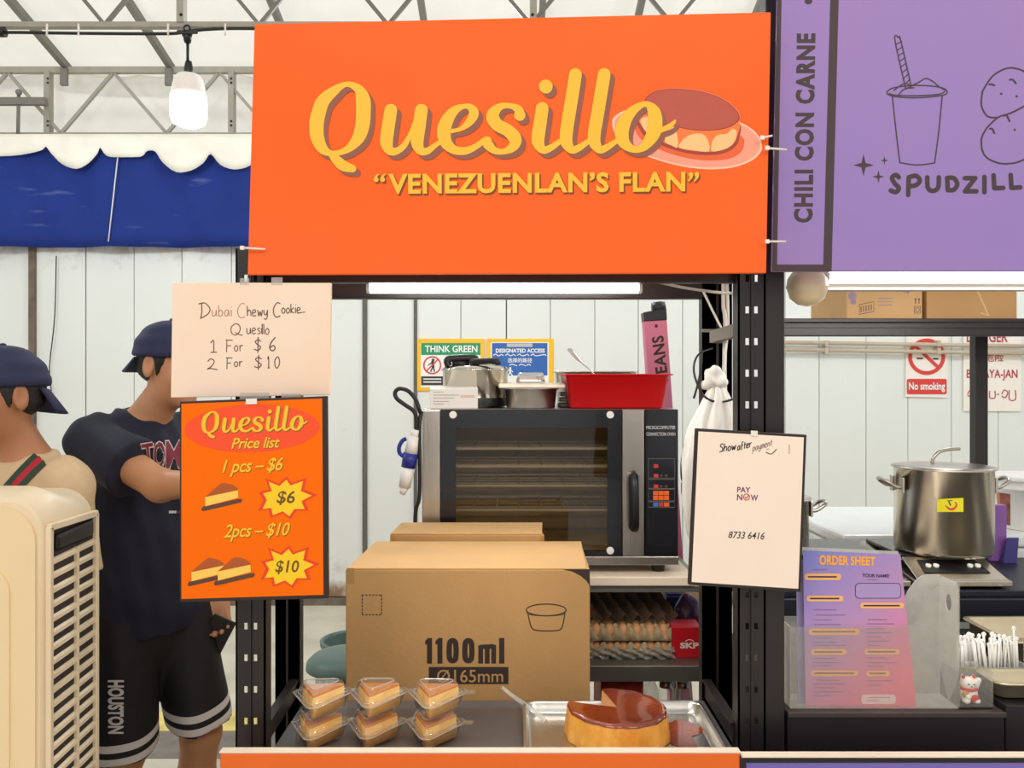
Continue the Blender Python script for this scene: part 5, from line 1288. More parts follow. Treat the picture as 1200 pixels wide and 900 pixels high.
# white plastic bag tied to the right rear post
bx, by, D = wx(838, 2.07), 2.07, 2.07
BAGM = thin_cloth(M('white_bag_film', (236, 233, 228), .35, 0, .04, 20), .3)
m = MB(); rows = []; n_ = 72
prof_b = [(446, .010, 838), (452, .013, 839), (460, .022, 840), (475, .035, 839), (495, .05, 837), (520, .062, 834), (550, .068, 833), (590, .068, 833), (625, .058, 833), (650, .03, 833)]
for i, (py, r, px) in enumerate(catmull(prof_b, 4)):
    row = []; zz_ = wz(py, D); t_ = (py-446)/204; cx_ = wx(px, D)
    for j in range(n_):
        a = 2*PI*j/n_; pl_ = 1+(.16*math.sin(7*a+2.2*t_)+.10*math.sin(13*a-4*t_+1))*(1-t_*.75)+.05*math.sin(4*a+9*t_)+.03*math.sin(11*a+23*t_)
        row.append((cx_+r*pl_*math.cos(a), by+.62*r*pl_*math.sin(a)-.004, zz_+.004*math.sin(5*a+t_*6)*min(1, t_*4)))
    rows.append(row+[row[0]])
m.sheet(rows); top = rows[0]
t = thing('plastic_bag', 'knotted white plastic bag hanging on the right post behind the payment notice', 'bag', (bx, by, wz(650, D)))
m.build('sack', BAGM, t)
f = Field(); P3 = lambda px, py, d=0: tuple(at(px, py, D)+Vector((0, d, 0)))
for q, (px, py, dd) in enumerate(((838, 447, 0), (831, 444, -.008), (844, 441, .004), (838, 436, -.006), (829, 450, .004), (845, 448, -.01), (834, 438, .008))): f.ell(P3(px, py, dd), (.017-.001*(q % 3), .013, .019-.0012*q), k=.006)
field_obj('knot', f.mesh(.004, lambda X: .003*np.abs(np.sin(X[..., 0]*150+X[..., 2]*90))*np.sin(X[..., 2]*120-X[..., 0]*60)), BAGM, t)
m = MB(); m.tube([at(838, 440, 2.07), at(838, 432, 2.11), at(838, 428, 2.155)], .004, 6); tag(m.build('bag_hook', BLACKM), 'small black hook on the rear post holding the white bag', 'hook')
# black adapter
m = MB(); m.box(wx(800, 2.2), wx(812, 2.2), 2.2, 2.225, wz(581, 2.2), wz(566, 2.2), 0, .004); m.tube(catmull([at(803, 568, 2.21), at(799, 560, 2.2), at(799, 540, 2.2), at(803, 520, 2.19), at(808, 505, 2.18)], 4), .003, 6)
tag(m.build('power_adapter', BLACKP), 'small black power adapter on its lead behind the payment notice', 'adapter')

# ================================================================== signs on the hoarding
YS = YW-.012
YELF = M('yellow_sign_frame', (246, 190, 20), .5, 0, .03, 8); SGW = M('sign_white', (240, 240, 234), .5, noise=.02); SGG = M('sign_green', (40, 146, 96), .5, noise=.02); SGB = M('sign_blue', (44, 100, 176), .5, noise=.03); SGR = M('sign_red', (214, 62, 56), .5, noise=.04); SGK = M('sign_dark', (60, 50, 48), .5, noise=.03)
pl = Plane((0, YS, 0))
t = thing('wall_sign', 'yellow-framed notice with a green header on the hoarding above the pots', 'sign', at(528, 458, YS))
slab(pl, [(488, 397), (567.5, 397), (567.5, 458), (488, 458)], .01, 0, .002).build('frame', YELF, t)
g = G(pl, .0008); g.rect(493, 402, 563, 454, SGW, 1); g.rect(493.5, 402, 563, 416, SGG, 2); g.rect(493.5, 441, 520, 451.5, SGK, 2); g.build('poster', t)
g = G(pl, .0008); g.text('THINK GREEN', SGW, (498, 404.8, 559.5, 412.8), 3, .02); g.text('SMOKE', SGK, (531, 421, 553, 427), 3, .02)
for y in (443.5, 447): g.rect(496, y, 517, y+1.4, SGW, 3)
g.build('lettering', t)
g = G(pl, .0008); g.ring(506.5, 428, 9.8, 9.8, 1.8, SGR, 3); g.ell(507.5, 422, 1.7, 1.8, SGK, 2); g.ribbon([(507, 424), (507.5, 430)], SGK, 2, 3.4); g.ribbon([(507, 430), (505, 435)], SGK, 2, 1.6); g.ribbon([(508, 430), (509, 435)], SGK, 2, 1.6); g.ribbon([(506, 425), (502, 428)], SGK, 2, 1.3); g.ribbon([(499.5, 435), (513.5, 421)], SGR, 3, 1.6); g.build('symbol', t)
t = thing('wall_sign', 'yellow-framed blue notice on the hoarding right of the green-headed one', 'sign', at(608, 450, YS))
slab(pl, [(570, 397), (648.5, 397), (648.5, 456), (570, 456)], .01, 0, .002).build('frame', YELF, t)
g = G(pl, .0008); g.rect(575, 401, 643, 452, SGW, 1); g.rect(576.5, 402, 641.5, 440, SGB, 2); g.rect(594, 402.5, 624, 406.5, M('sign_grey', (190, 188, 184), .5, noise=.03), 3); g.build('poster', t)
g = G(pl, .0008); g.text('DESIGNATED ACCESS', SGW, (581, 408.5, 638.5, 413.3), 3, .03); g.text('选择的路径', SGW, (595, 419.5, 623.5, 425), 3, .012)
for i, (a, c) in enumerate(((578, 590), (592, 604), (606, 620), (622, 640))): g.ribbon([(a, 416.5), (a+3, 415), (a+6, 417), (c-2, 415.5), (c, 417)], SGW, 3, .9)
for a, c in ((597, 606), (608, 616), (617, 622)): g.ribbon([(a, 428.3), (a+3, 427), (c, 428.6)], SGW, 3, .9)
g.build('lettering', t)
g = G(pl, .0008); g.ell(598, 431.5, 1.3, 1.4, SGW, 3); g.ribbon([(598, 433.5), (597.5, 437)], SGW, 3, 2); g.ribbon([(597.5, 436.5), (595, 440)], SGW, 3, 1.2); g.ribbon([(598, 436.5), (600.5, 440)], SGW, 3, 1.2); g.ribbon([(595, 435), (598, 433.5), (601, 436)], SGW, 3, 1); g.build('symbol', t)
t = thing('no_smoking_sign', 'white no smoking notice with a red ring on the hoarding at the right', 'sign', at(1086, 466, YS))
slab(pl, [(1062, 393), (1111, 393), (1110.5, 466), (1061, 465)], .003, 0, .0008).build('panel', M('sign_cream', (240, 232, 222), .5, noise=.02), t)
g = G(pl, .0012); g.ring(1086, 418, 19.5, 19.2, 4.5, SGR, 2); g.ribbon([(1073, 406), (1099, 430)], SGR, 2, 4, smooth=1); g.ribbon([(1075, 420), (1081, 420)], SGK, 3, 1.8); g.ribbon([(1094, 420.5), (1099, 420.5)], SGK, 3, 1.8); g.rrect(1062.8, 444, 1109.5, 462, 2, SGR, 2); g.build('symbol', t)
g = G(pl, .0012); g.text('No smoking', SGW, (1065, 448, 1107.5, 459.5), 4, .025); g.build('lettering', t)
t = thing('danger_sign', 'white warning notice in red writing on the hoarding at the right edge', 'sign', at(1162, 482, YS))
slab(pl, [(1129, 386), (1197, 386), (1197, 482), (1129, 482)], .003, 0, .0008).build('panel', MATS['sign_cream'], t)
g = G(pl, .0012); DR = M('danger_red', (176, 44, 56), .5, noise=.04)
g.text('DANGER', DR, (1133, 389, 1181, 401), 2, .015); g.text('BAHAYA-JAN', DR, (1133, 433, 1192.5, 446), 2, .012); g.text('危险', DR, (1155, 413, 1176, 424), 2, .01)
for pts in ([(1134, 462), (1137, 457), (1141, 460), (1138, 465), (1134, 463)], [(1142, 456), (1142, 467)], [(1160, 458), (1160, 466), (1166, 466), (1166, 458)], [(1168, 462), (1171, 462)], [(1174, 462), (1177, 457), (1181, 460), (1178, 466), (1174, 464)], [(1183, 457), (1183, 468), (1190, 468), (1190, 457)], [(1146, 460), (1150, 457), (1153, 461), (1150, 467)]): g.ribbon(pts, DR, 2, 1.1)
g.build('lettering', t)
# pipes on the wall
for y, lb in ((403, 'upper beige conduit along the hoarding at the right'), (411.5, 'lower beige conduit along the hoarding at the right')):
    m = MB(); m.cyl(at(905, y-2, YW-.05), at(1290, y+4, YW-.05), .014)
    for x in (965, 1095): m.box(wx(x-2, YW), wx(x+2, YW), YW-.068, YW, wz(y+3.5, YW), wz(y-3.5, YW))
    tag(m.build('conduit', M('beige_conduit', (186, 172, 150), .5, noise=.05)), lb, 'conduit')

# ================================================================== neighbouring stall
t = thing('storage_rack', 'black rack of the neighbouring stall with a high shelf of cartons', 'rack', (1.0, 2.2, 0))
m = MB(); m.box(wx(899, 1.84), wx(921.5, 1.84), 1.852, 1.9, 0, 2.45, 0, .002); m.build('post', BLACKM, t)
m = MB(); m.box(wx(1143.5, 2.86), wx(1158, 2.86), 2.86, 2.9, 0, 1.74, 0, .002); m.build('post', BLACKM, t)
m = MB(); m.box(wx(1300, 2.86), wx(1316, 2.86), 2.86, 2.9, 0, 1.74, 0, .002); m.build('post', BLACKM, t)
ZH = wz(373, 2.42)
m = MB(); m.box(wx(905, 2.4), wx(1216, 2.4), 2.42, 2.445, wz(394, 2.42), ZH-.012, 0, .003); m.box(wx(905, 2.4), wx(1216, 2.4), 2.412, 2.42, wz(384, 2.42), wz(381, 2.42)); m.build('front_beam', BLACKM, t)
m = MB(); m.box(wx(905, 2.4), wx(1300, 2.4), 2.42, 2.95, ZH-.012, ZH, 0, .002); m.build('high_shelf', BLACKM, t)
m = MB(); m.bar((wx(1216, 2.42), 2.43, ZH-.04), (wx(1300, 2.86), 2.88, ZH-.04), .03, .05); m.build('side_brace', BLACKM, t)
def kart(x0, x1, y0, D, dep, label, mat):
    t = thing('carton', label, 'carton', (wx((x0+x1)/2, D), D+dep/2, ZH)); m = MB(); m.box(wx(x0, D), wx(x1, D), D, D+dep, ZH+.0006, wz(y0, D), 0, .003); m.build('body', mat, t); return t, G(Plane((0, D, 0)))
t, g = kart(992, 1081, 330, 2.5, .3, 'printed brown carton on the high shelf, left of the plain one', CARD2)
VI = M('violet_ink', (112, 96, 170), .6, noise=.03); BI = M('brown_ink', (96, 74, 60), .6, noise=.03)
g.text('Tway', VI, (1049, 336, 1067, 344.5), 2, .02); g.ell(999, 347, 5, 5, M('faint_ink', (150, 134, 150), .7, noise=.1), 2); g.ell(1000, 354, 3.5, 3, MATS['faint_ink'], 2)
g.ribbon([(1007, 357), (1024, 353.5), (1024, 365), (1007, 368.5)], BI, 2, .9, True, 1)
for k in range(5): g.ribbon([(1009+3*k, 359-.6*k), (1009+3*k, 366-.6*k)], BI, 3, 1.1)
for k in range(3): g.rect(1029, 349+4*k, 1046, 350+4*k, MATS['faint_ink'], 2)
for x in (1073, 1077): g.ribbon([(x, 356), (x, 350)], BI, 2, 1); g.poly([(x-1.6, 351.5), (x+1.6, 351.5), (x, 349)], BI, 2)
g.ribbon([(1071.5, 359), (1078.5, 359), (1078.5, 367), (1071.5, 367)], BI, 2, .8, True, 1); g.ring(1075, 363, 2.3, 2.4, .7, BI, 3)
g.build('print', t)
t, g = kart(1086, 1192, 331, 2.5, .3, 'plain brown carton sealed with tape on the high shelf, right of the printed one', CARD)
g.ribbon([(1145, 340), (1152, 355), (1158, 369)], M('shiny_tape', (222, 186, 136), .25, noise=.03), 2, 1.6); g.ribbon([(1150, 367), (1159, 369.5)], MATS['shiny_tape'], 2, 1.4); g.build('packing_tape', t)
m = MB(); D = 2.45; m.ball(at(1199, 360, D), .018); m.cyl(at(1196, 360, D), at(1206, 360, D), .016); tag(m.build('cable_reel', BLACKP, loc=at(1199, 371, D)), 'small black fitting beside the plain carton on the high shelf', 'fitting') if False else None

# black counter
D = 1.862; ZC = wz(834, D)
t = thing('counter_unit', 'black counter box under the order sheets, right of the orange stall', 'counter', (1.0, 2.05, 0))
m = MB(); m.box(wx(922.5, D), wx(1177, D), D, 2.45, .001, ZC-.012, 0, .002); m.build('body', M('matt_black_laminate', (30, 22, 24), .5, 0, .05), t)
m = MB(); m.box(wx(922.5, D), wx(1178, D), D-.006, 2.45, ZC-.012, ZC, 0, .002); m.build('top', M('worn_black_top', (64, 54, 50), .45, 0, .1, 10), t)
m = MB(); m.box(wx(1178.5, D), 1.78, D, 2.45, .001, .834, 0, .002); m.build('pan_well', MATS['matt_black_laminate'], t)
# file holder
FR = clear('frosted_plastic', (246, 244, 240), body=.62, gloss=.5, rough=.3)
x0, x1 = wx(926, 1.876), wx(1125, 1.876); y0, y1 = 1.876, 1.966; z0 = ZC+.0006; zt1 = wz(684, 1.876); zl = wz(735, 1.876)
t = thing('file_holder', 'frosted plastic file holder standing on the black counter', 'holder', ((x0+x1)/2, 1.92, z0))
def sideprof(y, dz_=0):
    xa = wx(1058, 1.876); P = [(x0, z0), (x1, z0), (x1, zt1+.001)]
    P += [(x, z) for x, z in catmull([(wx(1108, 1.876), zt1), (wx(1098, 1.876), zt1-.008), (wx(1085, 1.876), zt1-.04), (wx(1074, 1.876), zt1-.085), (wx(1063, 1.876), zl+.005), (wx(1048, 1.876), zl)], 4)]
    P += [(x0, zl)]
    return [(x, y, z) for x, z in P]
FRC = clear('clear_holder_plastic', (250, 249, 247), body=.15, gloss=.6, rough=.2)
for y, nm, mt in ((y0, 'front_side', FRC), (y1-.003, 'back_side', FR)): MB().extrude(sideprof(y), (0, .0025, 0)).build(nm, mt, t)
MB().box(x0, x1, y0+.003, y1-.004, z0, z0+.003).build('bottom', FR, t)
# end wall with its finger hole
m = MB(); hy, hz_, hr = (y0+y1)/2, wz(712, 1.876), .017; N = 24
ho = [(x1-.003, hy+hr*.8*math.cos(2*PI*k/N), hz_+hr*1.15*math.sin(2*PI*k/N)) for k in range(N)]
def ray(k):
    a = 2*PI*k/N; c, s_ = math.cos(a), math.sin(a); ks = []
    if abs(c) > 1e-6: ks.append(((y1-.004 if c > 0 else y0+.003)-hy)/c)
    if abs(s_) > 1e-6: ks.append(((zt1 if s_ > 0 else z0)-hz_)/s_)
    k2 = min(ks); return (x1-.003, hy+c*k2, hz_+s_*k2)
oo = [ray(k) for k in range(N)]; V = ho+oo; V2 = [(x+.0025, y, z) for x, y, z in V]
Fc = [[k, (k+1) % N, N+(k+1) % N, N+k] for k in range(N)]
m.add(V+V2, Fc+[[i+2*N for i in f] for f in Fc]+[[k, (k+1) % N, 2*N+(k+1) % N, 2*N+k] for k in range(N)]); m.build('end_wall', FR, t)
MB().box(x0, x0+.0025, y0+.003, y1-.004, z0, zl).build('low_end', FR, t)
# order sheets
SHP = bpy.data.materials.new('order_sheet_print'); SHP.use_nodes = True; nt = SHP.node_tree; bs = nt.nodes['Principled BSDF']; bs.inputs['Roughness'].default_value = .25
tc = nt.nodes.new('ShaderNodeTexCoord'); sp_ = nt.nodes.new('ShaderNodeSeparateXYZ'); nt.links.new(tc.outputs['Generated'], sp_.inputs[0])
ma = nt.nodes.new('ShaderNodeMath'); ma.operation = 'MULTIPLY_ADD'; ma.inputs[1].default_value = .45; nt.links.new(sp_.outputs[0], ma.inputs[0])
mb_ = nt.nodes.new('ShaderNodeMath'); mb_.operation = 'MULTIPLY_ADD'; mb_.inputs[1].default_value = -.75; mb_.inputs[2].default_value = .72; nt.links.new(sp_.outputs[2], mb_.inputs[0]); nt.links.new(mb_.outputs[0], ma.inputs[2])
rp = nt.nodes.new('ShaderNodeValToRGB'); e = rp.color_ramp.elements; e[0].position = .0; e[0].color = lin((132, 134, 214)); e[1].position = 1; e[1].color = lin((246, 128, 150)); q = e.new(.5); q.color = lin((190, 146, 196))
nt.links.new(ma.outputs[0], rp.inputs[0]); nt.links.new(rp.outputs[0], bs.inputs['Base Color'])
t = thing('order_sheet', 'violet and pink laminated order sheet standing in the file holder', 'sheet', (wx(1005, 1.884), 1.884, z0+.003))
cs = [(941, 645), (1055, 650), (1074.5, 831), (944, 828)]; pl = vplane(944, 1.884, 1070, 1.882)
slab(pl, cs, .0012, 0, 0).build('sheet', SHP, t)
slab(pl, [(936, 641), (1052, 646), (1057, 656), (940, 650)], .001, -.0016, 0).build('laminate_edge', clear('laminate', body=.5), t)
zo = lambda x, y: (900+x/4.09, 630+y/4.09)
g = G(pl, .0004); OT = M('orange_title_print', (255, 178, 70), .6, noise=.02); PILL = M('peach_pill_print', (250, 188, 120), .6, noise=.02); GL = M('mauve_line_print', (138, 104, 150), .6, noise=.03); DKT = M('dark_violet_print', (62, 40, 84), .6, noise=.03)
g.text('ORDER SHEET', OT, [zo(245, 82), zo(515, 92), zo(515, 135), zo(245, 132)], 2, .045)
g.text('YOUR NAME!', DKT, [zo(452, 172), zo(582, 176), zo(582, 192), zo(452, 190)], 2, .02)
g.rrect(*zo(418, 218), *zo(638, 292), 4.5, DKT, 2); p, q = zo(421, 221), zo(635, 289); g.rrect(p[0], p[1], q[0], q[1], 4, M('mauve_field_print', (176, 152, 206), .6, noise=.02), 3)
for a, c, d, e_ in ((175, 172, 350, 204), (185, 278, 362, 306), (442, 312, 652, 340), (195, 436, 440, 466), (205, 534, 376, 562), (462, 534, 632, 560), (205, 636, 432, 664), (470, 638, 584, 664)):
    p, q = zo(a, c), zo(d, e_); g.rrect(p[0], p[1], q[0], q[1], 3.2, PILL, 2); g.rect(p[0]+4, (p[1]+q[1])/2-.9, q[0]-5, (p[1]+q[1])/2+.9, DKT if c < 320 else M('brown_pill_line', (140, 96, 84), .6, noise=.02), 3)
p, q = zo(448, 752), zo(612, 798); g.rrect(p[0], p[1], q[0], q[1], 3.5, M('pink_white_print', (252, 214, 214), .6, noise=.02), 2)
for k, y in enumerate((153, 345, 370, 393, 415, 480, 500, 515, 578, 598, 612, 682, 700, 718, 738, 756)):
    x = 215+6*(k % 3); g.rect(*zo(x, y), *zo(x+70+((k*37) % 90), y+3), GL, 2)
for k, y in enumerate((200, 392, 412, 435, 455, 475, 495, 515, 575, 598, 616, 685, 706, 765, 780)):
    x = 475+4*(k % 2); g.rect(*zo(x, y), *zo(x+50+((k*41) % 95), y+3), GL, 2)
g.build('print', t)
m = MB()
for k in range(3):
    cs2 = [(933+3*k, 660-2*k), (1040, 655), (1045, 829), (935+3*k, 829)]
    slab(vplane(935, 1.9+.006*k, 1045, 1.9+.006*k), cs2, .0012, 0, 0, m)
tag(m.build('order_sheet', M('pale_violet_print', (164, 156, 200), .5, 0, .04, 3)), 'spare violet order sheets tucked behind the front one', 'sheet')
# lucky cat in its clear cube
D = 1.875; c = Vector((wx(1144, D), D+.035, ZC)); 
t = thing('display_cube', 'small clear plastic cube with a cat figurine on the black counter', 'display box', c)
CUBE = clear('clear_cube', body=.05, gloss=1., rough=.03); hs = .038
MB().box(c.x-hs, c.x+hs, c.y-hs+.004, c.y+hs, ZC+.0006, ZC+.004).build('base', BLACKP, t)
m = MB(); hh = wz(788, D)-ZC
for a in (-1, 1): m.box(c.x+a*hs-.001, c.x+a*hs+.001, c.y-hs+.004, c.y+hs, ZC+.004, ZC+hh)
m.box(c.x-hs, c.x+hs, c.y-hs+.003, c.y-hs+.005, ZC+.004, ZC+hh); m.box(c.x-hs, c.x+hs, c.y+hs-.001, c.y+hs+.001, ZC+.004, ZC+hh); m.box(c.x-hs, c.x+hs, c.y-hs+.004, c.y+hs, ZC+hh-.001, ZC+hh+.001); m.build('cover', CUBE, t)
f = Field(); cz = ZC+.005; A_ = lambda x, y, z: (c.x+x, c.y+y, cz+z)
f.ell(A_(0.002, 0, .016), (.02, .017, .018), k=.006); f.ell(A_(0, -.002, .042), (.018, .015, .0155), k=.004); f.ell(A_(.013, -.012, .006), (.009, .01, .007), k=.004); f.ell(A_(-.01, -.012, .006), (.009, .01, .007), k=.004)
f.cap(A_(-.011, 0, .052), A_(-.014, 0, .062), .006, .0015, k=.003); f.cap(A_(.011, 0, .052), A_(.013, 0, .062), .006, .0015, k=.003); f.cap(A_(.016, 0, .026), A_(.021, -.006, .05), .006, .0065, k=.004); f.cap(A_(-.014, -.006, .024), A_(-.008, -.016, .016), .006, .006, k=.004)
t = thing('cat_figurine', 'white and red beckoning cat figurine inside the clear cube', 'figurine', A_(0, 0, 0))
field_obj('body', f.mesh(.0022), M('white_glazed_ceramic', (246, 238, 228), .2, noise=.02, coat=.4), t)
RC = M('red_glaze', (206, 36, 28), .25, noise=.03); GC = M('gold_glaze', (206, 150, 40), .3, .3, noise=.05)
m = MB(); m.tube([A_(.0175*math.cos(a), -.002+.0155*math.sin(a), .031) for a in np.linspace(0, 2*PI, 20, endpoint=False)], .003, 8, closed=True); m.build('collar', RC, t)
m = MB(); m.ball(A_(.007, -.0155, .012), (.011, .005, .009)); m.build('red_bib', RC, t); MB().ball(A_(-.012, -.014, .022), (.007, .004, .009)).build('gold_coin', GC, t)
m = MB()
for a in (-1, 1): m.ball(A_(a*.012, -.004, .0575), (.004, .004, .005))
m.build('ear_lining', RC, t); m = MB()
for a in (-1, 1): m.ball(A_(a*.006, -.0162, .044), (.0025, .0015, .0016))
m.ball(A_(0, -.017, .039), (.002, .0015, .0013)); m.build('face_paint', BLACKP, t)

# steel food pans, cutlery packet
GN = M('warm_steel_pan', (206, 192, 160), .28, .75, .05, 16)
X = 1.115; m = MB(); pan(m, 1.261, 1.77, 2.12, 2.36, .8355, .895, .03, .003, .016, .014)
tag(m.build('food_pan', GN), 'deep steel food pan at the right edge, behind the white cutlery', 'pan')
m = MB(); pan(m, 1.09, 1.72, 1.878, 1.985, .8355, .876, .03, .003, .016, .012)
tag(m.build('food_pan', GN), 'shallow steel food pan in front of the white cutlery at the right edge', 'pan')
m = MB(); PKT = clear('clear_packet', body=.2)
t = thing('cutlery_tub', 'clear tub packed with white plastic cutlery handles beside the steel pans', 'tub', (1.16, 2.04, .836))
pan(m, 1.075, 1.245, 2.0, 2.08, ZC+.0155, .872, .015, .002, .008, .004); m.build('tub', PKT, t)
sp = None
for k in range(46):
    x = 1.09+.00305*k+random.uniform(-.002, .002); y = 2.018+.042*random.random(); h = .07+.02*random.random()
    if k == 41: h = .112
    lb = 'white plastic cutlery handle standing in the clear tub'
    loc = (x, y, ZC+.019)
    if sp is None:
        m = MB(); pth = [Vector(loc), Vector(loc)+Vector((0, 0, .04)), Vector(loc)+Vector((0, 0, .08))]; m.tube(pth, [.0056, .006, .006], 10, flat=.4); m.ball(pth[2], (.006, .0024, .005))
        sp = tag(m.build('plastic_spoon', WHITEPL, loc=loc), lb, 'cutlery', 'white plastic cutlery')
    else:
        o = dup(sp, loc, random.uniform(-.5, .5), lb, 'white plastic cutlery'); o.scale = (1, 1, h/.075); o.rotation_euler.y = random.uniform(-.16, .1)
c = (wx(1197, 2.06), 2.07, ZC); tag(MB().lathe([(.001, .001), (.022, .001), (.024, .004), (.024, .08), (.02, .09)], (1.275, 2.04, .8345), 24).build('clear_cup', PKT), 'small clear cup right of the white cutlery', 'cup')

# cook table and induction cookers, stock pots
ZK = wz(692, 2.52)
t = thing('cook_table', 'black steel cooking table of the neighbouring stall', 'table', (1.3, 2.75, 0))
m = MB(); m.box(.68, 1.9, 2.52, 3.0, ZK-.02, ZK, 0, .003); m.box(.68, 1.9, 2.5, 2.53, ZK-.09, ZK-.0205, 0, .003); m.build('top', M('blue_black_paint', (28, 28, 40), .4, noise=.06), t)
for x in (.72, wx(1150, 2.55), 1.86):
    for y in (2.54, 2.96): MB().box(x-.025, x+.025, y-.02, y+.02, 0, ZK-.02).build('leg', BLACKM, t)
def cooker(px0, px1, label, part):
    D = 2.53; X0, X1 = wx(px0, D), wx(px1, D); t = thing('induction_cooker', label, 'cooker', ((X0+X1)/2, D+.2, ZK))
    m = MB(); z0_ = ZK+.008
    m.hexa([Vector((X0, D, z0_)), Vector((X1, D, z0_)), Vector((X1, D+.42, z0_)), Vector((X0, D+.42, z0_)), Vector((X0, D, z0_+.018)), Vector((X1, D, z0_+.018)), Vector((X1-.012, D+.42, z0_+.062)), Vector((X0+.012, D+.42, z0_+.062))], 0, .003)
    m.hexa([Vector((X0+.01, D+.002, z0_+.018)), Vector((X1-.01, D+.002, z0_+.018)), Vector((X1-.02, D+.13, z0_+.058)), Vector((X0+.02, D+.13, z0_+.058)), Vector((X0+.012, D+.004, z0_+.022)), Vector((X1-.012, D+.004, z0_+.022)), Vector((X1-.022, D+.13, z0_+.066)), Vector((X0+.022, D+.13, z0_+.066))], 0, .002)
    m.build('housing', STEEL, t)
    q = lambda u, v: Vector((X0+.016+(X1-X0-.032)*u, D+.006+.12*v, z0_+.0235+.042*v))
    m = MB(); m.hexa([q(.12, .25), q(.88, .25), q(.84, .85), q(.16, .85), q(.12, .25)+Vector((0, -.001, .002)), q(.88, .25)+Vector((0, -.001, .002)), q(.84, .85)+Vector((0, -.001, .002)), q(.16, .85)+Vector((0, -.001, .002))]); m.build('control_panel', BLACKP, t)
    for u in (.22, .31, .71, .8): m = MB(); a = q(u, .52); m.cyl(a, a+Vector((0, -.003, .008)), .0085, n=16); m.build('knob', WHITEPL, t)
    m = MB(); m.box(X0+.025, X1-.025, D+.14, D+.41, z0_+.06, z0_+.07, 0, .002); m.build('glass_top', OVB, t)
    for x in (X0+.03, X1-.03): MB().cyl((x, D+.03, ZK), (x, D+.03, z0_+.002), .012).build('foot', BLACKP, t)
    return t, z0_+.07
c1, zp1 = cooker(1072, 1187, 'steel induction cooker under the tall stock pot', 1)
c2, _ = cooker(950, 1068, 'steel induction cooker left of the one under the tall stock pot', 0)
BRU = M('brushed_pot_steel', (232, 222, 202), .24, 1., .1, 7, stretch=(1, 1, .02))
def stock_pot(px, D, rpx, ytop, label, z0, sticker):
    r = rpx*D/F; c = Vector((wx(px, D), D, z0)); h = wz(ytop, D-r)-z0
    t = thing('stock_pot', label, 'pot', c)
    o = MB().lathe([(.001, .001), (r*.96, .001), (r, .012), (r, h-.004), (r*1.04, h-.002), (r*1.04, h), (r*.985, h), (r*.98, .02), (.001, .01)], c, 64).build('body', BRU, t)
    MB().lathe([(r*1.055, h+.0005), (r*1.055, h+.004), (r*.95, h+.007), (r*.3, h+.013), (.001, h+.014)], c, 48).build('lid', STEEL, t)
    for s in (-1, 1):
        m = MB(); zh = h*.78
        for dy in (-.035, .035): m.box(*(sorted((c.x+s*(r-.002), c.x+s*(r+.006)))), c.y+dy-.012, c.y+dy+.012, c.z+zh-.02, c.z+zh+.03, 0, .002)
        m.tube(catmull([c+Vector((s*r, -.035, zh)), c+Vector((s*(r+.02), -.036, zh)), c+Vector((s*(r+.05), -.03, zh+.018)), c+Vector((s*(r+.058), 0, zh+.026)), c+Vector((s*(r+.05), .03, zh+.018)), c+Vector((s*(r+.02), .036, zh)), c+Vector((s*r, .035, zh))], 5), .006, 10); m.build('handle', STEEL, t)
    return t, o, c, h, r
t, o, c, h, r = stock_pot(1105, 2.73, 53, 553, 'tall steel stock pot with a yellow sticker on the induction cooker', zp1, True)
m = MB(); m.tube(catmull([c+Vector((-.035, 0, h+.012)), c+Vector((-.034, -.005, h+.03)), c+Vector((-.015, -.005, h+.05)), c+Vector((.02, -.002, h+.058)), c+Vector((.055, 0, h+.06))], 5), .0055, 10); m.build('lid_handle', STEEL, t)
g = G(Surf(o), .0006); g.poly([(1098.5, 585), (1129, 583.5), (1129, 600), (1098, 600)], M('yellow_sticker', (226, 214, 20), .5, noise=.02), 1)
g.ribbon([(1108, 592, 1), (1112, 596, 2.5), (1117, 596.5, 2.8), (1121, 592, 2), (1119, 588, 1)], SGR, 2); g.ribbon([(1112, 588), (1114, 592)], SGK, 2, 1.6); g.ribbon([(1110, 587), (1116, 586.5)], SGK, 2, 1); g.build('sticker', t)
D = 2.75; t, o, c, h, r = stock_pot(893, D, 52, 590, 'second steel stock pot half hidden behind the payment notice', zp1, False)
# chest freezer and bucket
t = thing('chest_freezer', 'white chest freezer against the hoarding behind the stock pot', 'freezer', (1.75, 3.5, 0))
MB().box(1.21, 2.35, 3.06, 3.75, .03, .95, 0, .012).build('cabinet', M('white_enamel', (232, 236, 234), .35, noise=.02), t)
MB().box(1.2, 2.36, 3.045, 3.76, .955, 1.0, 0, .012).build('lid', M('white_enamel_lid', (238, 242, 240), .35, noise=.02), t)
m = MB(); m.box(1.35, 1.47, 3.03, 3.046, .94, .965, 0, .004); m.build('handle', M('grey_handle', (150, 150, 148), .5), t)
m = MB(); m.box(1.5, 1.62, 3.05, 3.058, .6, .72); m.build('vent_grille', BLACKP, t)
for x in (1.3, 2.26):
    for y in (3.12, 3.68): MB().cyl((x, y, 0), (x, y, .032), .02).build('foot', BLACKP, t)
D = 3.2; c = Vector((wx(1212, D), D, 1.0)); t = thing('bucket', 'white plastic bucket with a photo label on the freezer at the right edge', 'bucket', c)
h = wz(558, D)-1.0
o = MB().lathe([(.001, .001), (.125, .001), (.128, .006), (.148, h-.045), (.158, h-.044), (.158, h-.036), (.15, h-.034), (.152, h-.012), (.163, h-.01), (.163, h), (.15, h), (.126, .008), (.001, .007)], c, 48).build('body', WHITEPL, t)
MB().lathe([(.1645, h-.008), (.1645, h+.004), (.155, h+.005), (.15, h-.001), (.001, h-.001)], c, 48).build('lid', WHITEPL, t)
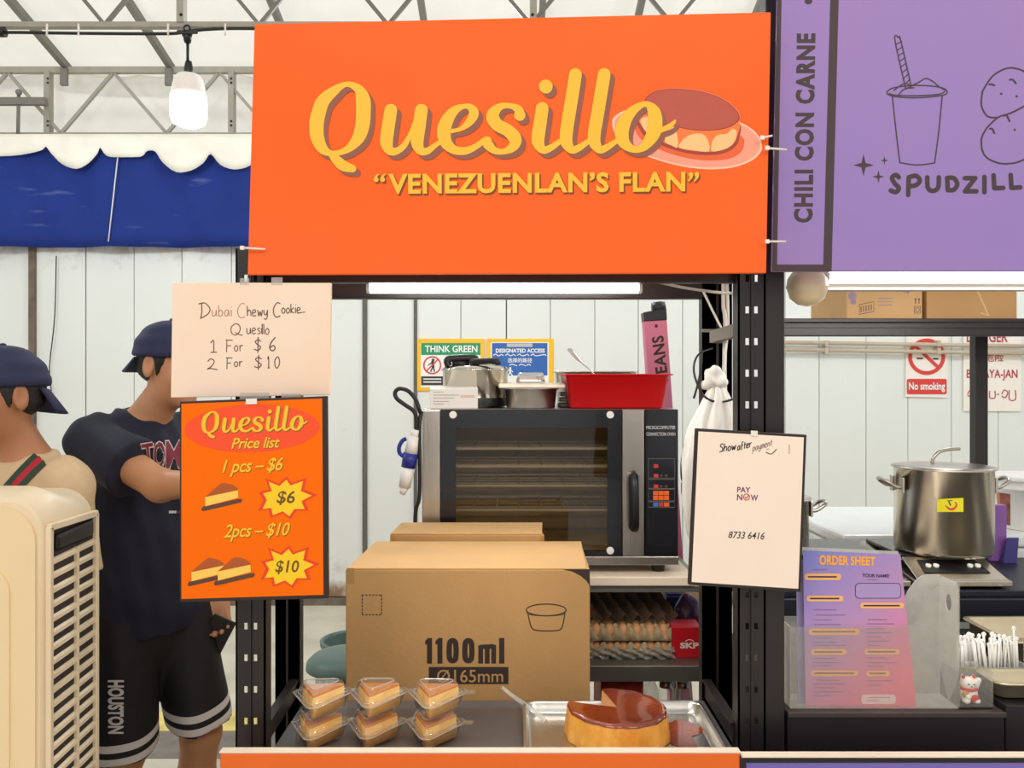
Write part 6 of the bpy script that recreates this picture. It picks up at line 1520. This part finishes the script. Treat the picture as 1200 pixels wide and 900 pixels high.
g = G(Surf(o), .0005); g.poly([(1169, 577), (1184, 579), (1184, 616), (1171, 613)], M('dark_photo_print', (70, 44, 40), .5, 0, .5, 40, rgb2=(176, 92, 60)), 1); g.poly([(1167.5, 576.5), (1171, 577), (1173, 612), (1170, 611)], M('orange_photo_print', (206, 120, 84), .5, noise=.1), 2); g.build('label', t)
m = MB(); m.box(wx(1161, 2.93), wx(1180, 2.93), 2.93, 2.96, ZK+.0005, wz(592, 2.93), 0, .003); tag(m.build('leaflet_box', M('violet_card', (150, 100, 176), .5, noise=.04)), 'violet box standing on the cooking table right of the tall stock pot', 'box')
m = MB(); m.hexa([Vector((wx(1176, 2.9), 2.9, ZK-.02)), Vector((wx(1192, 2.9), 2.9, ZK-.02)), Vector((wx(1192, 2.9), 2.93, ZK-.02)), Vector((wx(1176, 2.9), 2.93, ZK-.02)), at(1180, 630, 2.9), at(1194, 630, 2.9), at(1194, 630, 2.93), at(1180, 630, 2.93)], 0, .002)
for v in m.v: v.z = max(v.z, ZK+.0005)
tag(m.build('leaflet_folder', M('dark_blue_card', (70, 62, 130), .5, noise=.05)), 'dark blue folder standing on the cooking table right of the stock pot', 'folder')
# ================================================================== air cooler
BEI = M('aged_beige_plastic', (228, 206, 170), .42, 0, .05, 4, rgb2=(236, 218, 186)); BEI2 = M('beige_front_plastic', (238, 212, 168), .4, 0, .04, 3)
Dn, Df = 1.68, 1.893; xr = wx(50, Dn); xl = -1.4; zt = wz(571, Df)
t = thing('air_cooler', 'beige air cooler with a louvred side at the left edge', 'air cooler', ((xl+xr)/2, 1.79, 0))
P = [(xl, .09), (xr, .09)]; r = .075
for k in range(9):
    a = k*PI/16; P.append((xr-r+r*math.cos(a), zt-.055-r+r*math.sin(a)+.0))
P2 = []
def prof(x_r, z_t, r): 
    Q = [(xl, .09), (x_r, .09)]
    for k in range(9):
        a = k*PI/16; Q.append((x_r-r+r*math.cos(a), z_t-r+r*math.sin(a)))
    return Q+[(xl, z_t)]
fz = wz(587, Dn)
secs = [(Dn, xr-.006, fz-.004, .06), (Dn+.006, xr, fz, .066), (Dn+.07, xr, fz+.022, .07), (Dn+.15, xr, zt-.004, .07), (Df-.012, xr, zt, .07), (Df, xr-.008, zt-.008, .065)]
m = MB(); rings = [[Vector((x, y, z)) for x, z in prof(a, b_, c_)] for y, a, b_, c_ in secs]; k = len(rings[0])
zv = wz(647, Dn)-.012; V = [p for R in rings for p in R]
m.add(V, [[i*k+j, i*k+(j+1) % k, (i+1)*k+(j+1) % k, (i+1)*k+j] for i in range(len(rings)-1) for j in range(k)], 0, True); m.f += [list(range(k)), [(len(rings)-1)*k+j for j in range(k)]]; m.m += [0, 0]; m.s += [False, False]
m.build('body', BEI, t)
# front fascia with raised rounded border
m = MB(); Q = prof(xr-.012, fz-.012, .07); m.extrude([(x, Dn-.006, z) for x, z in Q], (0, .0065, 0)); m.build('front_fascia', BEI2, t)
m = MB(); Q = prof(wx(14, Dn), wz(664, Dn), .05); m.extrude([(x, Dn-.01, z) for x, z in Q], (0, .0045, 0)); m.build('front_grille_frame', BEI2, t)
# side louvres: dark sheet standing in for the shade between them, slats, dividers
m = MB(); m.box(xr+.0005, xr+.003, Dn+.02, Df-.018, .1, zv+.055, 0); m.build('side_shade', M('louvre_shade', (52, 42, 38), .7, 0, .15, 60), t)
z = zv-.005; yA, yB, yC = Dn+.016, (Dn+Df)/2+.012, Df-.014; i = 0
while z > .12:
    m = MB()
    m.hexa([Vector((xr+.003, yA, z-.010)), Vector((xr+.009, yA, z-.014)), Vector((xr+.009, yC, z-.004)), Vector((xr+.003, yC, z)), Vector((xr+.003, yA, z-.001)), Vector((xr+.009, yA, z-.005)), Vector((xr+.009, yC, z+.005)), Vector((xr+.003, yC, z+.009))], 0, .001)
    m.build('louvre', BEI, t); z -= .0292; i += 1
m = MB()
for y in (yA-.002, yC+.002): m.box(xr, xr+.012, y-.006, y+.006, .1, zv+.06, 0, .002)
m.box(xr+.002, xr+.011, yB-.004, yB+.004, .1, zv, 0, .001); m.box(xr, xr+.012, yA-.005, yC+.005, zv+.052, zv+.066, 0, .002); m.build('louvre_frame', BEI, t)
m = MB(); m.hexa([Vector((xr+.002, Dn+.03, zv+.008)), Vector((xr+.014, Dn+.03, zv+.008)), Vector((xr+.014, Df-.03, zv+.012)), Vector((xr+.002, Df-.03, zv+.012)), Vector((xr+.002, Dn+.03, zv+.042)), Vector((xr+.014, Dn+.03, zv+.042)), Vector((xr+.014, Df-.03, zv+.05)), Vector((xr+.002, Df-.03, zv+.05))], 0, .008); m.build('handle_recess', BLACKP, t)
for x in (xl+.08, xr-.08):
    for y in (Dn+.05, Df-.05): m = MB(); m.cyl((x-.014, y, .036), (x+.014, y, .036), .035); m.box(x-.02, x+.02, y-.02, y+.02, .05, .095); m.build('castor', BLACKP, t)
if False: m = MB(); m.cyl((wx(50, 1.8), 1.8, fz+.02), (wx(50, 1.8), 1.8, fz+.04), .005); m.build('indicator', BLACKP, t)

# ================================================================== people
SKIN = M('tan_skin', (196, 142, 104), .5, 0, .05, 9, spec=.3); SKIN2 = M('brown_skin', (176, 122, 88), .5, 0, .05, 9, spec=.3)
HAIR = M('short_black_hair', (30, 24, 24), .6, 0, .25, 120, .4, 300)
NAVYC = M('navy_cap_cloth', (34, 38, 72), .75, 0, .06, 60, .15, 300); NAVYT = M('navy_jersey', (30, 32, 50), .85, 0, .06, 30, .1, 200)
BLKS = M('black_shorts_cloth', (16, 15, 18), .7, 0, .1, 30); STRP = M('white_stripe_cloth', (214, 208, 204), .7, noise=.03)
BGE = M('beige_cotton', (206, 178, 140), .85, 0, .05, 30, .1, 200)
def make_person(label, C, yaw, hyaw, tilt, head, sk, arms, feet, hands, s=1.):
    """C ground point; yaw: facing angle from +X; all other points world space"""
    f = np.array((math.cos(yaw), math.sin(yaw), 0)); r = np.array((f[1], -f[0], 0)); C = np.array(C, float)
    L = lambda a, b_, z: C+f*a*s+r*b_*s+np.array((0, 0, z*s))
    t = thing('person', label, 'person', tuple(C)); U = np.array((0, 0, 1.)); RT = rotm(f, U)
    hd = np.array((math.cos(hyaw)*math.cos(tilt), math.sin(hyaw)*math.cos(tilt), math.sin(tilt))); RH = rotm(hd, U); hf, hl, hu = RH; hc = np.array(head, float)
    Hd = lambda a, b_, z: hc+(hf*a+hl*b_+hu*z)*s
    F_ = Field()
    F_.ell(L(.0, 0, .95), np.array((.115, .155, .12))*s, RT, .03); F_.ell(L(.0, 0, 1.1), np.array((.105, .14, .14))*s, RT, .05); F_.ell(L(.0, 0, 1.28), np.array((.112, .16, .16))*s, RT, .05)
    F_.cap(L(-.015, -.125, 1.385), L(-.015, .125, 1.385), .052*s, k=.045)
    nb = L(-.02, 0, 1.41); nh = hc-hu*.085*s-hf*.02*s; F_.cap(nb, nh, .062*s, .053*s, k=.04)
    # head: skull, jaw, chin, nose, brow, lips, cheeks, ears
    F_.ell(Hd(-.008, 0, .03), np.array((.098, .078, .095))*s, RH, .02); F_.ell(Hd(.025, 0, -.045), np.array((.068, .06, .068))*s, RH, .03); F_.ell(Hd(.065, 0, -.095), np.array((.025, .028, .02))*s, RH, .025)
    F_.cap(Hd(.088, 0, .012), Hd(.108, 0, -.024), .008*s, .013*s, k=.012); F_.ell(Hd(.098, .011, -.028), np.array((.01, .009, .007))*s, RH, .006); F_.ell(Hd(.098, -.011, -.028), np.array((.01, .009, .007))*s, RH, .006)
    F_.cap(Hd(.082, -.035, .028), Hd(.082, .035, .028), .011*s, k=.012)
    F_.cap(Hd(.086, -.02, -.054), Hd(.086, .02, -.054), .0075*s, k=.004); F_.cap(Hd(.083, -.018, -.066), Hd(.083, .018, -.066), .008*s, k=.004)
    for q in (-1, 1):
        F_.ell(Hd(.06, q*.042, -.025), np.array((.03, .022, .03))*s, RH, .02)
        F_.ell(Hd(.081, q*.032, .006), np.array((.014, .017, .010))*s, RH, .004, 's')
        F_.ell(Hd(-.012, q*.079, -.002), np.array((.02, .009, .033))*s, RH, .006); F_.ell(Hd(-.008, q*.088, .004), np.array((.013, .009, .022))*s, RH, .003, 's')
    # arms and hands
    for k, (sh, el, wr, hdir, pn, mode) in enumerate(arms):
        sh, el, wr = [np.array(v, float) for v in (sh, el, wr)]
        F_.cap(sh, el, .056*s, .042*s, k=.03); F_.cap(el, wr, .043*s, .028*s, k=.02)
        hdv = np.array(hdir, float); hdv /= np.linalg.norm(hdv); n = np.array(pn, float); n -= hdv*n.dot(hdv); n /= np.linalg.norm(n); sd = np.cross(hdv, n)
        RR = np.stack([hdv, sd, n]); pc = wr+hdv*.05*s; F_.ell(pc, np.array((.052, .042, .018))*s, RR, .02)
        curl = mode
        for j, ln in enumerate((.072, .08, .075, .058)):
            b0 = wr+hdv*.088*s+sd*(.03-.02*j)*s; p1 = b0+(hdv*math.cos(curl*.5)+n*math.sin(curl*.5))*ln*.5*s; p2 = p1+(hdv*math.cos(curl*1.3)+n*math.sin(curl*1.3))*ln*.3*s; p3 = p2+(hdv*math.cos(curl*2)+n*math.sin(curl*2))*ln*.28*s
            F_.cap(b0-hdv*.02, p1, .0095*s, .009*s, k=.006); F_.cap(p1, p2, .009*s, .0082*s, k=.003); F_.cap(p2, p3, .0082*s, .007*s, k=.003)
        tb = wr+hdv*.03*s+sd*.035*s; tp = tb+(sd*.6+hdv*.75+n*.3)*.04*s; te = tp+(hdv*.9+n*.45-sd*.1)*.032*s
        F_.cap(tb, tp, .013*s, .011*s, k=.01); F_.cap(tp, te, .0105*s, .0085*s, k=.004)
    # legs and feet
    for k, (hp, kn, an, fd) in enumerate(feet):
        hp, kn, an, fd = [np.array(v, float) for v in (hp, kn, an, fd)]
        F_.cap(hp, kn, .085*s, .056*s, k=.04); ca = kn*.62+an*.38; bk = -f*.018*s
        F_.cap(kn, ca+bk, .054*s, .055*s, k=.03); F_.cap(ca+bk, an, .055*s, .035*s, k=.03)
    body = field_obj('body', F_.mesh(.0048), sk, t, smooth_it=1)
    # shoes
    SHOE = M('dark_trainers', (60, 58, 60), .6, noise=.05)
    for hp, kn, an, fd in feet:
        an = np.array(an, float); fd = np.array(fd, float); g_ = Field(); RR = rotm(fd, U); b0 = np.array((an[0], an[1], 0))
        g_.ell(b0+fd*.06+U*.045, (.14, .05, .045), RR, .02); g_.cap(an, an-U*.03, .05, .052, k=.02); g_.half((0, 0, .002), (0, 0, -1), 'i')
        field_obj('shoe', g_.mesh(.007), SHOE, t)
    # eyes
    for q in (-1, 1):
        m = MB(); m.ball(Hd(.068, q*.032, .005), .0125*s); o = m.build('eye', M('eye_white', (236, 230, 224), .2, noise=0), t); m = MB(); m.ball(Hd(.0775, q*.032, .004), .0055*s); m.build('iris', M('dark_iris', (40, 26, 20), .2, noise=0), o)
    return t, f, r, L, Hd, RH, hc, RT, body
def make_cap_hair(t, Hd, RH, s, brim_pitch, blen):
    hf, hl, hu = RH
    h = Field(); h.ell(Hd(-.012, 0, .03), np.array((.1, .0805, .096))*s, RH, .01); h.ell(Hd(-.04, 0, -.012), np.array((.064, .068, .04))*s, RH, .012); 
    for q in (-1, 1): h.cap(Hd(.018, q*.074, .02), Hd(.016, q*.0735, -.022), .009*s, .004*s, k=.006)
    h.half(Hd(-.012, 0, -.04), tuple(-hu+hf*.35), 'i')
    # keep hair behind the ears and off the face
    h.half(Hd(.03, 0, 0), tuple(hf+hu*-.45), 'i')
    for q in (-1, 1): h.ell(Hd(-.012, q*.083, -.006), np.array((.022, .02, .034))*s, RH, .004, 's')
    field_obj('hair', h.mesh(.005), HAIR, t)
    c = Field(); c.ell(Hd(-.01, 0, .036), np.array((.114, .092, .103))*s, RH, .01)
    n = hu*.97-hf*.0; c.half(Hd(0, 0, .028), tuple(-(hu-hf*.04)), 'i')
    cap_ = field_obj('cap', c.mesh(.005, lambda X: .0012*np.sin(X[..., 2]*160)), NAVYC, t, smooth_it=1)
    # brim: a curved sheet reaching down behind the head
    m = MB(); rows = []; bd = -(hf*math.cos(brim_pitch))-hu*math.sin(brim_pitch)
    for i in range(9):
        u = i/8; row = []
        for j in range(17):
            a = (j/16-.5)*2.1; p0 = Hd(-.01, 0, .036-.0)+(-hf*.108*math.cos(a)-hl*.09*math.sin(a))*s-hu*(.004+.018*math.cos(a))*s
            ln = blen*(math.cos(a*.72)**.8); row.append(tuple(p0+bd*ln*u*s+hu*(-.012*u*(1-math.cos(a)))*s*2))
        rows.append(row)
    m.sheet(rows, .004); m.build('brim', NAVYC, cap_)
    m = MB(); m.ball(Hd(-.01, 0, .139), (.009*s, .009*s, .006*s)); m.build('cap_button', NAVYC, cap_)
    return cap_

# ---- the man in the navy tee
C2 = (-1.11, 2.52, 0); yw = math.radians(-35); D0 = 2.36
f = np.array((math.cos(yw), math.sin(yw), 0)); r_ = np.array((f[1], -f[0], 0)); L0 = lambda a, b_, z: np.array(C2)+f*a+r_*b_+np.array((0, 0, z))
head = at(201, 430, 2.49); shR = L0(0, .158, 1.385); elR = np.array(at(188, 569, 2.25)); wrR = np.array(at(248, 566, 2.13))
shL = L0(0, -.165, 1.385); elL = np.array((-.965, 2.68, 1.1)); wrL = np.array(at(250, 688, 2.6))
legs = [(L0(.02, .085, .9), L0(.07, .1, .5), L0(.0, .11, .085), f), (L0(.03, -.085, .9), L0(.14, -.1, .5), L0(.1, -.11, .085), f)]
t2, f2, r2, L2, Hd2, RH2, hc2, RT2, body2 = make_person('man in a navy tee, black shorts and backward cap, turned right behind the price list', C2, yw, math.radians(-21), math.radians(-6), head, SKIN,
    [(shR, elR, wrR, (.6, -.25, .1), (0, 0, -1), .45), (shL, elL, wrL, (.22, -.15, -1), (.2, -.9, 0), .75)], legs, None)
sh_ = Field()
sh_.ell(L2(.01, 0, .95), (.155, .19, .32), RT2, .03); sh_.ell(L2(.01, 0, 1.1), (.145, .18, .2), RT2, .05); sh_.ell(L2(.005, 0, 1.27), (.138, .172, .175), RT2, .05); sh_.cap(L2(-.015, -.135, 1.392), L2(-.015, .13, 1.392), .068, k=.05)
sh_.cap(L2(-.02, 0, 1.40), L2(.0, 0, 1.455), .085, .07, k=.03, flat=True)
for a, b_ in ((shR, elR), (shL, elL)):
    a = np.array(a, float); b_ = np.array(b_, float); sh_.cap(a, a+(b_-a)*.66, .072, .088, k=.035, flat=True)
sh_.half((0, 0, wz(743, 2.44)), (0, 0, -1), 'i')
def folds(X): return .003*np.sin(X[..., 2]*42+X[..., 0]*30)*np.sin(X[..., 0]*24-X[..., 1]*20+X[..., 2]*9)+.0022*np.sin((X[..., 0]+X[..., 1])*70+X[..., 2]*22)
tee2 = field_obj('t_shirt', sh_.mesh(.0058, folds), NAVYT, t2, smooth_it=1)
so = Field(); so.ell(L2(.01, 0, .86), (.132, .17, .22), RT2, .03)
hemN = .5425
for hp, kn, an, fd in legs:
    hp = np.array(hp, float); kn = np.array(kn, float); d = kn-hp; so.cap(hp+d*.05, hp+d*1.1, .1, .094, k=.018, flat=False)
so.half((0, C2[1], hemN), (0, .25, -1), 'i'); so.half((0, 0, .93), (0, 0, 1), 'i')
SHM = M('black_shorts_with_stripes', (16, 15, 18), .7, 0, .1, 30)
nt = SHM.node_tree; bs = nt.nodes['Principled BSDF']; old = bs.inputs['Base Color'].links[0].from_socket
tc = nt.nodes.new('ShaderNodeTexCoord'); sx = nt.nodes.new('ShaderNodeSeparateXYZ'); nt.links.new(tc.outputs['Object'], sx.inputs[0])
rp = nt.nodes.new('ShaderNodeValToRGB'); rp.color_ramp.interpolation = 'CONSTANT'; e = rp.color_ramp.elements; e[0].position = 0; e[0].color = (0, 0, 0, 1); e[1].position = .99; e[1].color = (0, 0, 0, 1)
for p_, v_ in ((.003, 1), (.022, 0), (.038, 1), (.057, 0)): q = e.new(hemN+p_); q.color = (v_, v_, v_, 1)
mz = nt.nodes.new('ShaderNodeMath'); mz.operation = 'MULTIPLY_ADD'; mz.inputs[1].default_value = -.25; nt.links.new(sx.outputs[1], mz.inputs[0]); nt.links.new(sx.outputs[2], mz.inputs[2]); nt.links.new(mz.outputs[0], rp.inputs[0]); mx = nt.nodes.new('ShaderNodeMix'); mx.data_type = 'RGBA'; nt.links.new(rp.outputs[0], mx.inputs[0]); nt.links.new(old, mx.inputs[6]); mx.inputs[7].default_value = lin((214, 208, 204)); nt.links.new(mx.outputs[2], bs.inputs['Base Color'])
shorts = field_obj('shorts', so.mesh(.0055, lambda X: .003*np.sin(X[..., 0]*40+X[..., 1]*25)*np.sin(X[..., 2]*14)), SHM, t2, smooth_it=1)
make_cap_hair(t2, Hd2, RH2, 1., .78, .062)
g = G(Surf(tee2), .002); MAR = M('maroon_applique', (132, 34, 52), .7, noise=.05)
qd = [(166, 520), (222, 515), (222, 549), (180, 551)]
for sgx, mt, lay, bo in ((0, STRP, 1, .05), (0, MAR, 2, .012)):
    for ch, q in (('T', [(165.5, 521), (179, 518.5), (180, 546), (172, 547)]), ('O', [(180, 518.5), (193, 517), (193.5, 548), (181, 550)]), ('M', [(194.5, 517), (213, 516), (213, 548), (195, 549)])):
        e_ = 1.2 if lay == 1 else 0; g.text(ch, mt, [(q[0][0]-e_, q[0][1]-e_), (q[1][0]+e_, q[1][1]-e_), (q[2][0]+e_, q[2][1]+e_), (q[3][0]-e_, q[3][1]+e_)], lay, bo)
g.rect(198, 598.5, 206.5, 601.5, STRP, 1); g.rect(206.5, 598.5, 211, 601.5, MAR, 1)
g.build('lettering', tee2)
g = G(Surf(shorts), .002); g.text('HOUSTON', STRP, [(145.5, 797), (145, 860), (126.5, 860), (126, 797)], 1, .045, 0, 1.0); g.build('lettering', shorts)
# phone held in the left hand
ph = wrL+np.array((.02, -.05, -.15)); m = MB(); Mx = Matrix.Translation(Vector(at(252, 748, 2.55))) @ Matrix.Rotation(.48, 4, 'Y') @ Matrix.Rotation(.5, 4, 'Z')
m.box(-.004, .004, -.036, .036, -.07, .07, 0, .003, Mx @ Matrix.Rotation(PI/2.6, 4, 'Z'))
tag(m.build('phone', BLACKP), 'black phone held low in the hand of the man in the navy tee', 'phone')

# ---- the man in beige at the left edge
D1p = 2.12; C1 = (wx(24, D1p), D1p+.02, 0); yw = math.radians(243); s1 = .945
f = np.array((math.cos(yw), math.sin(yw), 0)); r_ = np.array((f[1], -f[0], 0)); L0 = lambda a, b_, z: np.array(C1)+(f*a+r_*b_)*s1+np.array((0, 0, z*s1))
head = at(2, 466, D1p-.02); shR = L0(0, .165, 1.345); elR = L0(-.02, .2, 1.06); wrR = L0(.03, .2, .83); shL = L0(0, -.165, 1.345); elL = L0(-.02, -.172, 1.06); wrL = L0(.03, -.16, .83)
legs1 = [(L0(0, .085, .9), L0(.03, .1, .5), L0(-.01, .11, .085), f), (L0(0, -.085, .9), L0(.03, -.1, .5), L0(-.01, -.11, .085), f)]
t1, f1, r1, L1, Hd1, RH1, hc1, RT1, body1 = make_person('man in a beige tee and backward navy cap, facing left behind the air cooler', C1, yw, math.radians(236), math.radians(-3), head, SKIN2,
    [(shR, elR, wrR, (0, 0, -1), -r_, .4), (shL, elL, wrL, (0, 0, -1), r_, .4)], legs1, None, s1)
sh_ = Field()
sh_.ell(L1(.0, 0, .95), np.array((.14, .18, .3)), RT1, .03); sh_.ell(L1(.0, 0, 1.08), (.134, .172, .17), RT1, .05); sh_.ell(L1(.0, 0, 1.25), (.13, .168, .17), RT1, .05); sh_.cap(L1(-.015, -.14, 1.38), L1(-.015, .14, 1.38), .066, k=.05)
sh_.cap(L1(-.02, 0, 1.385), L1(-.005, 0, 1.44), .085, .068, k=.03, flat=True)
for a, b_ in ((shR, elR), (shL, elL)):
    a = np.array(a, float); b_ = np.array(b_, float); sh_.cap(a, a+(b_-a)*.7, .066, .07, k=.035, flat=True)
sh_.half((0, 0, .84), (0, 0, -1), 'i')
tee1 = field_obj('t_shirt', sh_.mesh(.006, folds), BGE, t1, smooth_it=1)
tr_ = Field(); tr_.ell(L1(.0, 0, .93), (.135, .175, .12), RT1, .03)
for hp, kn, an, fd in legs1: tr_.cap(hp, kn, .1, .075, k=.04); tr_.cap(kn, np.array(an)+np.array((0, 0, .02)), .075, .06, k=.03)
tr_.half((0, 0, .87), (0, 0, 1), 'i'); field_obj('trousers', tr_.mesh(.008), M('dark_trousers', (50, 50, 58), .8, noise=.05), t1)
make_cap_hair(t1, Hd1, RH1, s1, .95, .085)
# webbing strap over his near shoulder: three bands on one strap
SG = M('dark_green_webbing', (38, 62, 44), .8, noise=.06); SR = M('crimson_webbing', (178, 28, 48), .8, noise=.06)
su = Surf(tee1); g = G(su, .003)
path = [(-6, 598), (6, 581), (26, 558), (44, 540), (48, 537)]
for dx_, w_, mt in ((-6.5, 6.5, SG), (0, 7, SR), (6.5, 6.5, SG)): g.ribbon([(x+dx_*.68, y+dx_*.72) for x, y in path], mt, 2, w_, smooth=6, cap=False)
g.poly([(-4, 583), (7, 567), (22, 572), (12, 592)], M('grey_leather', (84, 78, 74), .6, noise=.05), 4)
g.build('bag_strap', tee1)
